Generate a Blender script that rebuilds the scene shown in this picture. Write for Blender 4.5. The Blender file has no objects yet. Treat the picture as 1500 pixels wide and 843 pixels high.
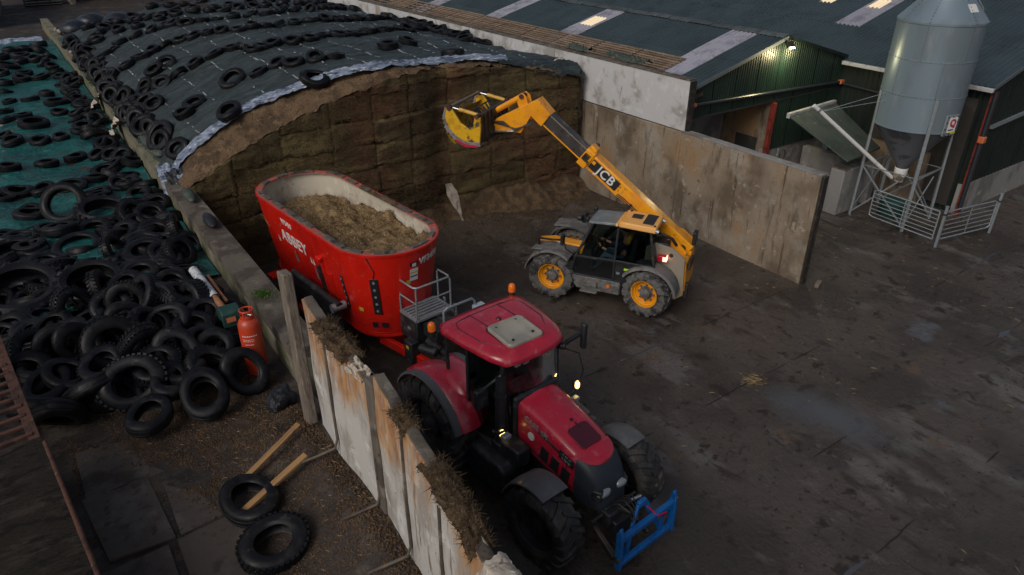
import bpy, bmesh, math, random
import numpy as np
from mathutils import Vector, Matrix, Euler, noise
random.seed(11)
R = math.radians
scene = bpy.context.scene
col = scene.collection

# ------------------------------------------------------------------ camera, light, exposure
cam_d = bpy.data.cameras.new('camera'); cam = bpy.data.objects.new('camera', cam_d); col.objects.link(cam)
cam.location = (0, 0, 9.3); cam.rotation_euler = (R(90-28.6), 0, R(-34.8))
cam_d.sensor_width = 36; cam_d.lens = 36*1040/1500; cam_d.clip_end = 2000; cam_d.clip_start = .1
scene.camera = cam
world = bpy.data.worlds.new('World'); scene.world = world; world.use_nodes = True
wn = world.node_tree.nodes; wl = world.node_tree.links
bg = wn['Background']
sky = wn.new('ShaderNodeTexSky'); sky.sky_type = 'NISHITA'; sky.sun_disc = False
SUN_EL, SUN_AZ = 38.0, 248.0          # compass azimuth, clockwise from +Y: soft light from the left and a little in front
sky.sun_elevation = R(SUN_EL); sky.sun_rotation = R(SUN_AZ)
sky.dust_density = 4.0; sky.air_density = 1.0; sky.ozone_density = 1.0
hs = wn.new('ShaderNodeHueSaturation'); hs.inputs['Saturation'].default_value = .72   # cloud cover greys the sky
wl.new(sky.outputs[0], hs.inputs['Color']); wl.new(hs.outputs[0], bg.inputs['Color'])
bg.inputs['Strength'].default_value = 0.06
sun_d = bpy.data.lights.new('sun', 'SUN'); sun = bpy.data.objects.new('sun', sun_d); col.objects.link(sun)
sun_d.energy = 1.05; sun_d.angle = R(35); sun_d.color = (1, .95, .89)
sd = Vector((math.sin(R(SUN_AZ))*math.cos(R(SUN_EL)), math.cos(R(SUN_AZ))*math.cos(R(SUN_EL)), math.sin(R(SUN_EL))))
sun.rotation_euler = sd.to_track_quat('Z', 'Y').to_euler(); sun.location = (0, 0, 40)
scene.view_settings.view_transform = 'Standard'; scene.view_settings.look = 'None'
scene.view_settings.exposure = 0.06; scene.view_settings.gamma = 1
scene.view_settings.use_curve_mapping = False
scene.cycles.max_bounces = 6; scene.cycles.transparent_max_bounces = 8

# ------------------------------------------------------------------ materials
def M(name, base, rough=.6, metal=0.0, mixes=(), bump=None, rvar=None, world_co=False, spec=None, rand=0.0, emit=None, emit_s=0, disp=None):
    """mixes: (colour, noise scale, lo, hi[, vector stretch]) laid over the base one after another."""
    m = bpy.data.materials.new(name); m.use_nodes = True
    nt = m.node_tree; N = nt.nodes; L = nt.links; b = N['Principled BSDF']
    b.inputs['Roughness'].default_value = rough; b.inputs['Metallic'].default_value = metal
    if spec is not None: b.inputs['Specular IOR Level'].default_value = spec
    if world_co: co = N.new('ShaderNodeNewGeometry').outputs['Position']
    else: co = N.new('ShaderNodeTexCoord').outputs['Object']
    oi = N.new('ShaderNodeObjectInfo')
    off = N.new('ShaderNodeVectorMath'); off.operation = 'ADD'
    sc = N.new('ShaderNodeVectorMath'); sc.operation = 'SCALE'; sc.inputs['Scale'].default_value = 0.0 if world_co else 37.0
    cmb = N.new('ShaderNodeCombineXYZ')
    for i in range(3): L.new(oi.outputs['Random'], cmb.inputs[i])
    L.new(cmb.outputs[0], sc.inputs[0]); L.new(co, off.inputs[0]); L.new(sc.outputs[0], off.inputs[1])
    co = off.outputs[0]
    def nz(scale, stretch=None, detail=4, roughn=.6):
        n = N.new('ShaderNodeTexNoise'); n.inputs['Scale'].default_value = scale; n.inputs['Detail'].default_value = detail
        n.inputs['Roughness'].default_value = roughn
        v = co
        if stretch:
            mp = N.new('ShaderNodeVectorMath'); mp.operation = 'MULTIPLY'; mp.inputs[1].default_value = stretch
            L.new(co, mp.inputs[0]); v = mp.outputs[0]
        L.new(v, n.inputs['Vector']); return n.outputs['Fac']
    cur = None
    for k, mx in enumerate(mixes):
        c2, s, lo, hi = mx[:4]; st = mx[4] if len(mx) > 4 else None
        mr = N.new('ShaderNodeMapRange'); mr.inputs['From Min'].default_value = lo; mr.inputs['From Max'].default_value = hi
        mr.interpolation_type = 'SMOOTHSTEP'
        L.new(nz(s, st), mr.inputs['Value'])
        mi = N.new('ShaderNodeMix'); mi.data_type = 'RGBA'
        L.new(mr.outputs[0], mi.inputs['Factor'])
        if cur is None: mi.inputs['A'].default_value = (*base, 1)
        else: L.new(cur, mi.inputs['A'])
        mi.inputs['B'].default_value = (*c2, 1); cur = mi.outputs['Result']
    if rand:
        hv = N.new('ShaderNodeHueSaturation')
        mr = N.new('ShaderNodeMapRange'); mr.inputs['To Min'].default_value = 1-rand; mr.inputs['To Max'].default_value = 1+rand
        L.new(oi.outputs['Random'], mr.inputs['Value']); L.new(mr.outputs[0], hv.inputs['Value'])
        if cur is None: hv.inputs['Color'].default_value = (*base, 1)
        else: L.new(cur, hv.inputs['Color'])
        cur = hv.outputs[0]
    if cur is None: b.inputs['Base Color'].default_value = (*base, 1)
    else: L.new(cur, b.inputs['Base Color'])
    if rvar:
        s, lo, hi = rvar[:3]
        mr = N.new('ShaderNodeMapRange'); mr.inputs['From Min'].default_value = .35; mr.inputs['From Max'].default_value = .65
        mr.inputs['To Min'].default_value = lo; mr.inputs['To Max'].default_value = hi
        L.new(nz(s, rvar[3] if len(rvar) > 3 else None), mr.inputs['Value']); L.new(mr.outputs[0], b.inputs['Roughness'])
    if bump:
        s, st, di = bump[:3]
        bp = N.new('ShaderNodeBump'); bp.inputs['Strength'].default_value = st; bp.inputs['Distance'].default_value = di
        L.new(nz(s, bump[3] if len(bump) > 3 else None, 6, .65), bp.inputs['Height']); L.new(bp.outputs[0], b.inputs['Normal'])
    if emit:
        b.inputs['Emission Color'].default_value = (*emit, 1); b.inputs['Emission Strength'].default_value = emit_s
    return m

def panel_mat(name):
    m = M(name, (.50,.485,.46), .8, mixes=[((.34,.315,.285), 1.7, .47, .6, (1,1,.45)), ((.62,.61,.59), 3.0, .54, .66), ((.20,.165,.13), 3.2, .58, .68, (1,2.2,.3)), ((.14,.115,.09), 16, .62, .72)], bump=(14, .5, .015), world_co=True)
    nt = m.node_tree; N = nt.nodes; L = nt.links; b = N['Principled BSDF']
    src = b.inputs['Base Color'].links[0].from_socket
    pos = N.new('ShaderNodeNewGeometry').outputs['Position']
    def nz(scale, st):
        v = N.new('ShaderNodeVectorMath'); v.operation = 'MULTIPLY'; v.inputs[1].default_value = st; L.new(pos, v.inputs[0])
        n = N.new('ShaderNodeTexNoise'); n.inputs['Scale'].default_value = scale; n.inputs['Detail'].default_value = 6; n.inputs['Roughness'].default_value = .62
        L.new(v.outputs[0], n.inputs['Vector']); return n.outputs['Fac']
    sx = N.new('ShaderNodeSeparateXYZ'); L.new(pos, sx.inputs[0])
    a = N.new('ShaderNodeMath'); a.operation = 'MULTIPLY_ADD'; L.new(nz(1.15, (1,1,.35)), a.inputs[0]); a.inputs[1].default_value = 3.6; L.new(sx.outputs['Z'], a.inputs[2])
    r = N.new('ShaderNodeMapRange'); r.interpolation_type = 'SMOOTHSTEP'; r.inputs['From Min'].default_value = 5.28; r.inputs['From Max'].default_value = 5.95; L.new(a.outputs[0], r.inputs['Value'])
    c = N.new('ShaderNodeMix'); c.data_type = 'RGBA'; c.inputs['A'].default_value = (.50,.27,.115,1); c.inputs['B'].default_value = (.30,.135,.055,1)
    rr = N.new('ShaderNodeMapRange'); rr.inputs['From Min'].default_value = .42; rr.inputs['From Max'].default_value = .62; L.new(nz(5, (1,1,.4)), rr.inputs['Value']); L.new(rr.outputs[0], c.inputs['Factor'])
    k = N.new('ShaderNodeMath'); k.operation = 'MULTIPLY'; L.new(r.outputs[0], k.inputs[0])
    r2 = N.new('ShaderNodeMapRange'); r2.inputs['From Min'].default_value = .66; r2.inputs['From Max'].default_value = .50; r2.inputs['To Min'].default_value = .25; r2.inputs['To Max'].default_value = .95; L.new(nz(7, (1,1.6,.35)), r2.inputs['Value']); L.new(r2.outputs[0], k.inputs[1])
    mx = N.new('ShaderNodeMix'); mx.data_type = 'RGBA'; L.new(k.outputs[0], mx.inputs['Factor']); L.new(src, mx.inputs['A']); L.new(c.outputs['Result'], mx.inputs['B'])
    L.new(mx.outputs['Result'], b.inputs['Base Color']); return m

def glass_mat(name, tint, gloss=.16):
    m = bpy.data.materials.new(name); m.use_nodes = True
    nt = m.node_tree; N = nt.nodes; L = nt.links
    N.remove(N['Principled BSDF']); out = N['Material Output']
    t = N.new('ShaderNodeBsdfTransparent'); t.inputs[0].default_value = (*tint, 1)
    g = N.new('ShaderNodeBsdfGlossy'); g.inputs['Roughness'].default_value = .04; g.inputs['Color'].default_value = (.9, .95, 1, 1)
    lw = N.new('ShaderNodeFresnel'); lw.inputs['IOR'].default_value = 1.22
    ad = N.new('ShaderNodeMath'); ad.operation = 'ADD'; ad.inputs[1].default_value = gloss*.3
    mx = N.new('ShaderNodeMixShader'); L.new(lw.outputs[0], ad.inputs[0]); L.new(ad.outputs[0], mx.inputs[0])
    L.new(t.outputs[0], mx.inputs[1]); L.new(g.outputs[0], mx.inputs[2]); L.new(mx.outputs[0], out.inputs[0])
    return m

MAT = {}
MAT['yard'] = M('yard_concrete', (.082,.067,.057), .55, mixes=[((.050,.040,.034), .30, .44, .60), ((.125,.112,.105), .8, .55, .68, (1,.45,1)), ((.030,.022,.016), 1.9, .58, .66), ((.115,.078,.05), 1.1, .63, .72), ((.105,.11,.12), .5, .62, .74), ((.115,.13,.16), 3.2, .70, .75, (.7,1.6,1)), ((.045,.035,.028), 1.5, .56, .68, (1.9,.55,1)), ((.105,.093,.084), 1.9, .60, .72, (1.7,.6,1)), ((.032,.025,.019), 6, .60, .68), ((.14,.125,.11), 22, .68, .75), ((.022,.016,.012), 13, .67, .73)],
                 bump=(7, .42, .04), rvar=(.42, .20, .56), world_co=True)
def wet_sheen_patch(m, c, ang, sx, sy):
    # shallow rain film in a dip; its bluish sheen is mixed into the colour
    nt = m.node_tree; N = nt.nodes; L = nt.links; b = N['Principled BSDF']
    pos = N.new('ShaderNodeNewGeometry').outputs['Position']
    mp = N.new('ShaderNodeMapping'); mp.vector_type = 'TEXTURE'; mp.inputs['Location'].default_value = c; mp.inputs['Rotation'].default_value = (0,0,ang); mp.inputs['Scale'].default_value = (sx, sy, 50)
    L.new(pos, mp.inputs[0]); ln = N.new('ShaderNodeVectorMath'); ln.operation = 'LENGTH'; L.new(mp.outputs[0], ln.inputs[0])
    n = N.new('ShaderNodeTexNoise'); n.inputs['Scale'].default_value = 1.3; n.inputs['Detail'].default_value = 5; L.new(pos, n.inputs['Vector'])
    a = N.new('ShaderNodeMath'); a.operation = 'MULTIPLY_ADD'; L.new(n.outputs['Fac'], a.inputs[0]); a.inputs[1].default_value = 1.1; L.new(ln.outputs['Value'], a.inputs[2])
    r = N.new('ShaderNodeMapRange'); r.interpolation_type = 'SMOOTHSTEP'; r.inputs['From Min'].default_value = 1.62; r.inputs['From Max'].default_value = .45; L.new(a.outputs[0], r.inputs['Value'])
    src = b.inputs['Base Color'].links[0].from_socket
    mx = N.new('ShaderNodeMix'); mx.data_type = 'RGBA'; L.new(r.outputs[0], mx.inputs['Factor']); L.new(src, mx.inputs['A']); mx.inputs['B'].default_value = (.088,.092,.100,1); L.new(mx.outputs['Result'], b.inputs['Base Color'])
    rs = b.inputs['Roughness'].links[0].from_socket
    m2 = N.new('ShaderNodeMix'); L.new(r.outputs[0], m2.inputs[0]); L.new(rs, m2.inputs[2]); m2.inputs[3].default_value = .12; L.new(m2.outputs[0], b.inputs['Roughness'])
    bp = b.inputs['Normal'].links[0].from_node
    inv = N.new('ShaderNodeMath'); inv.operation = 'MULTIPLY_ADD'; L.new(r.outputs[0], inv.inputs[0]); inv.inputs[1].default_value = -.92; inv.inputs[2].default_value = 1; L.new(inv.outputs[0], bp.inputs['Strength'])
wet_sheen_patch(MAT['yard'], (11.95, 5.85, 0), R(-68), 1.9, .85)
MAT['upper'] = M('upper_mud', (.036,.027,.023), .7, mixes=[((.080,.068,.058), .8, .53, .62), ((.018,.013,.011), 1.4, .50, .62), ((.060,.042,.034), 2.6, .56, .64), ((.095,.062,.03), 6, .60, .70), ((.022,.015,.011), 11, .57, .66)],
                 bump=(9, .7, .05), rvar=(1.2, .5, .85), world_co=True)
MAT['slab'] = M('worn_slab', (.075,.061,.052), .75, mixes=[((.11,.094,.08), 1.6, .52, .64), ((.042,.031,.025), 1.9, .54, .66), ((.05,.034,.022), 7, .56, .68)], bump=(10, .6, .03), world_co=True)
MAT['straw_dirt'] = M('straw_dirt', (.105,.060,.029), .9, mixes=[((.055,.032,.016), 3, .45, .6), ((.17,.11,.052), 26, .55, .7)], bump=(30, .8, .03), world_co=True)
MAT['conc_wall'] = M('concrete_stained', (.265,.215,.160), .8, mixes=[((.12,.088,.060), .55, .42, .64, (1,1,.8)), ((.31,.275,.225), .8, .50, .68), ((.29,.175,.085), .6, .52, .68, (1,1,.7)), ((.075,.052,.036), .75, .56, .70, (1,1.3,.5)), ((.09,.062,.043), 2.4, .58, .70, (1,2.4,.22)), ((.36,.32,.26), 4, .60, .72), ((.055,.04,.03), 3.2, .66, .73), ((.16,.12,.085), 16, .58, .70)],
                     bump=(9, .5, .03), world_co=True)
MAT['conc_white'] = M('concrete_whitewashed', (.52,.52,.525), .75, mixes=[((.33,.315,.30), 1.3, .5, .64), ((.58,.585,.60), 2.2, .54, .66), ((.34,.26,.19), 1.1, .62, .72, (1,1,.5)), ((.22,.19,.165), 3.2, .64, .74, (1,1.5,.35)), ((.15,.13,.12), 14, .7, .78)],
                      bump=(12, .3, .015), world_co=True)
MAT['conc_old'] = M('concrete_mossy', (.17,.155,.105), .85, mixes=[((.105,.11,.058), 1.6, .48, .6, (1,1,.5)), ((.26,.245,.20), 2.4, .55, .68), ((.085,.07,.05), 3, .6, .7, (1,1,.3))], bump=(14, .5, .02), world_co=True)
MAT['conc_top'] = M('concrete_dirty_top', (.125,.105,.085), .88, mixes=[((.07,.055,.043), 2, .45, .6), ((.18,.16,.135), 3, .56, .68), ((.05,.038,.03), 11, .6, .7)], bump=(16, .6, .02), world_co=True)
MAT['conc_grey'] = M('concrete_grey', (.23,.225,.22), .85, mixes=[((.14,.135,.13), 1.2, .45, .6, (1,1,.5)), ((.29,.285,.275), 3, .55, .7)], bump=(12, .4, .015), world_co=True)
MAT['panel_plain'] = M('panel_limewashed', (.50,.485,.46), .8, mixes=[((.36,.335,.305), 1.7, .47, .6, (1,1,.45)), ((.60,.59,.57), 3.0, .54, .66), ((.26,.22,.18), 5, .60, .70, (1,2,.35)), ((.17,.14,.115), 16, .64, .75)], bump=(14, .5, .015), world_co=True)
MAT['panel'] = panel_mat('panel_stained')
MAT['panel_rust'] = M('panel_orange_stain', (.46,.265,.135), .82, mixes=[((.52,.38,.26), 2.6, .5, .62, (1,1,.4)), ((.34,.165,.075), 3.5, .52, .66), ((.52,.48,.43), 4, .6, .68, (1,2,.5)), ((.16,.10,.065), 12, .64, .74)], bump=(14, .5, .015), world_co=True)
MAT['timber_grey'] = M('weathered_timber', (.20,.165,.13), .85, mixes=[((.12,.095,.075), 6, .45, .6, (4,4,.4)), ((.26,.22,.18), 9, .55, .7, (4,4,.4))], bump=(22, .5, .01, (4,4,.4)))
MAT['timber_new'] = M('fresh_timber', (.33,.19,.08), .7, mixes=[((.22,.12,.05), 5, .5, .65, (.4,6,6)), ((.2,.12,.06), 8, .63, .72)], bump=(16, .3, .006, (.4,5,5)))
MAT['slat'] = M('weathered_slat', (.235,.165,.11), .8, mixes=[((.15,.10,.068), 3, .45, .62, (4,.6,4)), ((.30,.225,.16), 5, .55, .68, (4,.6,4))], rand=.22)
MAT['silage'] = M('silage_face', (.142,.106,.042), .95, mixes=[((.085,.058,.026), .7, .42, .62, (.8,1,1.2)), ((.185,.142,.058), .8, .54, .68, (.6,1,1.8)), ((.150,.072,.034), .30, .50, .60), ((.230,.165,.075), .55, .62, .67, (.14,1,3.2)), ((.035,.023,.011), 2.6, .60, .70, (.5,1,2.2)), ((.20,.15,.075), 42, .55, .72), ((.022,.015,.009), 15, .60, .70, (.7,1,1.5))],
                  bump=(24, 1.0, .08, (.7,1,1.6)), world_co=True, rand=.2)
MAT['silage_dark'] = M('silage_dark', (.028,.02,.012), .95, mixes=[((.05,.033,.018), 8, .5, .65)], bump=(20, 1, .06), world_co=True)
MAT['silage_loose'] = M('silage_loose', (.13,.082,.042), .95, mixes=[((.07,.042,.02), 4, .42, .58), ((.20,.14,.075), 30, .55, .68), ((.045,.028,.015), 13, .6, .7)], bump=(32, 1.0, .05), world_co=True)
MAT['silage_top'] = M('silage_shoulder', (.17,.105,.056), .95, mixes=[((.085,.050,.027), 1.4, .44, .60), ((.22,.145,.08), 4, .53, .66), ((.055,.034,.018), 9, .58, .68), ((.26,.19,.105), 36, .57, .70)], bump=(16, 1.0, .10), world_co=True)
MAT['feed'] = M('mixed_feed', (.30,.20,.095), .95, mixes=[((.17,.105,.048), 4, .42, .58), ((.44,.32,.17), 26, .52, .66), ((.085,.052,.025), 12, .6, .7)], bump=(30, 1.0, .05))
MAT['cover'] = M('green_cover', (.034,.050,.053), .55, mixes=[((.020,.030,.032), 1.1, .45, .6, (.4,1.3,1)), ((.052,.072,.074), 2.1, .55, .66, (.3,1.8,1)), ((.095,.115,.115), 5, .64, .72, (.22,2.6,1)), ((.012,.018,.020), 3.4, .63, .70, (.25,2.2,1))], bump=(3.0, 1.0, .16, (.35,1.9,1)), rvar=(2, .36, .62), world_co=True)
MAT['net'] = M('net_white', (.42,.45,.44), .7)
MAT['teal'] = M('teal_cover', (.004,.108,.104), .42, mixes=[((.004,.065,.066), 1.3, .45, .6), ((.014,.15,.135), 3.2, .54, .66, (.5,1.4,1)), ((.05,.055,.045), 2.1, .62, .70, (.5,1.4,1)), ((.42,.33,.31), 1.0, .675, .70, (.8,.8,1))], bump=(4.5, 1.0, .16), rvar=(3, .28, .5), world_co=True)
MAT['plastic'] = M('pale_plastic', (.27,.33,.45), .3, mixes=[((.09,.12,.19), 3.4, .50, .62, (.28,2.2,2.8)), ((.55,.61,.72), 5, .54, .64, (.22,2.4,3.0)), ((.03,.04,.06), 2.2, .61, .70, (.35,2,2.4))], bump=(7, 1.0, .07, (.3,2,2.5)), world_co=True)
MAT['plastic_white'] = M('white_plastic', (.46,.40,.33), .45, mixes=[((.30,.24,.18), 4, .5, .65), ((.56,.52,.46), 7, .55, .68)], bump=(9, .25, .02), world_co=True)
MAT['black_plastic'] = M('black_plastic', (.014,.016,.022), .35, mixes=[((.03,.034,.045), 5, .5, .65)], bump=(9, 1, .05))
MAT['bale'] = M('bale_wrap', (.014,.018,.026), .3, bump=(4, .6, .05), mixes=[((.028,.035,.048), 3, .5, .65)])
MAT['tyre'] = M('tyre_rubber', (.0065,.007,.0095), .5, mixes=[((.013,.0135,.016), 5, .48, .64), ((.042,.037,.032), 6, .60, .74), ((.22,.22,.22), 60, .755, .78)], bump=(18, .3, .012), rvar=(5, .34, .62), rand=.35, spec=.22)
MAT['vtyre'] = M('vehicle_tyre', (.026,.026,.028), .6, mixes=[((.062,.056,.05), 3, .46, .6), ((.012,.012,.013), 8, .6, .7)], bump=(22, .3, .01))
MAT['vtyre_mud'] = M('muddy_tyre', (.115,.11,.105), .85, mixes=[((.032,.032,.033), 3.5, .46, .58), ((.17,.165,.155), 9, .56, .68)], bump=(20, .4, .012))
MAT['roof'] = M('roof_sheet', (.042,.064,.074), .45, mixes=[((.033,.050,.057), .8, .42, .66), ((.032,.038,.036), 1.6, .62, .76, (.5,1.5,1))], rand=.10, world_co=True)
MAT['ridge'] = M('ridge_cap', (.085,.10,.105), .6, mixes=[((.055,.065,.068), 4, .5, .62)], rand=.25)
MAT['rooflight'] = M('rooflight_sheet', (.33,.33,.39), .4, mixes=[((.22,.22,.27), 2, .45, .65)], rand=.1)
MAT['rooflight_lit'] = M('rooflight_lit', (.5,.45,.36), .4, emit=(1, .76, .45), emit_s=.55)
MAT['clad'] = M('green_cladding', (.009,.025,.018), .42, mixes=[((.008,.020,.015), 1.5, .48, .62, (1,1,.3)), ((.016,.036,.027), 5, .6, .72, (1,1,.2))], world_co=True)
MAT['clad_dark'] = M('dark_cladding', (.008,.015,.0125), .5, mixes=[((.006,.010,.009), 1.5, .48, .62, (1,1,.3))], world_co=True)
MAT['barge'] = M('barge_flashing', (.11,.13,.14), .5)
MAT['gutter'] = M('gutter_grey', (.42,.43,.43), .55, mixes=[((.28,.28,.27), 3, .5, .65)])
MAT['black_pipe'] = M('black_pipe', (.02,.025,.032), .35)
MAT['orange_cap'] = M('orange_fitting', (.50,.13,.045), .6, mixes=[((.40,.2,.14), 8, .55, .7)])
MAT['red_steel'] = M('red_oxide_steel', (.20,.028,.018), .6, mixes=[((.10,.02,.013), 4, .5, .62), ((.25,.06,.03), 9, .6, .7)])
MAT['galv'] = M('galvanised', (.33,.37,.40), .42, .55, mixes=[((.30,.33,.35), 6, .48, .6), ((.50,.53,.55), 14, .58, .68)], rvar=(6, .35, .6))
MAT['silo'] = M('silo_grey', (.195,.26,.31), .34, .25, mixes=[((.18,.225,.26), 1.1, .45, .62, (1,1,.35)), ((.235,.28,.31), 3, .56, .7, (1,1,.25)), ((.16,.20,.225), 2.2, .64, .78, (2.5,2.5,.14))])
MAT['silo_cone'] = M('silo_hopper', (.125,.13,.148), .5, .25, mixes=[((.06,.065,.075), 2, .5, .62)])
MAT['white'] = M('white_paint', (.68,.68,.67), .5, mixes=[((.5,.5,.49), 8, .58, .7)])
MAT['red_sign'] = M('sign_red', (.42,.012,.05), .5)
MAT['yellow_sign'] = M('sign_yellow', (.55,.42,.03), .5)
MAT['lime_sign'] = M('sign_lime', (.5,.75,.04), .5)
MAT['dark_print'] = M('dark_print', (.015,.016,.02), .5)
MAT['tr_red'] = M('tractor_red', (.46,.014,.040), .36, mixes=[((.38,.012,.032), 1.6, .45, .62), ((.46,.11,.13), 5, .56, .74), ((.55,.38,.36), 34, .695, .72)], rvar=(4, .24, .5), bump=(3,.03,.02))
MAT['tr_red_dark'] = M('tractor_red_panel', (.075,.012,.022), .4)
MAT['tr_grey'] = M('fender_grey', (.095,.10,.108), .55, mixes=[((.13,.13,.13), 4, .52, .66), ((.3,.3,.3), 30, .74, .77)])
MAT['tr_black'] = M('tractor_black', (.016,.018,.022), .5, mixes=[((.05,.048,.045), 5, .54, .68), ((.10,.10,.10), 30, .68, .76)], rvar=(5, .35, .7))
MAT['nose'] = M('nose_mesh', (.020,.026,.036), .5, mixes=[((.032,.04,.052), 3, .5, .65)], bump=(120, .4, .004))
MAT['hatch'] = M('roof_hatch', (.34,.315,.265), .35, mixes=[((.25,.24,.21), 2, .45, .62)])
MAT['lamp_glass'] = M('lamp_glass', (.34,.37,.40), .15, .4, bump=(30, .5, .01))
MAT['amber'] = M('amber_lens', (.72,.14,.012), .3, emit=(1, .25, .02), emit_s=.06)
MAT['amber_lit'] = M('amber_lit', (.9,.55,.2), .4, emit=(1, .60, .20), emit_s=4.0)
MAT['blue'] = M('blue_paint', (.006,.115,.38), .42, mixes=[((.006,.08,.29), 4, .48, .62), ((.10,.11,.13), 10, .62, .72)])
MAT['mx_red'] = M('mixer_red', (.64,.014,.006), .34, mixes=[((.52,.010,.006), 1.1, .46, .62, (1,1,.5)), ((.44,.06,.04), 6, .60, .74), ((.22,.075,.05), 9, .66, .74, (1,1,.5)), ((.60,.20,.16), 26, .70, .74)], rvar=(3, .25, .42))
MAT['mx_red_worn'] = M('mixer_rim_worn', (.42,.095,.07), .6, mixes=[((.22,.15,.12), 7, .48, .6), ((.50,.26,.22), 14, .58, .7)])
MAT['mx_lining'] = M('mixer_lining', (.50,.45,.36), .55, mixes=[((.36,.29,.24), 1.2, .46, .62), ((.58,.54,.46), 3, .54, .66), ((.22,.165,.13), 7, .63, .74)], bump=(10, .2, .01))
MAT['wear_plate'] = M('worn_plate', (.10,.088,.078), .7, mixes=[((.18,.155,.13), 9, .5, .62), ((.06,.045,.036), 16, .58, .7)], bump=(20, .5, .01))
MAT['jcb'] = M('loader_yellow', (.88,.36,.010), .34, mixes=[((.78,.29,.012), 2, .46, .62), ((.48,.21,.04), 5, .60, .70), ((.10,.06,.03), 9, .66, .72), ((.07,.045,.025), 2.5, .66, .72, (1,3,3))], rvar=(4, .26, .5))
MAT['jcb_clean'] = M('loader_yellow_roof', (.86,.44,.13), .5, mixes=[((.78,.37,.08), 3, .5, .65)])
MAT['jcb_dirty'] = M('loader_yellow_dirty', (.27,.235,.185), .8, mixes=[((.50,.25,.06), 2.5, .56, .66), ((.24,.215,.19), 5, .52, .66), ((.10,.085,.07), 11, .64, .74)])
MAT['dirt_grey'] = M('mud_splashed_plastic', (.15,.145,.14), .85, mixes=[((.095,.09,.087), 4, .46, .6), ((.21,.205,.195), 10, .54, .68), ((.05,.048,.046), 16, .62, .72)], bump=(16, .3, .01))
MAT['boom_in'] = M('boom_inner_greased', (.045,.042,.042), .4, mixes=[((.12,.105,.085), 3, .52, .66), ((.30,.15,.03), 8, .66, .74)], rvar=(5, .25, .6))
MAT['steel_dark'] = M('dark_steel', (.035,.032,.03), .55, .3, mixes=[((.075,.06,.048), 7, .5, .64), ((.10,.055,.03), 14, .62, .72)])
MAT['chrome'] = M('chrome_rod', (.7,.72,.74), .2, .9)
MAT['cyl_yellow'] = M('ram_yellow', (.62,.36,.06), .45, mixes=[((.45,.24,.04), 6, .5, .64), ((.2,.13,.06), 12, .64, .74)])
MAT['bucket_yellow'] = M('bucket_yellow', (.66,.38,.010), .42, mixes=[((.52,.27,.012), 3, .5, .64), ((.07,.05,.035), 2.6, .54, .63), ((.34,.22,.05), 12, .62, .74)])
MAT['bucket_edge'] = M('bucket_worn_edge', (.27,.25,.25), .5, .3, mixes=[((.15,.13,.125), 6, .5, .64)])
MAT['cab_glass'] = glass_mat('cab_glass', (.52,.60,.56))
MAT['cab_glass_dark'] = glass_mat('cab_glass_dark', (.30,.34,.34))
MAT['roof_glass'] = M('roof_glass_dusty', (.14,.165,.175), .28, mixes=[((.22,.225,.22), 3, .48, .66)])
MAT['interior'] = M('cab_interior', (.022,.022,.024), .7)
MAT['skin'] = M('skin', (.50,.27,.19), .6)
MAT['navy'] = M('navy_cloth', (.014,.02,.05), .9)
MAT['hivis'] = M('yellow_cloth', (.62,.40,.03), .85)
MAT['denim'] = M('denim', (.06,.10,.16), .9)
MAT['hair'] = M('hair', (.03,.02,.013), .8)
MAT['tail_lit'] = M('tail_lamp_lit', (.8,.2,.1), .4, emit=(1, .50, .32), emit_s=2.6)
MAT['tail_red'] = M('tail_lens', (.5,.01,.03), .3)
MAT['gas_red'] = M('gas_bottle_red', (.55,.05,.018), .42, mixes=[((.46,.06,.025), 3, .5, .65), ((.58,.14,.07), 8, .6, .72)], rvar=(4,.3,.55))
MAT['copper'] = M('rusty_barrel', (.28,.115,.05), .65, mixes=[((.36,.18,.09), 7, .5, .64), ((.5,.46,.42), 5, .64, .70)])
MAT['scraped'] = M('peeling_white_barrel', (.55,.58,.60), .5, mixes=[((.30,.33,.36), 8, .5, .6), ((.22,.10,.05), 6, .64, .7)])
MAT['scarer_green'] = M('green_casing', (.012,.05,.042), .5, mixes=[((.02,.07,.06), 6, .5, .65)])
MAT['moss'] = M('moss', (.045,.11,.014), .9, mixes=[((.08,.16,.02), 14, .5, .65)])
MAT['rust'] = M('rusty_steel', (.085,.034,.022), .85, mixes=[((.04,.018,.013), 5, .46, .6), ((.15,.075,.052), 11, .58, .7)], bump=(18, .5, .01))
MAT['deck'] = M('mossy_deck', (.024,.019,.015), .85, mixes=[((.046,.037,.030), 1.4, .5, .62, (1,3,1)), ((.010,.008,.007), 2.4, .52, .64, (1,3,1)), ((.020,.022,.012), 5, .58, .7)], bump=(9, 1.0, .05, (1,3,1)), world_co=True, spec=.2)
MAT['dark_hole'] = M('shed_interior', (.03,.027,.025), .9, mixes=[((.05,.045,.04), 2, .5, .65)])
MAT['canopy'] = M('canopy_sheet', (.052,.066,.058), .6, mixes=[((.036,.047,.041), 1.4, .45, .6), ((.11,.125,.11), 5, .6, .72), ((.02,.022,.02), 3.5, .70, .76)], world_co=True)
MAT['green_bag'] = M('green_bag', (.045,.06,.05), .7, mixes=[((.075,.09,.075), 5, .5, .65)])
MAT['crate_mesh'] = M('wire_crate', (.20,.21,.20), .5, .4)
MAT['beige'] = M('beige_panel', (.30,.26,.21), .7, mixes=[((.22,.19,.15), 2, .5, .65)])
MAT['far_red'] = M('far_red', (.25,.02,.025), .5)
MAT['flood'] = M('floodlight_lit', (1,.95,.85), .4, emit=(1, .88, .66), emit_s=14)
MAT['straw'] = M('straw', (.34,.25,.12), .8, rand=.2)
MAT['mudclod'] = M('mud_clod', (.03,.023,.017), .8, mixes=[((.055,.043,.03), 6, .5, .65)], bump=(20,.6,.02))
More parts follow.
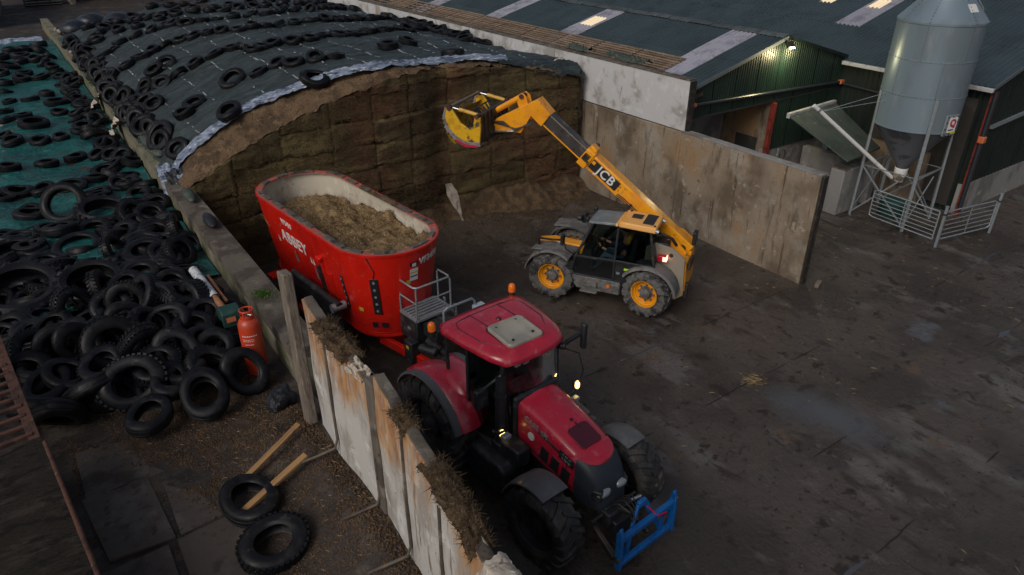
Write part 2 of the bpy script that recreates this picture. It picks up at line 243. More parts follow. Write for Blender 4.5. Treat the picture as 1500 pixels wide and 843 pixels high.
MAT['blue_box'] = M('pale_blue_box', (.36,.43,.52), .5)

for k_, w_ in (('tr_red', .7), ('mx_red', .35), ('jcb', .3), ('tr_grey', .2)):     # lacquer over the paint
    b_ = MAT[k_].node_tree.nodes['Principled BSDF']; b_.inputs['Coat Weight'].default_value = w_; b_.inputs['Coat Roughness'].default_value = .16
MAT['joint'] = M('slab_joint', (.018,.014,.011), .8)
MAT['joint_water'] = M('joint_water', (.075,.08,.088), .12)

# ------------------------------------------------------------------ mesh helpers
class MB:
    def __init__(s): s.bm = bmesh.new()
    def faces(s, vs, fs):
        v = [s.bm.verts.new(p) for p in vs]
        for f in fs:
            try: s.bm.faces.new([v[i] for i in f])
            except ValueError: pass
        return s
    def box(s, c, d, rot=None, mat=None, taper=None):
        hx, hy, hz = d[0]/2, d[1]/2, d[2]/2
        pts = [Vector((x*hx, y*hy, z*hz)) for z in (-1,1) for y in (-1,1) for x in (-1,1)]
        if taper:
            for p in pts:
                if p.z > 0: p.x *= taper[0]; p.y *= taper[1]
        m = Euler(rot).to_matrix() if rot is not None else Matrix.Identity(3)
        pts = [m @ p + Vector(c) for p in pts]
        return s.faces(pts, [(0,2,3,1),(4,5,7,6),(0,1,5,4),(2,6,7,3),(0,4,6,2),(1,3,7,5)])
    def bar(s, p0, p1, w, h, up=(0,0,1)):
        p0 = Vector(p0); p1 = Vector(p1); d = (p1-p0); l = d.length; d.normalize()
        u = Vector(up); sd = d.cross(u)
        if sd.length < 1e-4: sd = d.cross(Vector((1,0,0)))
        sd.normalize(); u = sd.cross(d)
        q = []
        for P in (p0, p1):
            for a, b in ((-1,-1),(1,-1),(1,1),(-1,1)): q.append(P + sd*a*w/2 + u*b*h/2)
        return s.faces(q, [(3,2,1,0),(4,5,6,7),(0,1,5,4),(1,2,6,5),(2,3,7,6),(3,0,4,7)])
    def cyl(s, p0, p1, r0, r1=None, seg=14, cap=True):
        r1 = r0 if r1 is None else r1
        p0 = Vector(p0); p1 = Vector(p1); d = (p1-p0).normalized()
        a = d.orthogonal().normalized(); b = d.cross(a)
        vs = []
        for P, r in ((p0, r0), (p1, r1)):
            for i in range(seg):
                t = 2*math.pi*i/seg; vs.append(P + (a*math.cos(t) + b*math.sin(t))*r)
        fs = [(i, (i+1)%seg, seg+(i+1)%seg, seg+i) for i in range(seg)]
        if cap: fs += [tuple(range(seg-1, -1, -1)), tuple(range(seg, 2*seg))]
        return s.faces(vs, fs)
    def tube(s, pts, r, seg=8, closed=False, radii=None):
        P = [Vector(p) for p in pts]; n = len(P); rings = []
        prev = None
        for i in range(n):
            if closed: t = (P[(i+1)%n]-P[i-1]).normalized()
            else: t = (P[min(i+1, n-1)]-P[max(i-1, 0)]).normalized()
            a = t.orthogonal().normalized() if prev is None else (prev - t*prev.dot(t)).normalized()
            prev = a; b = t.cross(a); rr = radii[i] if radii else r
            rings.append([P[i] + (a*math.cos(2*math.pi*k/seg) + b*math.sin(2*math.pi*k/seg))*rr for k in range(seg)])
        return s.loft(rings, cap=not closed, loop=closed)
    def loft(s, rings, cap=True, loop=False, close_ring=True):
        n = len(rings[0]); vs = [p for r in rings for p in r]; fs = []
        m = len(rings)
        for j in range(m if loop else m-1):
            a = j*n; b = ((j+1) % m)*n
            for i in range(n if close_ring else n-1):
                k = (i+1) % n; fs.append((a+i, a+k, b+k, b+i))
        if cap and not loop and close_ring: fs += [tuple(range(n-1, -1, -1)), tuple(range((m-1)*n, m*n))]
        return s.faces(vs, fs)
    def prism(s, poly, lo, hi, axis='y'):
        f = {'y': lambda u, v, w: (u, w, v), 'x': lambda u, v, w: (w, u, v), 'z': lambda u, v, w: (u, v, w)}[axis]
        r = [[Vector(f(u, v, w)) for u, v in poly] for w in (lo, hi)]
        return s.loft(r)
    def lathe(s, prof, seg=28, axis='z', a0=0, a1=2*math.pi, c=(0,0,0), closed_prof=False):
        full = abs(a1-a0-2*math.pi) < 1e-5; n = seg if full else seg+1
        f = {'z': lambda r, h, t: (r*math.cos(t), r*math.sin(t), h), 'y': lambda r, h, t: (r*math.cos(t), h, r*math.sin(t)), 'x': lambda r, h, t: (h, r*math.cos(t), r*math.sin(t))}[axis]
        rings = []
        for i in range(n):
            t = a0 + (a1-a0)*i/seg
            rings.append([Vector(f(r, h, t)) + Vector(c) for r, h in prof])
        return s.loft(rings, cap=(not full and closed_prof), loop=full, close_ring=closed_prof)
    def sphere(s, c, r, sq=(1,1,1), seg=12, rings=8):
        vs = []; fs = []
        for j in range(rings+1):
            ph = math.pi*j/rings
            for i in range(seg):
                t = 2*math.pi*i/seg
                vs.append(Vector((math.sin(ph)*math.cos(t)*r*sq[0], math.sin(ph)*math.sin(t)*r*sq[1], math.cos(ph)*r*sq[2])) + Vector(c))
        for j in range(rings):
            for i in range(seg):
                k = (i+1) % seg; fs.append((j*seg+i, (j+1)*seg+i, (j+1)*seg+k, j*seg+k))
        s.faces(vs, fs); bmesh.ops.remove_doubles(s.bm, verts=s.bm.verts, dist=1e-5); return s
    def grid(s, fn, nu, nv):
        vs = [Vector(fn(i/nu, j/nv)) for j in range(nv+1) for i in range(nu+1)]
        fs = [(j*(nu+1)+i, j*(nu+1)+i+1, (j+1)*(nu+1)+i+1, (j+1)*(nu+1)+i) for j in range(nv) for i in range(nu)]
        return s.faces(vs, fs)
    def xf(s, m):
        bmesh.ops.transform(s.bm, matrix=m, verts=s.bm.verts); return s
    def mesh(s, name, smooth=35, weld=False):
        if weld: bmesh.ops.remove_doubles(s.bm, verts=s.bm.verts, dist=1e-4)
        bmesh.ops.recalc_face_normals(s.bm, faces=s.bm.faces)
        me = bpy.data.meshes.new(name); s.bm.to_mesh(me); s.bm.free()
        if smooth is not None:
            me.shade_smooth(); me.set_sharp_from_angle(angle=R(smooth))
        return me
    def build(s, name, mat, parent=None, smooth=35, bevel=0, weld=False):
        return link(name, s.mesh(name, smooth, weld), mat, parent, bevel)

def link(name, me, mat, parent=None, bevel=0):
    if not me.materials: me.materials.append(MAT[mat] if isinstance(mat, str) else mat)
    o = bpy.data.objects.new(name, me); col.objects.link(o)
    if parent is not None: o.parent = parent
    if bevel:
        b = o.modifiers.new('bevel', 'BEVEL'); b.width = bevel; b.segments = 2; b.limit_method = 'ANGLE'; b.angle_limit = R(40)
        b.harden_normals = False
    return o
def tag(o, label=None, cat=None, group=None, kind=None):
    if label: o['label'] = label
    if cat: o['category'] = cat
    if group: o['group'] = group
    if kind: o['kind'] = kind
    return o
def thing(name, label, cat, loc=(0,0,0), rz=0, group=None):
    o = bpy.data.objects.new(name, None); col.objects.link(o); o.location = loc; o.rotation_euler = (0,0,rz); o.empty_display_size = .3
    return tag(o, label, cat, group)
def nz3(x, y, z, s=1.0, oct=3):
    return noise.fractal(Vector((x*s, y*s, z*s)), 1.0, 2.0, oct)
def text(name, s, size, mat, parent, loc, xdir, updir, ext=.004, bold=0.0, shear=0, squash=1.0):
    cu = bpy.data.curves.new(name, 'FONT'); cu.body = s; cu.size = size; cu.extrude = ext; cu.offset = bold; cu.space_character = 1.08; cu.align_x = 'CENTER'; cu.align_y = 'CENTER'; cu.shear = shear
    cu.resolution_u = 3
    t = bpy.data.objects.new('tmp', cu); col.objects.link(t)
    bpy.context.view_layer.update()
    me = bpy.data.meshes.new_from_object(t.evaluated_get(bpy.context.evaluated_depsgraph_get()))
    bpy.data.objects.remove(t)
    x = Vector(xdir).normalized(); u = Vector(updir); n = x.cross(u).normalized(); u = n.cross(x)
    m = Matrix(((x.x, u.x, n.x, loc[0]), (x.y, u.y, n.y, loc[1]), (x.z, u.z, n.z, loc[2]), (0,0,0,1))) @ Matrix.Diagonal((squash, 1, 1, 1))
    me.transform(m); me.materials.clear()
    return link(name, me, mat, parent)
import math
def lerp(tab,x):
    if x<=tab[0][0]: return tab[0][1]
    for (a,b),(c_,d) in zip(tab,tab[1:]):
        if x<=c_:
            t=(x-a)/(c_-a); return b+(d-b)*t
    return tab[-1][1]
PROF=[(2.6,2.55),(2.95,2.72),(3.2,3.1),(3.7,3.5),(4.7,4.02),(5.7,4.44),(6.7,4.78),(7.8,5.0),(9,5.03),(10.8,4.96),(13.2,4.72),(15,4.45),(16.4,4.28)]
def clamp_z(x,y):
    z=lerp(PROF,x)
    fall=0.9*max(0.0,(y-20)/27.0)
    left=max(0.0,min(1.0,(x-2.9)/3.0))*max(0.25,min(1.0,(16.0-x)/6.0))
    z-=fall*left*(1.0 if x<10 else 0.8)
    z+=0.05*math.sin(x*1.7+y*0.6)+0.04*math.sin(y*1.35-x*0.5)
    if y>45: z-=(y-45)*0.55*left
    return z
def teal_z(x,y):
    return 2.12+0.10*math.sin(x*0.9+1)*math.sin(y*0.45)+0.06*math.sin(x*2.3+y*1.1)+max(0,(y-17))*0.004
def heap_z(x,y):
    # pile of loose tyres: height above the upper ground
    d=((x-0.9)/1.9)**2+((y-13.2)/3.4)**2
    return 2.0+0.55*math.exp(-d*1.1)
def upper_z(x, y):
    z = 2.0 + 0.03*math.sin(x*1.3+y*.7)
    m = max(0.0, min(1.0, (x-0.9)/1.4)); n = max(0.0, min(1.0, (10.2-y)/2.2))
    z += 0.42*m*m*n
    return z
TYRES = {
'front row': [(6.43,22.96,0.66),(6.99,22.76,0.66),(7.29,22.16,0.66),(7.87,21.87,0.66),(8.53,21.96,0.66),(10.82,22.91,0.7),(11.83,23.44,0.7),(12.04,20.69,0.78),(14.94,24.74,0.78),(15.71,24.87,0.78)],
'second row': [(3.25,27.84,0.66),(3.83,27.88,0.66),(4.36,27.58,0.66),(4.95,27.48,0.66),(5.56,27.38,0.66),(6.17,27.23,0.66),(6.82,27.22,0.66),(7.08,26.74,0.66),(7.22,26.08,0.66),(7.61,26.23,0.66),(8.12,26.63,0.66),(8.77,26.45,0.66),(9.38,26.39,0.66),(9.96,26.72,0.66),(10.61,26.68,0.66),(11.2,26.97,0.66),(11.7,27.43,0.66),(12.26,27.71,0.66),(12.94,27.7,0.66),(13.52,27.93,0.66),(14.01,28.38,0.66),(14.55,28.77,0.66),(15.17,29.03,0.66),(15.78,29.32,0.66),(15.95,29.05,0.66),(15.95,28.45,0.66),(15.95,27.78,0.66),(15.95,27.11,0.66),(15.95,26.45,0.66),(15.95,25.78,0.66),(15.95,25.11,0.66)],
'third row': [(3.36,32.36,0.66),(3.96,32.32,0.66),(4.57,32.57,0.66),(5.12,32.99,0.66),(5.74,33.29,0.66),(6.3,33.08,0.66),(6.74,32.57,0.66),(7.17,32.03,0.66),(7.62,31.5,0.66),(8.09,30.99,0.66),(8.76,31.23,0.66),(9.36,31.58,0.66),(10.02,31.78,0.66),(10.68,31.62,0.66),(11.37,31.54,0.66),(12.05,31.69,0.66),(12.69,31.97,0.66),(13.26,32.39,0.66),(13.91,32.54,0.66),(14.58,32.43,0.66),(15.14,32.86,0.66),(15.69,33.3,0.66),(15.95,33.62,0.66),(15.95,33.73,0.66),(15.95,33.04,0.66),(15.95,32.35,0.66),(15.95,31.67,0.66),(15.95,30.98,0.66),(15.95,30.27,0.66),(15.95,29.57,0.66)],
'fourth row': [(3.02,35.15,0.68),(3.37,35.8,0.68),(3.75,36.45,0.68),(4.18,37.09,0.68),(4.61,37.74,0.68),(5.36,37.78,0.68),(6.08,37.82,0.68),(6.53,37.27,0.68),(6.78,36.54,0.68),(7.16,35.9,0.68),(7.88,35.96,0.68),(8.59,36.24,0.68),(9.37,36.19,0.68),(10.1,35.94,0.68),(10.66,35.4,0.68),(11.21,35.94,0.68),(11.81,36.43,0.68),(12.51,36.65,0.68),(13.26,36.49,0.68),(13.95,36.72,0.68),(14.41,37.35,0.68),(14.87,37.98,0.68),(15.4,38.06,0.68),(15.95,37.56,0.68)],
'fifth row': [(3.25,39.38,0.7),(3.61,40.18,0.7),(3.97,40.98,0.7),(4.32,41.78,0.7),(4.64,42.61,0.7),(4.97,43.43,0.7),(5.44,43.87,0.7),(6.09,43.35,0.7),(6.4,42.53,0.7),(6.73,41.72,0.7),(7.07,40.91,0.7),(7.67,40.33,0.7),(8.39,39.81,0.7),(9.15,39.73,0.7),(9.78,39.34,0.7),(10.5,39.22,0.7),(11.34,39.51,0.7),(11.83,39.04,0.7),(12.44,38.5,0.7),(13.29,38.28,0.7),(13.93,38.81,0.7),(14.53,39.45,0.7),(15.13,40.1,0.7)],
'sixth row': [(3.0,39.82,0.7),(3.98,40.01,0.7),(4.98,40.29,0.7),(5.79,39.94,0.7),(6.88,40.22,0.7),(7.75,40.82,0.7),(8.7,40.81,0.7),(9.66,40.76,0.7),(10.49,40.84,0.7),(11.59,40.88,0.7),(12.65,41.08,0.7),(13.45,41.23,0.7),(14.45,41.01,0.7),(15.24,41.48,0.7)],
'far end row': [(3.0,44.15,0.7),(4.11,44.26,0.7),(5.23,44.15,0.7),(6.3,44.29,0.7),(7.43,44.71,0.7),(8.24,44.27,0.7),(9.1,44.94,0.7),(10.05,44.79,0.7),(10.94,44.8,0.7),(11.86,44.78,0.7),(12.86,45.04,0.7),(13.97,45.22,0.7),(15.1,45.46,0.7)],
'wall edge': [(3.19,22.5,0.7),(3.15,23.13,0.7),(3.12,23.76,0.7),(3.1,24.4,0.7),(3.11,25.03,0.7),(3.12,25.67,0.7),(3.12,26.3,0.7),(3.11,26.93,0.7),(3.11,27.56,0.7),(3.1,28.2,0.7),(3.09,28.83,0.7),(3.08,29.47,0.7),(3.1,30.1,0.7),(3.11,30.74,0.7),(3.12,31.37,0.7),(3.13,32.01,0.7),(3.14,32.64,0.7),(3.15,33.28,0.7),(3.15,33.91,0.7),(3.14,34.55,0.7),(3.13,35.18,0.7),(3.13,35.82,0.7),(3.14,36.45,0.7),(3.14,37.09,0.7),(3.15,37.72,0.7),(3.16,38.36,0.7),(3.16,38.99,0.7),(3.16,39.63,0.7),(3.17,40.26,0.7),(3.17,40.9,0.7),(3.18,41.53,0.7),(3.16,42.17,0.7),(3.14,42.8,0.7),(3.13,43.44,0.7),(3.11,44.07,0.7),(3.05,25.27,0.68),(3.06,26.04,0.68),(3.07,26.8,0.68),(3.08,27.57,0.68),(3.09,28.33,0.68),(3.1,29.1,0.68),(3.11,29.87,0.68),(3.11,30.63,0.68),(3.12,31.4,0.68),(3.12,32.16,0.68),(3.1,32.93,0.68),(3.09,33.69,0.68),(3.07,34.46,0.68)],
'singles': [(3.24,22.69,1.0),(3.1,24.72,0.85),(5.75,23.61,0.85),(4.0,22.67,0.66),(4.43,23.3,0.66),(3.57,26.2,0.75),(3.67,25.42,0.7),(3.19,26.05,0.7),(3.22,28.9,0.75),(3.13,30.29,0.72),(7.08,19.99,0.75),(4.74,20.41,0.8),(3.33,20.86,0.7),(4.48,29.4,0.7),(4.94,29.4,0.7),(3.9,28.18,0.7)],
'teal': [(-0.23,34.84,0.66),(0.47,34.43,0.7),(1.1,35.54,0.64),(1.25,33.0,1.0),(1.94,35.41,0.8),(-0.49,33.21,0.64),(1.21,31.55,0.7),(0.04,31.88,0.68),(-0.49,31.2,0.7),(0.27,29.99,1.15),(1.5,28.52,0.72),(0.9,28.0,0.7),(0.29,28.06,0.78),(-0.47,28.59,0.9),(-0.7,29.64,0.6),(1.04,25.84,0.72),(0.23,25.66,0.8),(-0.75,25.48,0.75),(1.28,23.33,0.8),(0.61,22.78,0.95),(-0.05,22.99,0.8),(-0.67,23.19,0.85),(-1.06,22.87,0.7),(-0.51,20.96,0.85),(1.09,21.31,0.8),(2.07,32.44,0.8),(2.1,31.13,0.8),(2.13,30.17,0.75),(2.15,29.3,0.72),(2.12,28.05,0.75),(2.02,26.28,0.85),(2.03,25.13,0.7),(1.92,24.2,0.85),(2.07,23.03,0.7),(2.0,21.99,0.85),(2.11,20.93,0.75),(1.78,22.28,0.7),(2.35,29.4,0.6),(2.2,26.86,0.6),(0.43,45.94,0.8),(0.02,42.35,1.3),(1.08,46.54,0.8),(0.77,44.31,0.8),(0.77,43.39,0.7),(1.33,43.29,0.75),(1.82,47.7,0.8),(1.68,46.08,0.8),(1.96,43.69,0.8),(1.83,41.57,0.8),(1.98,38.86,0.8),(2.17,37.95,0.8),(2.05,36.24,0.85),(1.21,39.27,0.9),(0.63,40.42,0.75),(0.47,39.46,0.9),(-0.22,39.17,0.7),(-0.2,40.94,0.7),(1.09,35.79,0.6),(-0.29,36.88,0.7),(-0.01,44.86,0.8),(1.65,42.36,0.7),(1.94,40.51,0.75),(1.91,36.92,0.75),(1.98,34.43,0.75)],
'heap': [(1.05,19.93,2.22,1.35,12,'lug'),(0.29,20.61,2.12,1.1,55,'smooth'),(-1.02,18.67,2.13,1.15,8,'smooth'),(-1.01,15.95,2.31,1.75,15,'lug'),(0.24,18.01,2.17,1.1,12,'smooth'),(0.25,15.46,2.51,1.4,12,'lug'),(0.27,16.08,2.34,0.68,10,'car'),(-0.53,21.34,2.12,0.75,8,'car'),(-1.06,19.88,2.12,0.7,10,'car'),(-0.58,19.74,2.12,0.72,8,'car'),(1.06,21.65,2.12,0.8,15,'car'),(1.26,18.35,2.16,0.75,30,'car'),(1.63,19.19,2.13,0.8,40,'car'),(2.0,18.93,2.13,0.78,55,'car'),(2.13,20.16,2.12,0.7,15,'car'),(2.11,20.98,2.12,0.7,10,'car'),(1.91,17.87,2.17,0.8,35,'car'),(2.32,17.37,2.18,0.75,80,'car'),(1.45,16.66,2.28,1.0,12,'car'),(1.47,17.3,2.22,0.66,10,'car'),(0.88,17.17,2.24,0.75,70,'car'),(2.08,16.16,2.27,0.75,45,'car'),(-0.28,17.25,2.19,0.85,25,'car'),(1.12,14.99,2.52,0.78,18,'car'),(1.59,14.71,2.5,0.68,10,'car'),(0.77,14.63,2.56,0.7,15,'car'),(0.38,14.82,2.51,0.8,80,'car'),(-0.16,14.43,2.45,0.8,70,'car'),(-0.1,13.59,2.51,0.8,20,'car'),(0.41,13.8,2.61,0.7,50,'car'),(0.69,13.74,2.65,0.75,75,'car'),(1.02,13.84,2.64,0.8,70,'car'),(1.55,13.47,2.6,0.75,40,'car'),(1.75,13.19,2.56,0.85,82,'car'),(1.24,13.47,2.64,0.7,60,'car'),(0.88,12.62,2.65,0.72,50,'car'),(0.4,13.16,2.63,0.7,30,'car'),(1.5,12.21,2.56,0.7,15,'car'),(-0.6,13.97,2.38,0.75,20,'car'),(-0.38,13.49,2.44,0.75,15,'car'),(-0.9,14.13,2.3,0.75,10,'car'),(-1.3,14.68,2.22,0.8,20,'car'),(0.23,12.4,2.57,1.0,60,'car'),(0.6,12.01,2.58,0.8,70,'car'),(1.09,11.57,2.54,0.8,50,'car'),(1.67,11.49,2.46,0.68,40,'car'),(-0.56,13.15,2.4,0.85,60,'car'),(-0.25,12.9,2.48,0.8,70,'car'),(-1.2,13.55,2.25,0.9,20,'car'),(-0.94,13.24,2.31,0.85,45,'car'),(1.48,11.0,2.43,0.75,30,'car'),(1.91,10.6,2.32,0.8,60,'car'),(-0.54,12.17,2.38,0.75,15,'car'),(-0.25,11.45,2.39,0.85,45,'car'),(0.31,11.19,2.45,0.95,55,'car'),(0.82,10.92,2.45,0.7,20,'car'),(1.19,10.32,2.36,0.82,30,'car'),(0.35,10.28,2.33,0.72,8,'car'),(-0.77,11.12,2.27,0.85,50,'car'),(-1.01,11.39,2.25,0.8,75,'car'),(-1.15,12.69,2.27,1.0,35,'car'),(1.64,12.79,2.58,0.72,25,'car'),(1.8,12.62,2.53,0.7,40,'car'),(1.15,12.56,2.64,0.75,30,'car'),(1.79,16.37,2.28,0.7,20,'car'),(0.71,18.99,2.14,0.75,20,'car'),(-0.52,16.18,2.24,0.8,15,'car'),(0.59,12.93,2.65,0.75,65,'car'),(-0.03,11.97,2.47,0.75,30,'car'),(0.72,11.39,2.51,0.8,25,'car'),(1.1,10.98,2.46,0.7,15,'car'),(-0.86,12.12,2.31,0.85,20,'car'),(1.56,14.0,2.57,0.72,20,'car'),(1.56,11.71,2.5,0.7,35,'car')],
}
# ------------------------------------------------------------------ ground
def flat_ground(name, x0, x1, y0, y1, nx, ny, zf, mat):
    o = MB().grid(lambda u, v: (x0+(x1-x0)*u, y0+(y1-y0)*v, zf(x0+(x1-x0)*u, y0+(y1-y0)*v)), nx, ny).build(name, mat, smooth=60)
    return tag(o, kind='structure')
def yard_z(x, y):
    return 0.018*nz3(x, y, 0, .5) + 0.006*nz3(x, y, 5, 2.5)
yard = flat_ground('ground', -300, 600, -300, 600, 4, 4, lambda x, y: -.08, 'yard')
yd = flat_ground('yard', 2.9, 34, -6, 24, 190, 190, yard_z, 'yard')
ug = flat_ground('upper_ground', -30, 2.72, -6, 60, 110, 220, lambda x, y: upper_z(x, y)+.012*nz3(x, y, 2, 1.6), 'upper')
# far yard beyond the clamp, on the upper level
fy = flat_ground('far_yard', -40, 60, 57.5, 140, 4, 4, lambda x, y: 1.9, 'upper')
MB().prism([(-6,-.5),(57.5,-.5),(57.5,1.95),(-6,1.95)], 2.55, 2.64, 'x').build('bank', 'upper')['kind'] = 'structure'

# joints between the cast bays of the yard, broken where mud fills them, wet in places
rj = random.Random(31)
for yj, xa_, xb_ in ((9.67,5.5,16.3),(7.45,7.5,30),(5.2,7,30),(3.25,8,30),(1.2,9,26)):
    x = xa_
    while x < xb_:
        l = rj.uniform(.5, 2.2); kind_ = rj.random()
        if kind_ < .72:
            w0 = rj.uniform(.012, .028) if kind_ > .16 else rj.uniform(.04, .09); n = int(l*7)+2
            ring = lambda k: [Vector((x+l*k/n, yj+.03*nz3(x+l*k/n, yj, 1, 1.5)+sg*w0*(.55+.6*abs(nz3((x+l*k/n)*3, sg, yj)))*math.sin(math.pi*min(1, max(0, k/n))*.98+.03)**.4, yard_z(x+l*k/n, yj)+.005)) for sg in (-1, 1)]
            MB().loft([ring(k) for k in range(n+1)], close_ring=False, cap=False).build('slab_joint', 'joint' if kind_ > .16 else 'joint_water', yd, smooth=None)
        x += l+rj.uniform(.1, .5)

# loose dirt, straw crumbs and mud on the ground (uncountable)
def scatter(name, n, fn, size, mat, seed, flat=.5, straw=False):
    rnd = random.Random(seed); vs = []; fs = []
    for i in range(n):
        x, y, z = fn(rnd); s = size*rnd.uniform(.4, 1.5); a = rnd.uniform(0, 6.28); k = len(vs)
        if straw:
            l = s*3; dx, dy = math.cos(a)*l, math.sin(a)*l; w = s*.16
            vs += [(x-dx, y-dy, z+.004), (x+dx, y+dy, z+.006+s*.5*rnd.random()), (x-dy*w/l*1.2, y+dx*w/l*1.2, z+.012+w)]
            fs += [(k, k+1, k+2)]
        else:
            pts = [(math.cos(a+2.1*j)*s*rnd.uniform(.6,1.1), math.sin(a+2.1*j)*s*rnd.uniform(.6,1.1)) for j in range(3)]
            vs += [(x+p[0], y+p[1], z-.004) for p in pts] + [(x, y, z+s*flat*rnd.uniform(.6,1.2))]
            fs += [(k, k+1, k+3), (k+1, k+2, k+3), (k+2, k, k+3)]
    me = bpy.data.meshes.new(name); me.from_pydata(vs, [], fs); me.update()
    return tag(link(name, me, mat), kind='stuff')
def in_yard(r):
    while True:
        x, y = r.uniform(5, 24), r.uniform(0, 17)
        if nz3(x, y, 3, .45) > .08: return x, y, yard_z(x, y)
tag(scatter('mud_clods', 2600, in_yard, .022, 'mudclod', 5, .5), 'dark mud clods trodden across the wet concrete yard', 'mud')
tag(scatter('straw_wisps', 700, in_yard, .022, 'straw', 6, straw=True), 'thin straw wisps blown across the wet concrete yard', 'straw')
def big_clods(r):
    while True:
        x, y = r.uniform(7, 20), r.uniform(1, 9)
        if nz3(x, y, 6, .6) > .18: return x, y, yard_z(x, y)
tag(scatter('mud_clumps', 130, big_clods, .075, 'mudclod', 15, .35), 'larger dark mud clumps dropped in front of the tractor', 'mud')
def straw_spot(r): x, y = r.gauss(11.65, .16), r.gauss(7.45, .12); return x, y, yard_z(x, y)
tag(scatter('straw_patch', 240, straw_spot, .02, 'straw', 16, straw=True), 'small patch of pale spilled straw in the middle of the yard', 'straw')
def by_face(r):
    x = r.uniform(6.5, 16.2); y = 18.6 - abs(r.gauss(0, 1.1)); return x, y, yard_z(x, y)
tag(scatter('spilled_silage', 6000, by_face, .03, 'silage_loose', 7, .6), 'loose silage crumbs spilled along the foot of the cut face', 'silage')
def by_panels(r):
    while True:
        x, y = r.uniform(-.8, 2.4), r.uniform(5, 12)
        w = max(0, min(1, (x+.1)/1.2))*.8 + (.5 if y > 8.3 else 0) + (0.7 if (y > 10 and x < .9 and nz3(x, y, 1, .9) > 0) else 0)
        if r.random() < w and nz3(x, y, 8, .8) > -.28: return x, y, upper_z(x, y)+.012*nz3(x, y, 2, 1.6)
tag(scatter('spilled_feed', 22000, by_panels, .022, 'straw_dirt', 8, .7), 'brown crumbs of spilled feed lying along the lime stained panel wall', 'feed')
tag(scatter('feed_straw', 800, by_panels, .013, 'straw', 9, straw=True), 'short straw bits mixed in the brown crumbs beside the panel wall', 'straw')

# slabs of the left hand pavement that can be told apart
def slab(x0, y0, x1, y1, dz):
    j = lambda: random.uniform(-.08, .08)
    z = 2.0
    b = MB(); p = [(x0+j(), y0+j()), (x1+j(), y0+j()), (x1+j(), y1+j()), (x0+j(), y1+j())]
    b.loft([[Vector((q[0], q[1], z-.05)) for q in p], [Vector((q[0], q[1], z+.028+dz)) for q in p]])
    return b.build('concrete_slab', 'slab', ug, bevel=.012)
for y0, y1 in ((5.2,6.6),(6.62,7.9),(7.92,9.3),(9.32,10.4)):
    for x0, x1 in ((-.72,.12),(.14,.95)):
        slab(x0+.02, y0, x1, y1-.02, random.uniform(-.022,-.008))

# ------------------------------------------------------------------ left bunker wall
lw = thing('bunker_wall', 'low mossy concrete bunker wall with a dirty flat top, left of the silage', 'wall', (2.66, 0, 0))
ys = [10.3, 16.4, 20.2, 25.5, 31, 37, 43, 50, 57]
for a, b in zip(ys, ys[1:]):
    w = .52 if a < 20 else (.36 if a < 40 else .42)
    MB().box((w/2, (a+b)/2, 1.2), (w, b-a-.015, 2.4+.0)).build('wall_section', 'conc_old', lw, bevel=.02)
    o = MB()
    o.grid(lambda u, v: (w*u, a+.01+(b-a-.02)*v, 2.40+.235+.03*nz3(u*w*2, a+(b-a)*v, 1, 1.2)*(1 if .05<u<.95 else .2)), 5, int((b-a)*3))
    bm_ = o.bm; g = [f for f in bm_.faces]
    ex = bmesh.ops.extrude_face_region(bm_, geom=g)
    for v in ex['geom']:
        if isinstance(v, bmesh.types.BMVert): v.co.z = 2.40
    o.build('wall_top', 'conc_top' if a < 20 else 'conc_old', lw, smooth=50)

# things lying on that wall
def lumpy(mb_c, r, sq, amp, sc, seed, seg=18, rings=12):
    b = MB().sphere((0,0,0), r, sq, seg, rings)
    for v in b.bm.verts:
        n = v.co.normalized(); v.co += n*amp*nz3(v.co.x+seed, v.co.y, v.co.z, sc)
    return b.xf(Matrix.Translation(mb_c))
for loc, lab, mt in (((2.93,18.5,2.76), 'dark green filled bag lying on the wall top near the silage', 'green_bag'), ((2.93,16.6,2.75), 'shiny black bag lying on the wall top nearer the tyres', 'black_plastic')):
    b = lumpy((0,0,0), .16, (.85,2.9,.62), .03, 3, loc[1])
    o = b.build('ballast_bag', mt, smooth=60); o.location = loc; o.rotation_euler = (0,0,R(-3))
    tag(o, lab, 'bag', 'bags on the wall top')
# moss tuft on the wall
vs = []; fs = []
rm = random.Random(4)
for i in range(900):
    a = rm.uniform(0, 6.28); rr = abs(rm.gauss(0, .16)); x, y = math.cos(a)*rr*.8, math.sin(a)*rr*1.25; h = rm.uniform(.02, .09)*max(.3, 1-rr*2.2)
    k = len(vs); d = rm.uniform(0, 6.28); vs += [(x-.012*math.cos(d), y-.012*math.sin(d), 0), (x+.012*math.cos(d), y+.012*math.sin(d), 0), (x+rm.uniform(-.03,.03), y+rm.uniform(-.03,.03), h)]; fs.append((k, k+1, k+2))
me = bpy.data.meshes.new('moss_tuft'); me.from_pydata(vs, [], fs)
o = link('moss_tuft', me, 'moss'); o.location = (2.86, 12.55, 2.63); tag(o, 'bright green moss tuft growing on the low wall top', 'moss')

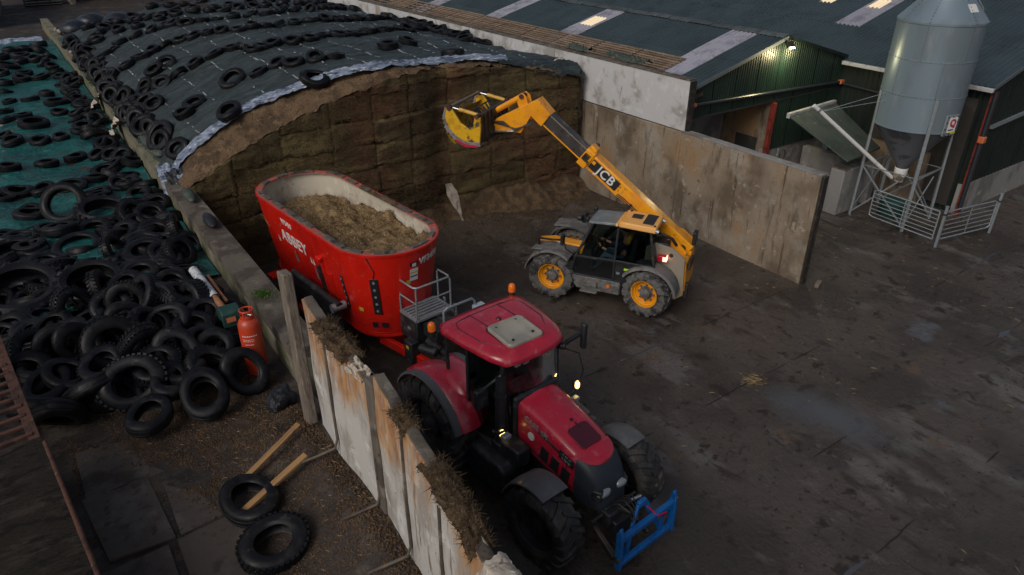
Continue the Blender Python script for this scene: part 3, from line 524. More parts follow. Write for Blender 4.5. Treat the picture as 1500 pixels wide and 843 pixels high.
# ------------------------------------------------------------------ right bunker wall
rw = thing('silage_wall', 'tall stained concrete wall to the right of the silage with a whitewashed upper part', 'wall', (16.35, 0, 0))
for a, b in ((9.66,14.5),(14.5,19.3),(19.3,26)):
    MB().box((.12, (a+b)/2, 1.5), (.24, b-a-.012, 3.2)).build('wall_panel', 'conc_wall', rw, bevel=.015)
MB().box((.125, 12.08, 3.125), (.27, 4.83, .05)).build('wall_cap', 'conc_grey', rw, bevel=.01)
MB().box((.12, 9.62, 1.5), (.20, .06, 3.2)).build('end_post', 'steel_dark', rw, bevel=.01)
for a, b in ((14.42,19.45),(19.45,24.6),(24.6,31.5),(31.5,38.5),(38.5,46),(46,56)):
    MB().box((.16, (a+b)/2, 3.88), (.22, b-a-.014, 1.5)).build('upper_panel', 'conc_white', rw, bevel=.01)
    MB().box((.17, (a+b)/2, 4.655), (.27, b-a-.014, .05)).build('coping', 'conc_top', rw, bevel=.008)
MB().box((.165, 14.385, 3.9), (.24, .05, 1.46)).build('end_post', 'steel_dark', rw)
MB().box((.15, 14.36, 3.1), (.14, .10, .14)).build('bracket', 'steel_dark', rw)
# stub of steel at the foot of the wall end
o = MB().box((0,0,.05), (.34,.12,.1), (0,0,R(20))).build('timber_block', 'timber_grey', bevel=.01); o.location = (16.7, 9.3, 0); tag(o, 'short timber block lying at the foot of the wall end', 'block')

# ------------------------------------------------------------------ lime stained panel wall in front
pw = thing('panel_wall', 'row of lime and rust stained concrete panels in front of the red tractor', 'wall', (2.45, 0, 0))
PX = [(3.0,-.32),(3.5,-.28),(4.3,-.16),(5.25,-.09),(6.3,-.01),(6.5,-.02),(7.7,-.06),(8.7,.03)]
px_ = lambda y: lerp(PX, y)
def panel(y0, y1, z0, z1, thick, tilt=0.0):
    b = MB(); n = 12; m = 10
    # front: left face with slight waves, back plain
    pts = []
    for side in (0, 1):
        ring = []
    f = []
    def P(u, v, s):
        y = y0+(y1-y0)*u; zt = z0+(z1-z0)*(u) if False else None
        top = zt0+(zt1-zt0)*u
        z = 1.9+(top-1.9)*v
        return (px_(y) + s*thick + .02*nz3(y, z, s*3, 1.4)*(1-s), y, z)
    zt0, zt1 = z0, z1
    rings = []
    for v in [i/m for i in range(m+1)]:
        ring = [Vector(P(u, v, 0)) for u in [i/n for i in range(n+1)]] + [Vector(P(u, v, 1)) for u in [1-i/n for i in range(n+1)]]
        rings.append(ring)
    b.loft(rings)
    return b
# far to near: (far y, near y, top far, top near)
spec = [(8.60,7.66,4.50,4.50),(7.64,6.50,4.50,4.36),(6.27,5.46,4.58,4.46),(5.44,4.56,4.44,4.36),(4.54,3.2,4.34,4.27)]
for i, (yf, yn, zf, zn) in enumerate(spec):
    o = panel(yf, yn, zf, zn, .15).build('panel', 'panel', pw, smooth=50)
    n_ = 10; tp_ = [(yf+(yn-yf)*(.02+.96*k/n_)) for k in range(n_+1)]; zt_ = lambda y: zf+(zn-zf)*(y-yf)/(yn-yf)
    MB().loft([[Vector((px_(y)+a_+(.012*nz3(y*5, a_*9, 1)), y, zt_(y)+h_+.018*nz3(y*4, a_*5, 2))) for a_, h_ in ((.012,-.01),(.02,.022),(.09,.03),(.14,.022),(.155,-.01))] for y in tp_]).build('panel_top', 'conc_top', pw, smooth=50)
# dark joint straps between panels, running down and out onto the mud
for y, z, tz in ((7.65,4.5,2.5),(6.40,4.40,2.45),(5.45,4.46,2.45),(4.55,4.36,2.4)):
    px0 = px_(y); pts = [(px0-.012, y, z), (px0-.016, y+.01, (z+tz)/2), (px0-.02, y, tz+.25), (px0-.06, y+.03, tz+.08), (px0-.3, y+.14, tz-.03), (px0-.5, y+.20, tz-.08)]
    MB().tube(pts, .020, 6).build('joint_strap', 'conc_top', pw)
# concrete end column of the panel wall, seen between second and third panel
MB().box((.06, 6.385, 3.2), (.20, .21, 2.52)).build('column', 'conc_top', pw, bevel=.03)
gp = MB().bar((2.38,8.82,1.95), (2.46,9.22,4.66), .27, .15, (1,0,0)).build('sleeper_post', 'timber_grey', bevel=.02)
tag(gp, 'tall weathered grey sleeper leaning at the far end of the stained panels', 'post')
# silage lumps on the panel tops
def heap(name, label, y0, y1, z0, z1, r, n, seed, x=2.53):
    b = MB()
    b.grid(lambda u, v: (x+px_(y0+(y1-y0)*u)+r*math.cos(math.pi*(1.05-1.1*v))*(1.0+.25*nz3(u*5, v*3, seed, 1.5)), y0+(y1-y0)*u,
            z0+(z1-z0)*u - .06 + r*1.0*math.sin(math.pi*max(0,min(1,v)))*min(1, 5*u+.15, 5*(1-u)+.15)*(1.0+.5*nz3(u*6, v*4, seed, 1.6))), int(abs(y1-y0)*34)+4, 16)
    o = b.build(name, 'silage_loose', smooth=70)
    # bristling fibres
    rr = random.Random(seed); vs = []; fs = []
    me = o.data
    for i in range(n):
        p = me.vertices[rr.randrange(len(me.vertices))].co; d = Vector((rr.gauss(0,1), rr.gauss(0,1), rr.gauss(.3,.8))).normalized()*rr.uniform(.04,.11); w = Vector((rr.gauss(0,1), rr.gauss(0,1), rr.gauss(0,1))).normalized()*.006
        k = len(vs); vs += [p-w, p+w, p+d]; fs.append((k, k+1, k+2))
    m2 = bpy.data.meshes.new('fibres'); m2.from_pydata(vs, [], fs); f = link('fibres', m2, 'silage_loose', o); f['kind'] = 'stuff'
    return tag(o, label, 'silage', kind='stuff')
heap('silage_heap', 'rounded lump of brown silage sitting on the farthest panel top', 7.95, 6.95, 4.52, 4.46, .15, 900, 3)
heap('silage_heap', 'small brown silage lump on the panel top beside the tractor wheel', 5.75, 5.35, 4.52, 4.46, .11, 500, 5)
heap('silage_heap', 'long bank of brown silage along the nearest panel tops', 4.95, 3.72, 4.40, 4.32, .135, 1400, 9)
# torn white sheet draped over the panel tops
def torn_sheet(loc, lx, ly, seed, label, rz=0, amp=.12):
    b = MB().grid(lambda u, v: ((u-.5)*lx*(1+.2*nz3(v*2, seed, 0)), (v-.5)*ly, amp*nz3(u*2.2, v*2.2, seed, 1.2, 4)+.03*nz3(u*5, v*5, seed)), 26, 26)
    o = b.build('torn_sheet', 'plastic_white', smooth=70); o.location = loc; o.rotation_euler = (0, R(-18), rz)
    return tag(o, label, 'plastic sheet')
def S(u, v):
    x = 2.08+.34*u; y = 3.30+.28*v+.05*nz3(u*3, v*3, 1)
    return (x, y, 4.31 + .05*math.sin(math.pi*u) - .30*max(0, .32-u)**1.0 + .03*nz3(u*1.6, v*3, 3, 1, 2) + .012*nz3(u*2, v*12, 5, 1, 2) - .10*max(0, u-.8))
tag(MB().grid(S, 40, 40).build('torn_sheet', 'plastic_white', smooth=70), 'creased pale plastic sheet peeling over the nearest panel top', 'plastic sheet')
torn_sheet((2.47, 6.72, 4.40), .20, .36, 8, 'small torn white plastic scrap hanging in the gap between panels', .2, .16)
torn_sheet((2.30, 4.10, 4.25), .13, .75, 5, 'narrow white plastic strip along the nearest stained panel', .0, .10)

# ------------------------------------------------------------------ silage clamp, covered
clamp = thing('silage_clamp', 'long mound of brown silage with a sheer cut face between the bunker walls', 'silage clamp')
def face_y(x): return 19.15 + .25*math.exp(-((x-10.7)/.5)**2) - .10*math.sin(x*.9)
FTOP = [(2.8,2.6),(3.5,2.88),(4.5,3.42),(5.5,3.78),(6.1,4.0),(7.1,4.36),(7.9,4.55),(8.8,4.78),(10.1,4.87),(12,4.76),(14.2,4.47),(15.9,3.98),(16.3,3.8)]
# blocks of the face, cut row by row
rb = random.Random(21); edges = [3.1]
while edges[-1] < 16.15: edges.append(min(16.25, edges[-1]+rb.uniform(1.05,1.6)))
nblk = 0
for ci, (xa, xb) in enumerate(zip(edges, edges[1:])):
    z = -.02; top_c = lerp(FTOP, (xa+xb)/2); ri = 0
    zs = [-.02]
    while top_c - zs[-1] > .95: zs.append(.74*len(zs)+rb.uniform(-.07,.07))
    zs.append(None)
    for za, zb in zip(zs, zs[1:]):
        off = rb.uniform(-.035, .035); yaw = rb.uniform(-.03,.03); seed = rb.uniform(0, 90); last = zb is None
        nu, nv = 18, 14
        def F(u, v):
            x = xa + (xb-xa)*(-.02+1.04*u)
            ztop = lerp(FTOP, x)+.03*nz3(x, 1, 1, 2) if last else zb
            zbot = za
            zz = zbot + (ztop-zbot)*(.0+1.0*v) + (.06*nz3(x*1.3, v*2+seed, 0, 1.5) if not last or v < .5 else 0)
            ex = min(u, 1-u)+.02*nz3(zz*3, seed, 1); eh = min(v if za > 0 else .5, (1-v) if not last else .5)
            rec = (.045+.07*max(0, nz3(xa*3, zz*1.2, 7)))*max(0, 1-ex/.05) + (.02+.20*max(0, nz3(x*2.2, za*3, 2)+.05))*max(0, 1-eh/.11)
            # upper lip undercut by the row above
            y = face_y(x) + off + yaw*(u-.5) + rec + .08*nz3(x*.8, zz*1.6, 5, 1.0, 4) + .022*nz3(x*6, zz*13, seed) + .02*nz3(x*.8, zz*5, 3) 
            return (x, y, zz)
        b = MB().grid(F, nu, nv)
        # give the block its depth
        g = list(b.bm.faces); ex = bmesh.ops.extrude_face_region(b.bm, geom=g)
        for v in ex['geom']:
            if isinstance(v, bmesh.types.BMVert): v.co.y = 20.6
        b.build('silage_block', 'silage', clamp, smooth=60); nblk += 1
vs = []; fs = []; rf = random.Random(77)
for i in range(26000):
    x = rf.uniform(3.1, 16.2); z = rf.uniform(.1, 1)*lerp(FTOP, x); y = face_y(x)-.01+.08*nz3(x*.8, z*1.6, 5, 1.0, 4); p = Vector((x, y, z))
    d = Vector((rf.gauss(0,1), -abs(rf.gauss(0,.6)), rf.gauss(-.25,.5))).normalized()*rf.uniform(.03,.14); w = Vector((rf.gauss(0,1), 0, rf.gauss(0,1))).normalized()*.009; k = len(vs)
    vs += [p-w, p+w, p+d]; fs.append((k, k+1, k+2))
me = bpy.data.meshes.new('face_fibres'); me.from_pydata(vs, [], fs); link('face_fibres', me, 'silage_loose', clamp)['kind'] = 'stuff'
# dark core behind and left flank below the wall top
MB().prism([(2.9,-.05),(16.34,-.05),(16.34,3.3),(14,3.9),(10,4.3),(7,3.9),(5,3.2),(3.2,2.3),(2.9,2.2)], 19.9, 45, 'y').build('silage_core', 'silage_dark', clamp)
# bare shoulder above the face, in front of the sheet
PLY = [(2.66,20.75),(3.2,20.4),(3.9,20.25),(4.6,20.25),(5.6,20.3),(6.5,20.1),(7.4,19.85),(8.25,19.55),(9,19.5),(10.6,19.75),(12,19.65),(13.2,19.5),(14.5,19.5),(16.3,19.5)]
def S(u, v):
    x = 2.95+13.3*u; y0 = face_y(x)-.02; y1 = lerp(PLY, x)+.35
    z0 = lerp(FTOP, x)+.02; z1 = clamp_z(x, y1)-.02
    t = v; zz = z0+(z1-z0)*(t**.75)
    return (x, y0+(y1-y0)*t + .10*nz3(x*2, t*3, 7, 1.3, 4)*(1-t), zz+.09*nz3(x*2.2, t*3, 2, 1.2, 5)*min(1, 4*(1-t)) + .03*nz3(x*9, t*9, 2))
MB().grid(S, 220, 14).build('bare_shoulder', 'silage_top', clamp, smooth=70)
# loose toe of silage at the base
def S(u, v):
    x = 8.2+8.1*u; d = (.55+.5*nz3(x, 0, 4, .6)+.35*u)*1.3
    return (x, 19.35-d*(1-v)*1.1-.05, max(.0, .01+ (.75+.35*nz3(x, 3, 4, .7))*v**1.6 + .10*nz3(x*2.5, v*3, 1, 1.5, 4)*min(1, 3*v)))
tag(MB().grid(S, 120, 16).build('loose_silage', 'silage_loose', clamp, smooth=70), kind='stuff')

# green cover over the mound, built from sheets; white markings of the net run along it
cov = thing('clamp_cover', 'dark green net sheet with white dotted lines covering the silage mound', 'silage cover')
def cov_z(x, y): return clamp_z(x, y) + .075*nz3(x*.8, y*2.0, 0, .9, 4) + .028*nz3(x*2.2, y*6, 3, 1) + .03*max(0, nz3(x*.9, y*3.2, 8, 1))
def S(u, v):
    x = 2.75+13.55*u; ya = lerp(PLY, x)+.05; y = ya + (47.5-ya)*v
    return (x, y, cov_z(x, y))
MB().grid(S, 150, 260).build('cover_sheet', 'cover', cov, smooth=70)
for k, x in enumerate((3.9,4.9,5.9,6.9,7.9,8.9,9.9,10.9,11.9,12.9,13.9,14.9)):   # dotted weave marks
    b = MB(); rr = random.Random(k)
    y = lerp(PLY, x)+.5
    while y < 40:
        l = rr.uniform(.06, .16) if rr.random() < .72 else .45; w = .021
        z = cov_z(x, y)+.012; z2 = cov_z(x, y+l)+.012
        b.faces([(x-w, y, z), (x+w, y, z), (x+w, y+l, z2), (x-w, y+l, z2)], [(0,1,2,3)]); y += rr.choice((.26,.30,.34,.62))
    b.build('net_marking', 'net', cov, smooth=None)['kind'] = 'stuff'
# loose folded end of the cover at the right
def S(u, v):
    x = 12.9+3.3*u; y = lerp(PLY, x)+.1-.75*v*(.5+.5*u)
    return (x, y, clamp_z(x, y+.35)+.06+.10*nz3(x*2, v*3, 2, 1.3)-.30*v*v*(.3+u) )
MB().grid(S, 40, 14).build('cover_fold', 'cover', cov, smooth=70)

# pale plastic under-sheet rolled along the cut edge
def S(u, v):
    x = 2.62 + (13.35-2.62)*u; y0 = lerp(PLY, x); w = (.25 if x < 8 else .25-.06*min(1, (x-8)/4))*(1+.35*nz3(x*1.1, 2, 2)) ; t = v-.42
    y = y0 + t*w*1.1 + .05*nz3(x*2.2, v*2, 0)
    z = clamp_z(max(x, 2.8), max(y, y0)) + .06 - max(0, -t)*w*.75 + .075*math.sin(math.pi*v)+ .07*nz3(x*2.0, v*7, 3, 1, 3) + .03*nz3(x*6, v*16, 8)
    return (x + .05*nz3(x*3, v*5, 6), y, z)
pls = MB().grid(S, 330, 22).build('plastic_sheet', 'plastic', smooth=70)
tag(pls, 'crinkled pale plastic sheet rolled along the top edge of the cut silage', 'plastic sheet')
# where it hangs over the left wall
def S(u, v):
    return (2.60+.55*u+.06*nz3(u*4, v*4, 3), 20.7-.6*v-.35*u*v+.1*nz3(u*3, v*3, 1), 2.98-.15*u*0-.85*v**1.6*(1-.7*u)+.08*nz3(u*5, v*5, 6))
MB().grid(S, 18, 18).build('hanging_end', 'plastic', pls, smooth=70)
def S(u, v):
    return (2.72+.5*u+.05*nz3(u*4, v*4, 3), 20.4-.75*v+.1*nz3(u*3, v*3, 1), 2.85-.62*v**1.5*(1-.6*u)+.08*nz3(u*5, v*5, 6)+.1*u)
tag(MB().grid(S, 16, 16).build('black_sheet', 'black_plastic', smooth=70), 'black plastic sheet end bunched on the wall beside the cut silage', 'plastic sheet')
# hanging strip on the face
def S(u, v):
    z = 1.35-1.3*v; return (10.62+.35*v+(u-.5)*(.22+.15*math.sin(v*5)), 18.85-.25*v+.05*nz3(u*3, v*6, 2), z)
tag(MB().grid(S, 8, 24).build('plastic_strip', 'plastic_white', smooth=70), 'torn pale plastic strip hanging down the middle of the silage face', 'plastic strip')
def S(u, v):
    return (16.02+.10*u+.05*nz3(v*3, u, 1), 18.95+.1*u+.08*nz3(v*4, u*2, 4), 4.25-3.3*v)
tag(MB().grid(S, 6, 30).build('black_sheet', 'black_plastic', smooth=70), 'black plastic hanging in the corner where the silage meets the right wall', 'plastic sheet')
o = lumpy((15.75,19.75,4.42), .22, (1.2,.8,.6), .1, 6, 3).build('plastic_bundle', 'plastic_white', smooth=70); tag(o, 'bunched white plastic on the right wall corner above the silage', 'plastic sheet')
# dark hollow at the left of the face, behind the wagon
# ------------------------------------------------------------------ teal covered clamp on the left
tz = thing('teal_cover', 'wrinkled teal plastic sheet with torn pale patches covering the left clamp', 'silage cover')
MB().grid(lambda u, v: (-9+11.62*u, 15.0+36.2*v, teal_z(-9+11.62*u, 15.0+36.2*v) + .04*nz3(-9+11.62*u, 15+36.2*v, 4, 1.3, 4) - (.0 if v < .985 else .25)), 110, 300).build('sheet', 'teal', tz, smooth=70)
def S(u, v): return (-.8+3.0*u, 50.9+.5*v+.15*nz3(u*6, v, 2), 2.15+.22*math.sin(math.pi*v)+.08*nz3(u*7, v*2, 1))
tag(MB().grid(S, 30, 6).build('plastic_roll', 'plastic', smooth=70), 'pale plastic roll along the far edge of the teal sheet', 'plastic sheet')
# scraps of white and green plastic along the wall
rs = random.Random(8)
for (x, y, lab) in ((3.09,49.5,'farthest white plastic scrap on the bunker wall'),(3.05,43.8,'white plastic scrap on the wall beside the far tyres'),(3.02,41.6,'small white plastic scrap on the bunker wall beside the moss'),(3.15,38.6,'largest white plastic scrap spilling over the bunker wall'),(2.50,31.3,'torn white plastic hanging on the outer side of the bunker wall'),(2.48,27.2,'grey torn plastic hanging on the outer side of the wall near the tyres')):
    o = MB().grid(lambda u, v: ((u-.5)*.5, (v-.5)*1.2, .18*nz3(u*3, v*3, x*y, 1, 4)), 12, 14).build('plastic_scrap', 'plastic_white', smooth=70)
    o.location = (x, y, 2.80 if x > 2.6 else 2.6); o.rotation_euler = (0, R(20 if x > 2.6 else -60), rs.uniform(-.4,.4)); tag(o, lab, 'plastic scrap', 'plastic scraps along the wall')
o = link('moss_tuft', bpy.data.meshes['moss_tuft'], 'moss'); o.location = (2.98, 34.5, 2.70); o.scale = (2,3,1.5); tag(o, 'green weeds growing on the far part of the bunker wall', 'weeds')
bagp = [(2.94,28.4),(2.94,27.1),(2.95,25.9),(2.96,24.8),(2.97,23.7),(2.97,22.6)]
for i, (x, y) in enumerate(bagp):
    b = MB(); rings = []
    for k in range(11):
        t = k/10; rr = .155*(1-abs(2*t-1)**4)**.5+.02
        rings.append([Vector((rr*math.cos(a), (t-.5)*1.08, rr*.72*math.sin(a)+.015*nz3(t*5, a, i))) for a in [2*math.pi*q/12 for q in range(12)]])
    o = b.loft(rings).build('gravel_bag', 'green_bag', smooth=60); o.location = (x, y, 2.82); o.rotation_euler = (R(random.uniform(-4,4)), 0, R(random.uniform(-8,8)))
    tag(o, 'dull green gravel bag on the bunker wall, %s from the far end' % 'first second third fourth fifth sixth'.split()[i], 'gravel bag', 'green gravel bags along the wall')
# ------------------------------------------------------------------ tyres
ORD = 'first second third fourth fifth sixth seventh eighth ninth tenth eleventh twelfth thirteenth fourteenth fifteenth sixteenth seventeenth eighteenth nineteenth twentieth twenty-first twenty-second twenty-third twenty-fourth twenty-fifth twenty-sixth twenty-seventh twenty-eighth twenty-ninth thirtieth thirty-first thirty-second thirty-third thirty-fourth thirty-fifth thirty-sixth thirty-seventh thirty-eighth thirty-ninth fortieth forty-first forty-second forty-third forty-fourth forty-fifth forty-sixth forty-seventh forty-eighth forty-ninth fiftieth'.split()
CAMM = Matrix.Translation(cam.location) @ cam.rotation_euler.to_matrix().to_4x4(); CAMI = CAMM.inverted()
def seen(p):
    q = CAMI @ Vector(p); return 750+1040*q.x/-q.z, 421.5-1040*q.y/-q.z
def in_view(o):
    x, y = seen(o.location); return -20 < x < 1520 and -20 < y < 860
def pose_word(o):
    n = o.rotation_quaternion @ Vector((0,0,1)); t = math.degrees(n.angle(Vector((0,0,1))))
    return 'lying flat' if t < 18 else 'tilted' if t < 48 else 'standing up'
def size_word(o):
    return 'big' if o.scale.x > .84 else 'small' if o.scale.x < .69 else 'mid-sized'
def tyre_mesh(name, kind, seed=0):
    """unit outer diameter 1, lying flat, base at z = 0"""
    rr = random.Random(seed)
    if kind == 'car':
        w = .34; ri = rr.uniform(.262, .292); Ro = .5
        prof = [(ri, .03), (ri+.03, .0), (ri+.10, -.012), (Ro-.045, .012), (Ro-.008, .05), (Ro, w*.28), (Ro-.012, w*.30), (Ro-.012, w*.36), (Ro, w*.38), (Ro, w*.62), (Ro-.012, w*.64), (Ro-.012, w*.70), (Ro, w*.72), (Ro-.008, w-.05), (Ro-.045, w-.012), (ri+.10, w+.012), (ri+.03, w), (ri, w-.03), (ri+.02, w-.05), (Ro-.05, w-.07), (Ro-.035, w/2), (Ro-.05, .07), (ri+.02, .05)]
    else:
        w = .27 if kind == 'smooth' else .30; ri = .315; Ro = .5 if kind == 'smooth' else .475
        prof = [(ri, .03), (ri+.03, .0), (ri+.09, -.01), (Ro-.05, .015), (Ro, .06), (Ro+.004, w/2), (Ro, w-.06), (Ro-.05, w-.015), (ri+.09, w+.01), (ri+.03, w), (ri, w-.03), (ri+.02, w-.05), (Ro-.05, w-.06), (Ro-.04, w/2), (Ro-.05, .06), (ri+.02, .05)]
    b = MB().lathe(prof, 30, closed_prof=True)
    if kind == 'lug':
        n = 20
        for sd in (0, 1):
            for i in range(n):
                a = 2*math.pi*(i+.5*sd)/n; da = .16
                def pt(r, t, h): return Vector((r*math.cos(t), r*math.sin(t), h))
                h0 = w/2; h1 = .015 if sd == 0 else w-.015; wd = .052
                q = []
                for (t, h, r0, r1, ww) in ((a+da, h0, Ro-.01, Ro+.03, wd), (a+da*.45, (h0+h1)/2, Ro-.01, Ro+.03, wd), (a, h1, Ro-.05, Ro+.012, wd*1.25)):
                    q.append([pt(r0, t-ww, h), pt(r1, t-ww*.8, h), pt(r1, t+ww*.8, h), pt(r0, t+ww, h)])
                b.loft(q)
    if kind == 'car' and seed % 2 == 1:      # worn winter tread: blocks along both shoulders
        n = 34
        for sd in (0, 1):
            for i in range(n):
                a = 2*math.pi*(i+.5*sd)/n; h0, h1 = (w*.08, w*.40) if sd == 0 else (w*.60, w*.92)
                q = []
                for h, sk in ((h0, 0), (h1, .05*(1 if sd else -1))):
                    q.append([Vector((r*math.cos(a+sk+t), r*math.sin(a+sk+t), h)) for r, t in ((Ro-.02, -.055), (Ro+.014, -.05), (Ro+.014, .05), (Ro-.02, .055))])
                b.loft(q)
    sq = rr.uniform(.0, .14) if kind == 'car' else .02; ph = rr.uniform(0, 6)
    for v in b.bm.verts:        # old casings sag out of round
        a = math.atan2(v.co.y, v.co.x); k = 1 + sq*math.cos(2*(a-ph)); v.co.x *= k; v.co.y *= k
        v.co.z += sq*.5*math.sin(2*(a-ph)+1)*.5 - .06*sq*math.cos(3*a)
    me = b.mesh(name, 40); me.materials.append(MAT['tyre']); return me
TM = {'car': [tyre_mesh('car_tyre', 'car', i) for i in range(10)], 'smooth': [tyre_mesh('big_tyre', 'smooth', 20+i) for i in range(2)], 'lug': [tyre_mesh('lugged_tyre', 'lug', 30)]}
def surf_normal(fn, x, y, e=.25):
    return Vector((-(fn(x+e, y)-fn(x-e, y))/(2*e), -(fn(x, y+e)-fn(x, y-e))/(2*e), 1)).normalized()
rt = random.Random(42)
def place_tyre(x, y, z, D, nrm, kind='car', spin=None, sink=.02, name='old_tyre', me=None):
    me = me or rt.choice(TM[kind]); o = bpy.data.objects.new(name, me); col.objects.link(o)
    n = nrm.normalized(); q = n.to_track_quat('Z', 'Y')
    o.rotation_mode = 'QUATERNION'; o.rotation_quaternion = q @ Euler((0, 0, rt.uniform(0, 6.28) if spin is None else spin)).to_quaternion()
    wsc = rt.uniform(.72, .98); o.scale = (D, D, D*wsc)
    o.location = Vector((x, y, z)) - n*sink
    return o
def tilted(n, deg, az):
    ax = Vector((math.cos(az), math.sin(az), 0)); return (n + ax*math.tan(R(min(deg, 75)))).normalized()
ROWLAB = {'front row': ('black tyre in the nearest loose line on the green cover', 'tyres in the line nearest the cut face'),
 'second row': ('black tyre in the second line across the green cover', 'tyres in the second line on the green cover'),
 'third row': ('black tyre in the third line across the green cover', 'tyres in the third line on the green cover'),
 'fourth row': ('black tyre in the fourth line across the green cover', 'tyres in the fourth line on the green cover'),
 'fifth row': ('black tyre in the fifth line across the green cover', 'tyres in the fifth line on the green cover'),
 'sixth row': ('black tyre in the sixth line, far up the green cover', 'tyres in the sixth line on the green cover'),
 'far end row': ('black tyre in the last line at the far end of the green cover', 'tyres at the far end of the green cover'),
 'wall edge': ('black tyre in the chain leaning along the bunker wall on the green cover', 'tyres along the wall edge of the green cover'),
 'singles': ('black tyre lying loose between the lines near the left edge of the green cover', 'loose tyres on the left part of the green cover'),
 'teal': ('black tyre lying on the teal sheet left of the bunker wall', 'tyres on the teal sheet')}
SPECIAL = {('singles',0): 'largest black tyre on the green cover, beside the pale plastic at the wall', ('singles',2): 'black tyre standing alone and tilted on the green cover above the pale plastic',
 ('front row',5): 'left tyre of the pair lying alone above the pale plastic', ('front row',6): 'right tyre of the pair lying alone above the pale plastic',
 ('teal',9): 'large thick tyre lying alone in the middle of the teal sheet', ('teal',3): 'wide oval tyre on the teal sheet close to the wall', ('teal',23): 'single black tyre nearest the lugged tyres on the teal sheet', ('teal',40): 'very large tyre at the far left edge of the teal sheet'}
rq = random.Random(99)
for i in range(40):      # close chain of casings along the outer side of the bunker wall and round the back of the heap
    if i < 36: TYRES['teal'].append((rq.uniform(1.6, 2.45), 15.5+24*(i/36)**1.15+rq.uniform(-.3, .3), rq.uniform(.72, .92)))
    else: TYRES['teal'].append((rq.uniform(-1.6, 1.6), rq.uniform(16.2, 19.4), rq.uniform(.74, .95)))
cand = []
for key, lst in TYRES.items():
    if key == 'heap': continue
    for i, e in enumerate(lst): cand.append((key, i, e))
far = sorted(cand, key=lambda c: -((c[2][0])**2+(c[2][1])**2)/(c[2][2]**2))
NIND = 300 - len(TYRES['heap']) - 4
extra = set((c[0], c[1]) for c in far[:max(0, len(cand)-NIND)])
stuff_xf = []; LINES = {}
for key, i, (x, y, D) in cand:
    fn = teal_z if key == 'teal' else cov_z
    n = surf_normal(fn, x, y); z = fn(x, y)
    if key == 'wall edge': n = tilted(n, rt.uniform(5, 62), rt.uniform(-2.6, -.4)); z += rt.uniform(.0,.14)*D; x += rt.uniform(-.16,.30); y += rt.uniform(-.25,.25)
    elif key == 'teal': n = tilted(n, rt.uniform(0, 12) if x < 1.6 else rt.uniform(8, 40), rt.uniform(0, 6.28))
    elif key == 'singles': n = tilted(n, rt.uniform(5, 30), rt.uniform(-2.4, -.8)); z += .03
    else: n = tilted(n, rt.uniform(0, 9) if rt.random() < .75 else rt.uniform(15, 40), rt.uniform(0, 6.28)); z += .0
    if (key, i) == ('singles', 2): n = tilted(Vector((0,0,1)), 28, -2.2)
    kind = 'smooth' if D >= .95 else 'car'
    if (key, i) in extra:
        q = n.to_track_quat('Z', 'Y'); stuff_xf.append((x, y, z, D, q)); continue
    if key == 'teal': D *= .86
    o = place_tyre(x, y, z, D, n, kind)
    lab, grp = ROWLAB[key]; sp = SPECIAL.get((key, i))
    tag(o, sp or lab, 'tyre', None if sp else grp)
    if not sp: LINES.setdefault(key, []).append(o)
HL = {0: 'lugged tractor tyre lying flat near the wall, farthest of the lugged ones', 1: 'wide black tyre tipped on edge beside the farthest lugged tyre', 2: 'large smooth tyre lying flat at the left edge on the teal sheet', 3: 'very large lugged tractor tyre at the left edge of the heap', 4: 'large smooth tyre lying flat between the lugged tyres', 5: 'lugged tractor tyre with a small tyre lying inside it', 6: 'small tyre lying inside the lugged tractor tyre',
 42: 'large black tyre facing forward in the middle of the heap', 51: 'tyre propped up in front of the red gas bottle', 54: 'large tyre at the front of the heap, facing forward', 56: 'tyre tipped at the front edge of the heap, left of the gas bottle', 57: 'small tyre lying flat on the mud in front of the heap'}
cdir = math.atan2(-13.0, -.8)
for i, (x, y, z, D, t, kind) in enumerate(TYRES['heap']):
    if kind == 'lug' or kind == 'smooth':
        n = tilted(Vector((0,0,1)), t, cdir+rt.uniform(-.4, .4)); z0 = max(2.02, z-.2)
        o = place_tyre(x, y, z0, D, n, kind, sink=.06)
    else:
        n = tilted(Vector((0,0,1)), t, cdir+rt.uniform(-.25, .25)) if i in HL else tilted(Vector((0,0,1)), t*rt.uniform(.6, 1.25), cdir+rt.uniform(-.9, .9) if rt.random() < .6 else rt.uniform(0, 6.28)) if t < 76 else Vector((rt.choice((-1,1))*.95, -.3, .25)).normalized()
        o = place_tyre(x, y, z, D, n, 'car', sink=.15*D)
    lo = min((o.rotation_quaternion.to_matrix() @ Vector((a*D/2*.98, c*D/2*.98, 0)) + o.location).z for a in (-1,-.7,0,.7,1) for c in (-1,-.7,0,.7,1) if .9 < math.hypot(a, c) < 1.1)
    if lo < 1.97: o.location.z += 1.97-lo
    sp = HL.get(i)
    tag(o, sp or 'black worn car tyre jumbled in the heap beside the low wall', 'tyre', None if sp else 'tyres in the heap beside the wall')
    if not sp: LINES.setdefault('heap', []).append(o)
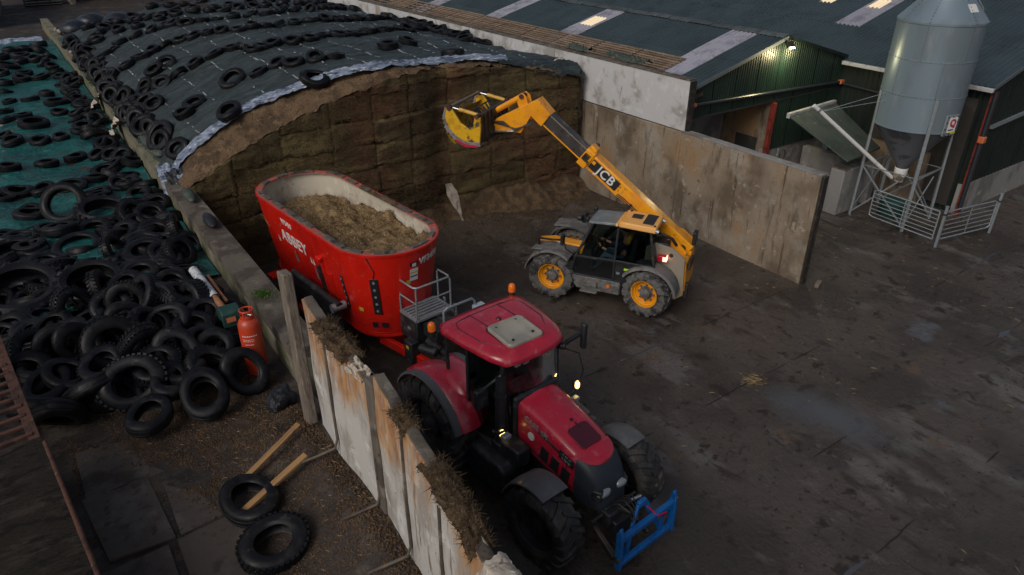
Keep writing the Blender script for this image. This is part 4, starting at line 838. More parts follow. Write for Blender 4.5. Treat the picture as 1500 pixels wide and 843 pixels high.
# the rest: far rows and the layer buried in the heap, joined
for i in range(95):
    x, y = rt.uniform(-1.6, 2.4), rt.uniform(10.9, 19.5)
    if y < 11.6 and x < -.3: continue
    n = tilted(Vector((0,0,1)), rt.uniform(0, 55), rt.uniform(0, 6.28)); stuff_xf.append((x, y, 2.02+.05*rt.random(), rt.uniform(.6,.8), n.to_track_quat('Z', 'Y')))
V = []; F = []; src = TM['car'][0]; sv = np.empty(len(src.vertices)*3); src.vertices.foreach_get('co', sv); sv = sv.reshape(-1, 3); sf = [tuple(p.vertices) for p in src.polygons]
for (x, y, z, D, q) in stuff_xf:
    m = np.array(q.to_matrix()); vv = (sv*D) @ m.T + np.array((x, y, z)); k = len(V); V += vv.tolist(); F += [tuple(i+k for i in f) for f in sf]
me = bpy.data.meshes.new('buried_tyres'); me.from_pydata(V, [], F); me.shade_smooth(); me.set_sharp_from_angle(angle=R(40))
tag(link('buried_tyres', me, 'tyre'), 'tangled black tyres buried under the heap and far up the cover', 'tyres', kind='stuff')
# say which one each tyre is: its size and lie, and its place in its line
PL = {'front row': 'in the nearest loose line on the cover', 'second row': 'in the second line on the cover', 'third row': 'in the third line on the cover', 'fourth row': 'in the fourth line on the cover', 'fifth row': 'in the fifth line on the cover', 'sixth row': 'in the sixth line on the cover', 'far end row': 'in the last line on the cover'}
for key, lst in LINES.items():
    if key in PL:
        for i, o in enumerate(sorted(lst, key=lambda o: seen(o.location)[0])): o['label'] = '%s tyre %s, %s from left %s' % (size_word(o), pose_word(o), ORD[i], PL[key])
    elif key == 'wall edge':
        for i, o in enumerate(sorted(lst, key=lambda o: -seen(o.location)[1])): o['label'] = '%s tyre %s, %s along the wall-side chain' % (size_word(o), pose_word(o), ORD[i])
    elif key == 'singles':
        for i, o in enumerate(sorted(lst, key=lambda o: -seen(o.location)[1])): o['label'] = '%s loose tyre %s, %s up the left of the cover' % (size_word(o), pose_word(o), ORD[i])
    else:
        srt = sorted(lst, key=lambda o: -seen(o.location)[1]); nb = 8
        for b_ in range(0, len(srt), nb):
            for i, o in enumerate(sorted(srt[b_:b_+nb], key=lambda o: seen(o.location)[0])):
                o['label'] = '%s tyre %s, %s from left in %s row up the %s' % (size_word(o), pose_word(o), ORD[i], ORD[b_//nb], 'heap' if key == 'heap' else 'teal sheet')
# loose tyres on the mud
o = place_tyre(1.13, 7.84, upper_z(1.13,7.84)+.02, .80, Vector((-.05,-.12,1)), me=TM['car'][0], sink=0); tag(o, 'black tyre on the mud with a fresh plank poking through it', 'tyre')
o = place_tyre(1.16, 6.95, upper_z(1.16,6.95)+.0, .82, Vector((-.1,-.22,1)), me=TM['car'][3], sink=0); tag(o, 'black tyre lying alone on the mud, nearest of all', 'tyre')
# planks
def plank(p0, p1, w, h, lab):
    p0 = Vector(p0); p1 = Vector(p1); l = (p1-p0).length
    o = MB().box((l/2, 0, 0), (l, w, h)).build('plank', 'timber_new', bevel=.006)
    o.location = p0; o.rotation_euler = (p1-p0).to_track_quat('X', 'Z').to_euler(); tag(o, lab, 'plank')
plank((1.20,8.30,2.16), (2.14,8.66,2.44), .09, .035, 'fresh sawn plank lying on the mud, farther of the two')
plank((.98,7.72,2.12), (1.98,7.92,2.46), .10, .05, 'fresh sawn plank resting through the black tyre')
# black plastic bag
o = lumpy((0,0,0), .2, (1,1,1.05), .10, 5, 3, 26, 18).build('rubbish_bag', 'black_plastic', smooth=25); o.location = (2.20, 9.72, 2.20); tag(o, 'crumpled black plastic bag lying against the leaning sleeper', 'bag')

# gas bottle
gb = thing('gas_bottle', 'tall orange red gas bottle standing beside the low wall', 'gas bottle', (2.21, 11.05, 2.0))
MB().lathe([(0,.03),(.15,.03),(.175,.06),(.185,.1),(.185,.92),(.178,.99),(.15,1.05),(.09,1.09),(.05,1.10),(0,1.10)], 26).build('body', 'gas_red', gb, smooth=50)
MB().lathe([(.155,0),(.165,0),(.165,.07),(.155,.07)], 24, closed_prof=True).build('foot_ring', 'gas_red', gb)
b = MB().lathe([(.105,1.07),(.112,1.07),(.112,1.15),(.105,1.15)], 20, a0=.5, a1=5.8, closed_prof=True)
b.tube([(.108*math.cos(t), .108*math.sin(t), 1.235) for t in [2*math.pi*i/20 for i in range(20)]], .014, 8, closed=True)
for t in (.8, 2.4, 3.9, 5.5): b.box((.108*math.cos(t), .108*math.sin(t), 1.17), (.03,.012,.14), (0,0,t+math.pi/2))
b.build('collar', 'gas_red', gb)
MB().cyl((0,0,1.09), (0,0,1.16), .022).cyl((0,0,1.14), (.06,-.05,1.14), .014).box((0,0,1.18), (.07,.018,.02)).build('valve', 'chrome', gb)
for k, (z, h, t0, t1) in enumerate(((.80,.022,-150,-75),(.74,.010,-150,-95),(.71,.010,-150,-88),(.64,.014,-140,-100))):   # worn print, too small to read
    b = MB()
    for q in range(int(t0), int(t1), 9): b.grid(lambda u, v: (.1875*math.cos(R(q+6*u)), .1875*math.sin(R(q+6*u)), z+h*v), 2, 1)
    b.build('worn_print', 'white', gb, smooth=None)

# gas gun bird scarer
bs = thing('bird_scarer', 'green gas gun bird scarer with a peeling barrel among the tyres by the wall', 'bird scarer', (2.12, 12.15, 0))
p0 = Vector((0, .05, 2.62)); p1 = Vector((-.16, 1.75, 2.86)); d = (p1-p0)
MB().cyl(p0, p0+d*.42, .062, seg=18).build('rear_barrel', 'copper', bs, smooth=50)
MB().cyl(p0+d*.36, p0+d*1.0, .085, .09, seg=20, cap=False).cyl(p0+d*.40, p0+d*.99, .076, .08, seg=20, cap=False).build('front_barrel', 'scraped', bs, smooth=50)
MB().bar(p0+d*.3+Vector((.16,0,-.08)), p1+Vector((.2,-.2,-.1)), .05, .05).build('side_rail', 'copper', bs)
c_ = p0 - d*.06
b = MB(); poly = [(-.20,-.12),(-.16,.14),(-.08,.20),(.10,.20),(.20,.06),(.20,-.12),(.12,-.12),(.10,-.04),(-.08,-.04),(-.12,-.12)]
b.prism(poly, -.17, .17, 'x').xf(Matrix.Translation(c_+Vector((0,0,.02)))).build('casing', 'scarer_green', bs, bevel=.015)
MB().box(c_+Vector((-.03,-.215,.06)), (.16,.012,.09), (R(-8),0,0)).build('label_plate', 'orange_cap', bs)
MB().box(c_+Vector((.20,-.03,.05)), (.09,.14,.12)).build('control_box', 'copper', bs, bevel=.01)
b = MB()
for sx, sy in ((-.12,-.22),(.12,-.22),(0,.25)): b.cyl(c_+Vector((sx*.5,sy*.4,-.05)), c_+Vector((sx*1.5,sy*1.3,-.60)), .014, seg=8)
b.build('legs', 'steel_dark', bs)

# ------------------------------------------------------------------ rusty slatted deck at the left edge
dk = thing('loading_deck', 'raised mossy deck with a rusty slatted grid at the left edge', 'deck', (-1.28, 13.0, 3.0), math.atan2(.59, 6.23)*1.0)
W = 3.2
MB().grid(lambda u, v: (-W*u, -3.3-10*v, .0+.018*nz3(u*6, v*18, 0, 1.1, 4)), 40, 120).build('deck_top', 'deck', dk, smooth=60)
MB().box((-W/2, -8.3, -.06), (W, 10, .08)).build('deck_frame', 'rust', dk)
MB().cyl((.02,-3.5,.0), (.02,-13.2,.0), .028, seg=10).build('edge_rail', 'rust', dk)
MB().box((-.07,-1.6,-.04), (.14,3.5,.10)).build('grid_beam', 'rust', dk, bevel=.008)
sl = None
for i in range(13):
    y = -.05-.265*i
    if sl is None:
        o = MB().box((-W/2, 0, 0), (W-.1, .075, .05)).build('grid_slat', 'rust', dk, bevel=.006); sl = o
    else:
        o = sl.copy(); col.objects.link(o); o.parent = dk
    o.location = (-.02, y, random.uniform(-.015,.01)); o.rotation_euler = (0,0,R(random.uniform(-2,2)))
for x in (-.55,-1.1,-1.65): MB().box((x,-1.6,-.03), (.07,3.4,.06)).build('grid_bearer', 'rust', dk, bevel=.006)
for x, y in ((-.1,-.1),(-.1,-3.3),(-.1,-7),(-2.9,-.1),(-2.9,-7),(-.1,-12),(-2.9,-12)): MB().box((x,y,-.54), (.12,.12,.94)).build('leg', 'rust', dk)
MB().box((-W/2-.1, -1.6, -.92), (W, 3.4, .05)).build('tray', 'steel_dark', dk)

# ------------------------------------------------------------------ shed with the floodlit gable
GY = 14.87
shed = thing('shed', 'green clad farm shed with a floodlit gable and grey corrugated roof', 'shed')
def corr_mesh(name, L, n, pitch, amp, th=.012):
    """sheet along +x (length L), n corrugations along +y"""
    k = 6; b = MB()
    ys_ = [i*pitch/k for i in range(n*k+1)]; zs_ = [amp*(2*abs(math.sin(math.pi*i/k))-1) for i in range(n*k+1)]
    r0 = [Vector((0, y, z)) for y, z in zip(ys_, zs_)]; r1 = [Vector((L, y, z)) for y, z in zip(ys_, zs_)]
    q0 = [Vector((0, y, z-th)) for y, z in zip(ys_, zs_)]; q1 = [Vector((L, y, z-th)) for y, z in zip(ys_, zs_)]
    b.loft([q0, r0, r1, q1], close_ring=False, cap=False)
    return b.mesh(name, 60)
PITCH = .18; NC = 6; SW = PITCH*NC
e0 = Vector((16.72, GY-.12, 4.23)); ap = Vector((21.22, GY-.12, 5.40)); sl_ = (ap-e0); Ls = sl_.length; a1 = math.atan2(sl_.z, sl_.x)
half = corr_mesh('roof_sheet', Ls/2+.12, NC, PITCH, .030)
def put(me, name, mat, parent, loc, ry, rz=0):
    o = bpy.data.objects.new(name, me); col.objects.link(o); o.parent = parent
    if mat:
        if not me.materials: me.materials.append(None)
        o.material_slots[0].link = 'OBJECT'; o.material_slots[0].material = MAT[mat]
    o.location = loc; o.rotation_euler = (0, ry, rz); return o
lights1 = [16.9, 22.9, 28.1, 33.6]
for j in range(40):
    y = GY-.12+j*SW
    lit = any(abs(y+SW/2-q) < .541 for q in lights1)
    for k in (0, 1):
        p = e0 + sl_*(.5*k) ; p = Vector((p.x, y, p.z+.014*k+(.003 if j % 2 else 0)))
        m = 'rooflight' if lit else 'roof'
        put(half, 'rooflight' if lit else 'roof_sheet', m, shed, p, -a1)
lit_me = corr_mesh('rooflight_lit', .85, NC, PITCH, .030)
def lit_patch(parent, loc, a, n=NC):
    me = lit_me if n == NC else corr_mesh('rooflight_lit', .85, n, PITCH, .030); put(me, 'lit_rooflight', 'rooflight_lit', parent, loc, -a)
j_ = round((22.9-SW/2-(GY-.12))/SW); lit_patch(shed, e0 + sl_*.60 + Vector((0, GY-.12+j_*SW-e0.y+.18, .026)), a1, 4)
# far slope, mostly out of sight
far_s = corr_mesh('roof_sheet_far', 3.9, NC, PITCH, .030)
for j in range(40):
    put(far_s, 'roof_sheet', 'roof', shed, (21.22, GY-.12+j*SW, 5.42), math.atan2(1.02, 3.75))
b = None
for j in range(42):
    if b is None:
        mb = MB().prism([(-.24,-.075),(0,.0),(.24,-.075),(.24,-.095),(0,-.02),(-.24,-.095)], 0, 1.02); me_r = mb.mesh('ridge_cap')
    put(me_r, 'ridge_cap', 'ridge', shed, (21.22, GY-.12+j*1.03, 5.485+.012*(j % 2)), R(random.uniform(-1.5,1.5)))
# gable cladding: box profile, cut to the roof line, above a doorway on the left and a concrete base on the right
def clad(x0, x1, zb, zt, y, pitch=.115, d=.016, axis='x'):
    b = MB(); xs = []; x = x0
    while x < x1-1e-6:
        for o_, dd in ((0,0),(.35,0),(.5,d),(.85,d)): xs.append((min(x+o_*pitch, x1), dd))
        x += pitch
    xs.append((x1, 0)); rows = []
    f = (lambda a, dd, z: Vector((a, y-dd, z))) if axis == 'x' else (lambda a, dd, z: Vector((y-dd, a, z)))
    lo = [f(a, dd, zb(a)) for a, dd in xs]; hi = [f(a, dd, zt(a)) for a, dd in xs]
    b.loft([lo, hi], close_ring=False, cap=False); return b
rl = lambda x: (4.25+(x-16.9)*(5.36-4.25)/4.32) if x < 21.22 else 5.36-(x-21.22)*.27
cuts = [16.95, 18.0, 19.05, 20.1, 21.15, 22.2, 23.25, 24.3, 24.95]
for xa, xb in zip(cuts, cuts[1:]):
    clad(xa, xb, (lambda x: 3.28) if xb < 21.2 else (lambda x: 1.55), rl, GY).build('cladding_sheet', 'clad', shed, smooth=20)
MB().box((22.95, GY+.12, .78), (3.6,.2,1.6)).build('base_wall', 'conc_grey', shed)
MB().box((21.17, GY-.06, 1.6), (.14,.16,3.3)).build('door_post', 'red_steel', shed)
MB().box((16.98, GY-.03, 1.6), (.12,.14,3.3)).build('door_post', 'red_steel', shed)
for s in (0, 1):
    if s == 0: MB().bar((16.72,GY-.14,4.215), (21.22,GY-.14,5.385), .03, .11).build('barge_board', 'barge', shed)
    else: MB().bar((21.22,GY-.14,5.385), (24.9,GY-.14,4.40), .03, .10).build('barge_board', 'clad_dark', shed)
# inside of the shed: floor, back wall with stains, side walls, rails
MB().box((19.6, 16.9, 1.6), (3.1,.15,3.2)).build('inner_wall', 'conc_grey', shed)
MB().box((17.6, 17.6, 1.6), (1.5,.15,3.2)).build('inner_wall', 'conc_grey', shed)
MB().box((21.3, 16.6, 1.6), (.12,3.3,3.2)).build('inner_wall', 'conc_wall', shed)
MB().box((20.9, 16.5, 3.3), (8.3,3.3,.06)).build('inner_ceiling', 'dark_hole', shed)
MB().box((17.0, 16.6, 2.1), (.1,3.3,4.1)).build('inner_wall', 'dark_hole', shed)
MB().box((18.15, 16.4, 1.5), (.12,.12,3.0)).build('inner_post', 'red_steel', shed)
MB().box((17.6, 16.0, 2.55), (1.1,.10,.14)).build('inner_rail', 'timber_grey', shed)
MB().box((17.6, 16.0, 2.15), (1.1,.10,.14)).build('inner_rail', 'timber_grey', shed)
MB().box((21.22, 15.75, .95), (.06,.9,1.9)).build('doorway_shade', 'dark_hole', shed)  # dark panel on the wall, painted as the shade of a doorway
# waste water pipe across the gable, with orange ends
MB().tube([(17.05,GY-.10,3.76),(19.5,GY-.10,3.68),(22,GY-.10,3.60),(24.80,GY-.10,3.50)], .06, 10).build('gutter_pipe', 'black_pipe', shed)
MB().cyl((16.98,GY-.10,3.82), (16.98,GY-.10,3.58), .085).cyl((16.9,GY-.10,3.74), (17.15,GY-.10,3.755), .08).build('pipe_end', 'orange_cap', shed)
MB().box((24.86,GY-.11,3.50), (.24,.16,.14)).build('pipe_end', 'orange_cap', shed, bevel=.02)
MB().cyl((24.86,GY-.2,3.45), (24.86,10.6,3.28), .045, seg=10).build('gutter_pipe', 'black_pipe', shed)
MB().box((17.2,GY-.1,4.05), (.42,.06,.12), (0,R(-10),0)).build('bracket', 'steel_dark', shed)
# floodlight
fl = thing('floodlight', 'lit floodlight under the peak of the green gable', 'lamp', (21.24, GY-.22, 5.16))
MB().box((0,0,0), (.30,.10,.20), (R(-40),0,0)).build('housing', 'steel_dark', fl, bevel=.01)
MB().box((0,-.06,-.04), (.25,.02,.16), (R(-40),0,0)).build('lens', 'flood', fl)
MB().box((0,.12,.06), (.06,.2,.04)).build('bracket', 'steel_dark', fl)
ld = bpy.data.lights.new('floodlight_lamp', 'POINT'); lo_ = bpy.data.objects.new('floodlight_lamp', ld); col.objects.link(lo_)
ld.energy = 95; ld.color = (1, .86, .46); ld.shadow_soft_size = .09
lo_.location = (21.24, GY-.55, 4.78)

# ------------------------------------------------------------------ larger shed to the right
EX = 24.87; G2 = 9.76; S2 = .268
barn = thing('barn', 'larger dark green barn with a wide corrugated roof, behind the feed silo', 'barn')
Lb = 2.95; a2 = math.atan(S2); ux = math.cos(a2); uz = math.sin(a2)
sh2 = corr_mesh('roof_sheet_barn', Lb+.12, NC, PITCH, .030)
NB = 46; l2 = [(17.3,1),(16.2,1),(15.4,1)]
for j in range(NB):
    y = G2-.10+j*SW
    for k in range(4):
        m = 'roof'; nm = 'roof_sheet'
        if k == 1 and 15.6 < y+SW/2 < 18.4 and j % 2 == 0: m = 'rooflight'; nm = 'rooflight'
        put(sh2, nm, m, barn, (EX-.12+k*Lb*ux, y, 4.24+k*(Lb*uz+.003)+(.012*k)+(.004 if j % 2 else 0)), -a2)
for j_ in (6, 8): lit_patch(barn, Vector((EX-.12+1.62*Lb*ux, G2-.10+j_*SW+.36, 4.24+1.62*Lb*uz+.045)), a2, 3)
MB().prism([(-.3,-.08),(0,0),(.3,-.08),(.3,-.1),(0,-.02),(-.3,-.1)], G2-.1, 59).xf(Matrix.Translation((EX-.12+4*Lb*ux+.1, 0, 4.32+4*(Lb*uz+.015)))).build('ridge_cap', 'ridge', barn)
clad(G2+.02, GY, lambda x: .0, lambda x: 4.2, EX+.14, pitch=.2, d=.03, axis='y').build('cladding', 'clad_dark', barn, smooth=20)
MB().bar((EX-.16,G2-.12,4.16), (EX-.16,GY-.1,4.20), .13, .13).build('gutter', 'gutter', barn, bevel=.02)
rl2 = lambda x: 4.2+(x-EX)*S2
for xa in np.arange(EX+.2, EX+11, 1.2):
    clad(float(xa), float(xa)+1.19, lambda x: 1.0, rl2, G2, pitch=.24, d=.02).build('cladding_sheet', 'clad_dark', barn, smooth=20)
MB().box((EX+5.8, G2+.06, .5), (11.4,.2,1.06)).build('base_wall', 'conc_grey', barn)
MB().bar((EX-.12,G2-.13,4.24), (EX+11.3,G2-.13,4.24+11.42*S2), .03, .12).build('barge_board', 'barge', barn)
MB().box((EX+.12, G2-.08, 2.05), (.15,.16,4.1)).build('corner_post', 'red_steel', barn)
MB().bar((EX+.6,G2-.08,2.9), (EX+9,G2-.08,3.4), .1, .1).build('door_rail', 'galv', barn)
MB().cyl((EX-.02,G2-.16,4.1), (EX-.02,G2-.16,.2), .07, seg=10).build('down_pipe', 'black_pipe', barn)
MB().box((EX-.02,G2-.17,2.62), (.2,.2,.22)).build('pipe_joint', 'orange_cap', barn, bevel=.03)
MB().box((EX+.05, G2+1.9, 2.0), (.02,3.2,3.6)).build('opening_shade', 'dark_hole', barn)  # thin sheet over the cladding, coloured dark for shade inside an opening
MB().box((EX-.05, 12.3, .9), (.2,2.6,1.8)).build('base_wall', 'conc_wall', barn)

# slatted boards along the eaves
rz_ = math.atan2(sl_.z, sl_.x)
slat_me = MB().box((0,0,0), (.085,1.96,.022)).mesh('slat', 30); slat_me.materials.append(MAT['slat'])
bear_me = MB().box((0,0,-.03), (1.28,.05,.04)).mesh('bearer', 30); bear_me.materials.append(MAT['timber_grey'])
for j in range(13):
    y = 17.45+j*2.03; gap = j in (8, 10)
    lab = 'brown slatted panel on the shed eaves, %s from the near end' % ORD[j]
    grp = 'slatted panels along the eaves'
    if j == 0: lab, grp = 'brown slatted panel at the near end of the row on the eaves', None
    if gap: lab, grp = ('brown slatted panel with wide dark gaps, %s of two on the eaves' % ('nearer' if j == 8 else 'farther')), None
    pt = thing('slatted_panel', lab, 'slatted panel', e0 + sl_*.235 + Vector((0,0,.075)), 0, grp); pt.location.y = y
    pt.rotation_euler = (0, -rz_, R(random.uniform(-.5,.5)))
    n = 9 if not gap else 6
    for i in range(n):
        x = -.62 + 1.24*i/(n-1)
        o = bpy.data.objects.new('slat', slat_me); col.objects.link(o); o.parent = pt; o.location = (x, random.uniform(-.012,.012), random.uniform(-.003,.004)); o.rotation_euler = (0, 0, R(random.uniform(-.25,.25)))
        if gap: o.scale = (.9, 1, 1)
    for yb in (-.8, 0, .8):
        o = bpy.data.objects.new('bearer', bear_me); col.objects.link(o); o.parent = pt; o.location = (0, yb, 0)
# folded green netting on the wall behind the face
for (x, y, l, lab) in ((16.75,19.9,1.1,'farther bundle of folded green netting on the shed eaves'),(16.85,17.6,1.9,'nearer bundle of folded green netting on the shed eaves')):
    b = MB().grid(lambda u, v: ((u-.5)*.5+.1*nz3(u*3, v*5, x), (v-.5)*l, .10*math.sin(math.pi*u)+.10*nz3(u*5, v*9, 3)), 12, 30)
    o = b.build('folded_netting', 'green_bag', smooth=60); o.location = (x, y, 4.72); tag(o, lab, 'netting')

# ------------------------------------------------------------------ feed silo
SC = Vector((22.95, 10.90, 0)); SR = 1.18
silo = thing('feed_silo', 'tall grey metal feed silo on galvanised legs beside the barn', 'silo', SC, R(2))
MB().lathe([(SR,3.16),(SR,6.22)], 56).build('barrel', 'silo', silo, smooth=30)
MB().lathe([(SR+.02,6.20),(SR+.02,6.26),(.42,7.15),(.40,7.2),(0,7.2)], 56).build('top_cone', 'silo', silo, smooth=30)
MB().lathe([(SR-.004,3.18),(.20,1.80),(.18,1.70)], 56).build('hopper', 'silo_cone', silo, smooth=30)
for z in (3.16, 4.18, 5.20, 6.21): MB().lathe([(SR+.0,z-.025),(SR+.006,z-.02),(SR+.006,z+.02),(SR,z+.025)], 56).build('seam', 'silo', silo)
b = MB()
for z in (4.18, 5.20):
    for i in range(60):
        t = 2*math.pi*i/60; b.box((math.cos(t)*(SR+.012), math.sin(t)*(SR+.012), z), (.018,.018,.018))
for t0 in (R(-170), R(-110), R(-60), R(150)):
    for i in range(14): b.box((math.cos(t0)*(SR+.004), math.sin(t0)*(SR+.004), 5.23+i*.07), (.016,.016,.02)); b.box((math.cos(t0-.5)*(SR+.004), math.sin(t0-.5)*(SR+.004), 4.21+i*.07), (.016,.016,.02))
    for i in range(11): f_ = i/11; b.box((math.cos(t0)*(SR+.02-.76*f_), math.sin(t0)*(SR+.02-.76*f_), 6.27+.89*f_), (.02,.02,.02))
b.build('bolts', 'silo_cone', silo)['kind'] = 'stuff'
lg = .84
legs = [(-lg,-lg),(lg,-lg),(lg,lg),(-lg,lg)]
for (x, y) in legs:
    k = (SR+.03)/math.hypot(x, y)
    MB().bar((x*1.06,y*1.06,0), (x*k,y*k,2.75), .10, .07, (x,y,0)).bar((x*k,y*k,2.73), (x*k,y*k,4.15), .10, .05, (x,y,0)).build('leg', 'galv', silo, bevel=.006)
for i in range(4):
    a = legs[i]; c2 = legs[(i+1) % 4]
    m = ((a[0]+c2[0])/2, (a[1]+c2[1])/2)
    MB().bar((a[0]*1.04,a[1]*1.04,.12), ((m[0]+c2[0]*.9)*.52*1.04,(m[1]+c2[1]*.9)*.52*1.04,1.55), .05, .02, (m[0],m[1],0)).build('brace', 'galv', silo)
    MB().bar((c2[0]*1.08,c2[1]*1.08,.12), (a[0]*1.03,a[1]*1.03,1.75), .05, .02, (m[0],m[1],0)).build('brace', 'galv', silo)
    MB().bar((a[0]*1.02,a[1]*1.02,1.75), (c2[0]*1.02,c2[1]*1.02,1.75), .045, .02).build('brace', 'galv', silo)
MB().lathe([(.17,1.72),(.20,1.70),(.20,1.50),(.13,1.34),(.13,1.25),(0,1.25)], 20).build('boot', 'white', silo)
MB().box((-.16,-.02,1.42), (.30,.2,.16), (0,R(25),R(-20))).build('auger_inlet', 'timber_grey', silo, bevel=.02)
DA = R(256); DN = Vector((math.cos(DA), math.sin(DA), 0)); DR = DA+math.pi/2
MB().box(DN*(SR+.02)+Vector((0,0,3.40)), (.5,.06,.62), (0,0,DR)).build('access_door', 'galv', silo, bevel=.01)
b = MB(); cd = DN*(SR+.02)+Vector((0,0,3.40)); rot = Euler((0,0,DR)).to_matrix()
for u, v in [(x, z) for x in (-.2,0,.2) for z in (-.26,.26)]+[(x, z) for x in (-.22,.22) for z in (-.1,.1)]: b.cyl(cd+rot@Vector((u,-.03,v)), cd+rot@Vector((u,-.055,v)), .022, seg=6)
b.build('door_bolts', 'dark_print', silo)
MB().box(cd+rot@Vector((.03,-.042,.02)), (.32,.012,.46), (0,0,DR)).build('sign_plate', 'white', silo)
text('sign_letter', 'Q', .30, 'red_sign', silo, cd+rot@Vector((.03,-.052,.07)), rot@Vector((1,0,0)), (0,0,1), .003, .014)
MB().box(cd+rot@Vector((.0,-.050,-.13)), (.22,.006,.035), (0,0,DR)).build('sign_print', 'dark_print', silo)
MB().box(cd+rot@Vector((.12,-.055,-.22)), (.18,.008,.07), (0,0,DR)).build('yellow_sticker', 'yellow_sign', silo)
cs = DN*.86+Vector((0,0,6.64)); MB().box(cs, (.30,.02,.26), (R(-41),0,DR)).build('cone_sticker', 'white', silo)
MB().tube([(SR*.80,-SR*.62,6.2),(SR*.74,-SR*.56,6.55),(SR*.55,-SR*.42,6.85),(SR*.4,-SR*.3,7.1)], .025, 8).build('handrail', 'galv', silo)
# auger tube leaning from the boot towards the canopy, held by wires
au = thing('feed_auger', 'long white auger tube leaning from the silo boot up over the canopy', 'auger')
A0 = Vector((22.70,11.0,1.38)); A1 = Vector((19.95,12.55,3.80))
MB().cyl(A0, A1, .062, seg=14).build('tube', 'white', au, smooth=50)
MB().cyl(A0+(A1-A0)*.93, A0+(A1-A0)*.95, .075).build('clamp', 'galv', au)
tp = A0+(A1-A0)*.92
for q in ((22.0,11.45,4.15),(22.1,11.3,3.95)): MB().cyl(tp, q, .009, seg=6).build('stay_wire', 'galv', au)

# sloping canopy over the feed passage
cp = thing('canopy', 'grey green sloping canopy sheet below the green gable', 'canopy')
q = [Vector((20.9,14.0,2.99)), Vector((23.8,14.2,2.99)), Vector((23.35,11.95,1.98)), Vector((21.15,11.75,1.98))]
for k in range(3):
    f0, f1 = k/3, (k+1)/3-.006
    a_, b_ = q[0].lerp(q[1], f0), q[0].lerp(q[1], f1); c_2, d_ = q[3].lerp(q[2], f1), q[3].lerp(q[2], f0)
    up_ = Vector((0,0,.05))
    MB().loft([[a_, b_, c_2, d_], [a_+up_, b_+up_, c_2+up_, d_+up_]]).build('canopy_sheet', 'canopy', cp, bevel=.008)
MB().bar(q[0]+Vector((0,0,.03)), q[1]+Vector((0,0,.03)), .12, .16).build('top_flashing', 'gutter', cp)
for p_, z_ in ((q[1], 2.95),): MB().box((p_.x+.1, p_.y, z_/2), (.08,.08,z_)).build('post', 'galv', cp)
# concrete block walls beside it
bw = thing('block_wall', 'short grey concrete wall end between the stained wall and the silo', 'wall', (21.5, 11.95, 0))
MB().box((.65,.25,.78), (1.3,.5,1.56)).build('wall_block', 'conc_grey', bw, bevel=.03)
MB().box((.15,.25,1.58), (.28,.52,.06), (0,R(-3),0)).build('wall_cap', 'conc_top', bw, bevel=.02)
MB().box((1.9,1.4,.7), (.3,2.8,1.4)).build('wall_block', 'conc_grey', bw, bevel=.03)
# hose reel bits on the base wall
hr = thing('hose', 'black hose looped on a hook on the concrete base wall', 'hose', (22.1, GY-.12, 1.25))
MB().tube([(.16*math.cos(t), 0, .2*math.sin(t)) for t in [2*math.pi*i/18 for i in range(18)]], .02, 6, closed=True).build('loop', 'tr_black', hr)
MB().cyl((-.3,.0,.05), (-.3,.0,.3), .03).box((-.3,0,.05), (.09,.06,.1)).build('tap', 'galv', hr)
o = MB().lathe([(0,0),(.36,0),(.4,.1),(.4,.55),(.3,.62),(.1,.68),(0,.68)], 20).build('drum', 'scarer_green', smooth=50); o.location = (23.0, 10.9, 0); tag(o, 'dark green drum standing under the silo hopper', 'drum')

# ------------------------------------------------------------------ hurdles round the silo
def hurdle(p0, p1, lab, nb=7, zt=1.12, arched=True):
    p0 = Vector(p0); p1 = Vector(p1); t = thing('hurdle_gate', lab, 'gate', p0, math.atan2(p1.y-p0.y, p1.x-p0.x)); L = (p1-p0).length
    z0 = .22; r = .14
    fr = [(.04,0,z0),(L-.04-r,0,z0),(L-.045,0,z0+r*.3),(L-.04,0,z0+r),(L-.04,0,zt-r),(L-.045,0,zt-r*.3),(L-.04-r,0,zt),(.04,0,zt)]
    MB().tube(fr, .024, 8, closed=False).tube([(.04,0,z0),(.04,0,zt)], .024, 8).build('frame', 'galv', t, smooth=50)
    bar = MB().cyl((.04,0,0), (L-.05,0,0), .015, seg=8).mesh('bar', 50); bar.materials.append(MAT['galv'])
    for i in range(1, nb-1):
        o = bpy.data.objects.new('bar', bar); col.objects.link(o); o.parent = t; o.location.z = z0+(zt-z0)*i/(nb-1)
    MB().box((L*.5,0,(z0+zt)/2), (.04,.012,zt-z0)).build('stay', 'galv', t)
    return t
hurdle((21.80,8.86,0), (21.95,11.1,0), 'galvanised barred hurdle in front of the silo legs', 8)
hurdle((21.92,8.78,0), (24.22,8.34,0), 'galvanised barred hurdle to the right of the corner post', 7)
for i, (p, lab) in enumerate((((21.80,8.74,0), 'galvanised corner post between the two hurdles'), ((24.28,8.32,0), 'galvanised post at the right end of the hurdles'))):
    t = thing('gate_post', lab, 'post', p)
    MB().box((0,0,.66), (.07,.07,1.32)).build('shaft', 'galv', t, bevel=.006); MB().box((0,0,1.33), (.09,.09,.03)).build('cap', 'galv', t)
    MB().box((0,.02,1.08), (.10,.13,.05)).build('clamp', 'steel_dark', t)

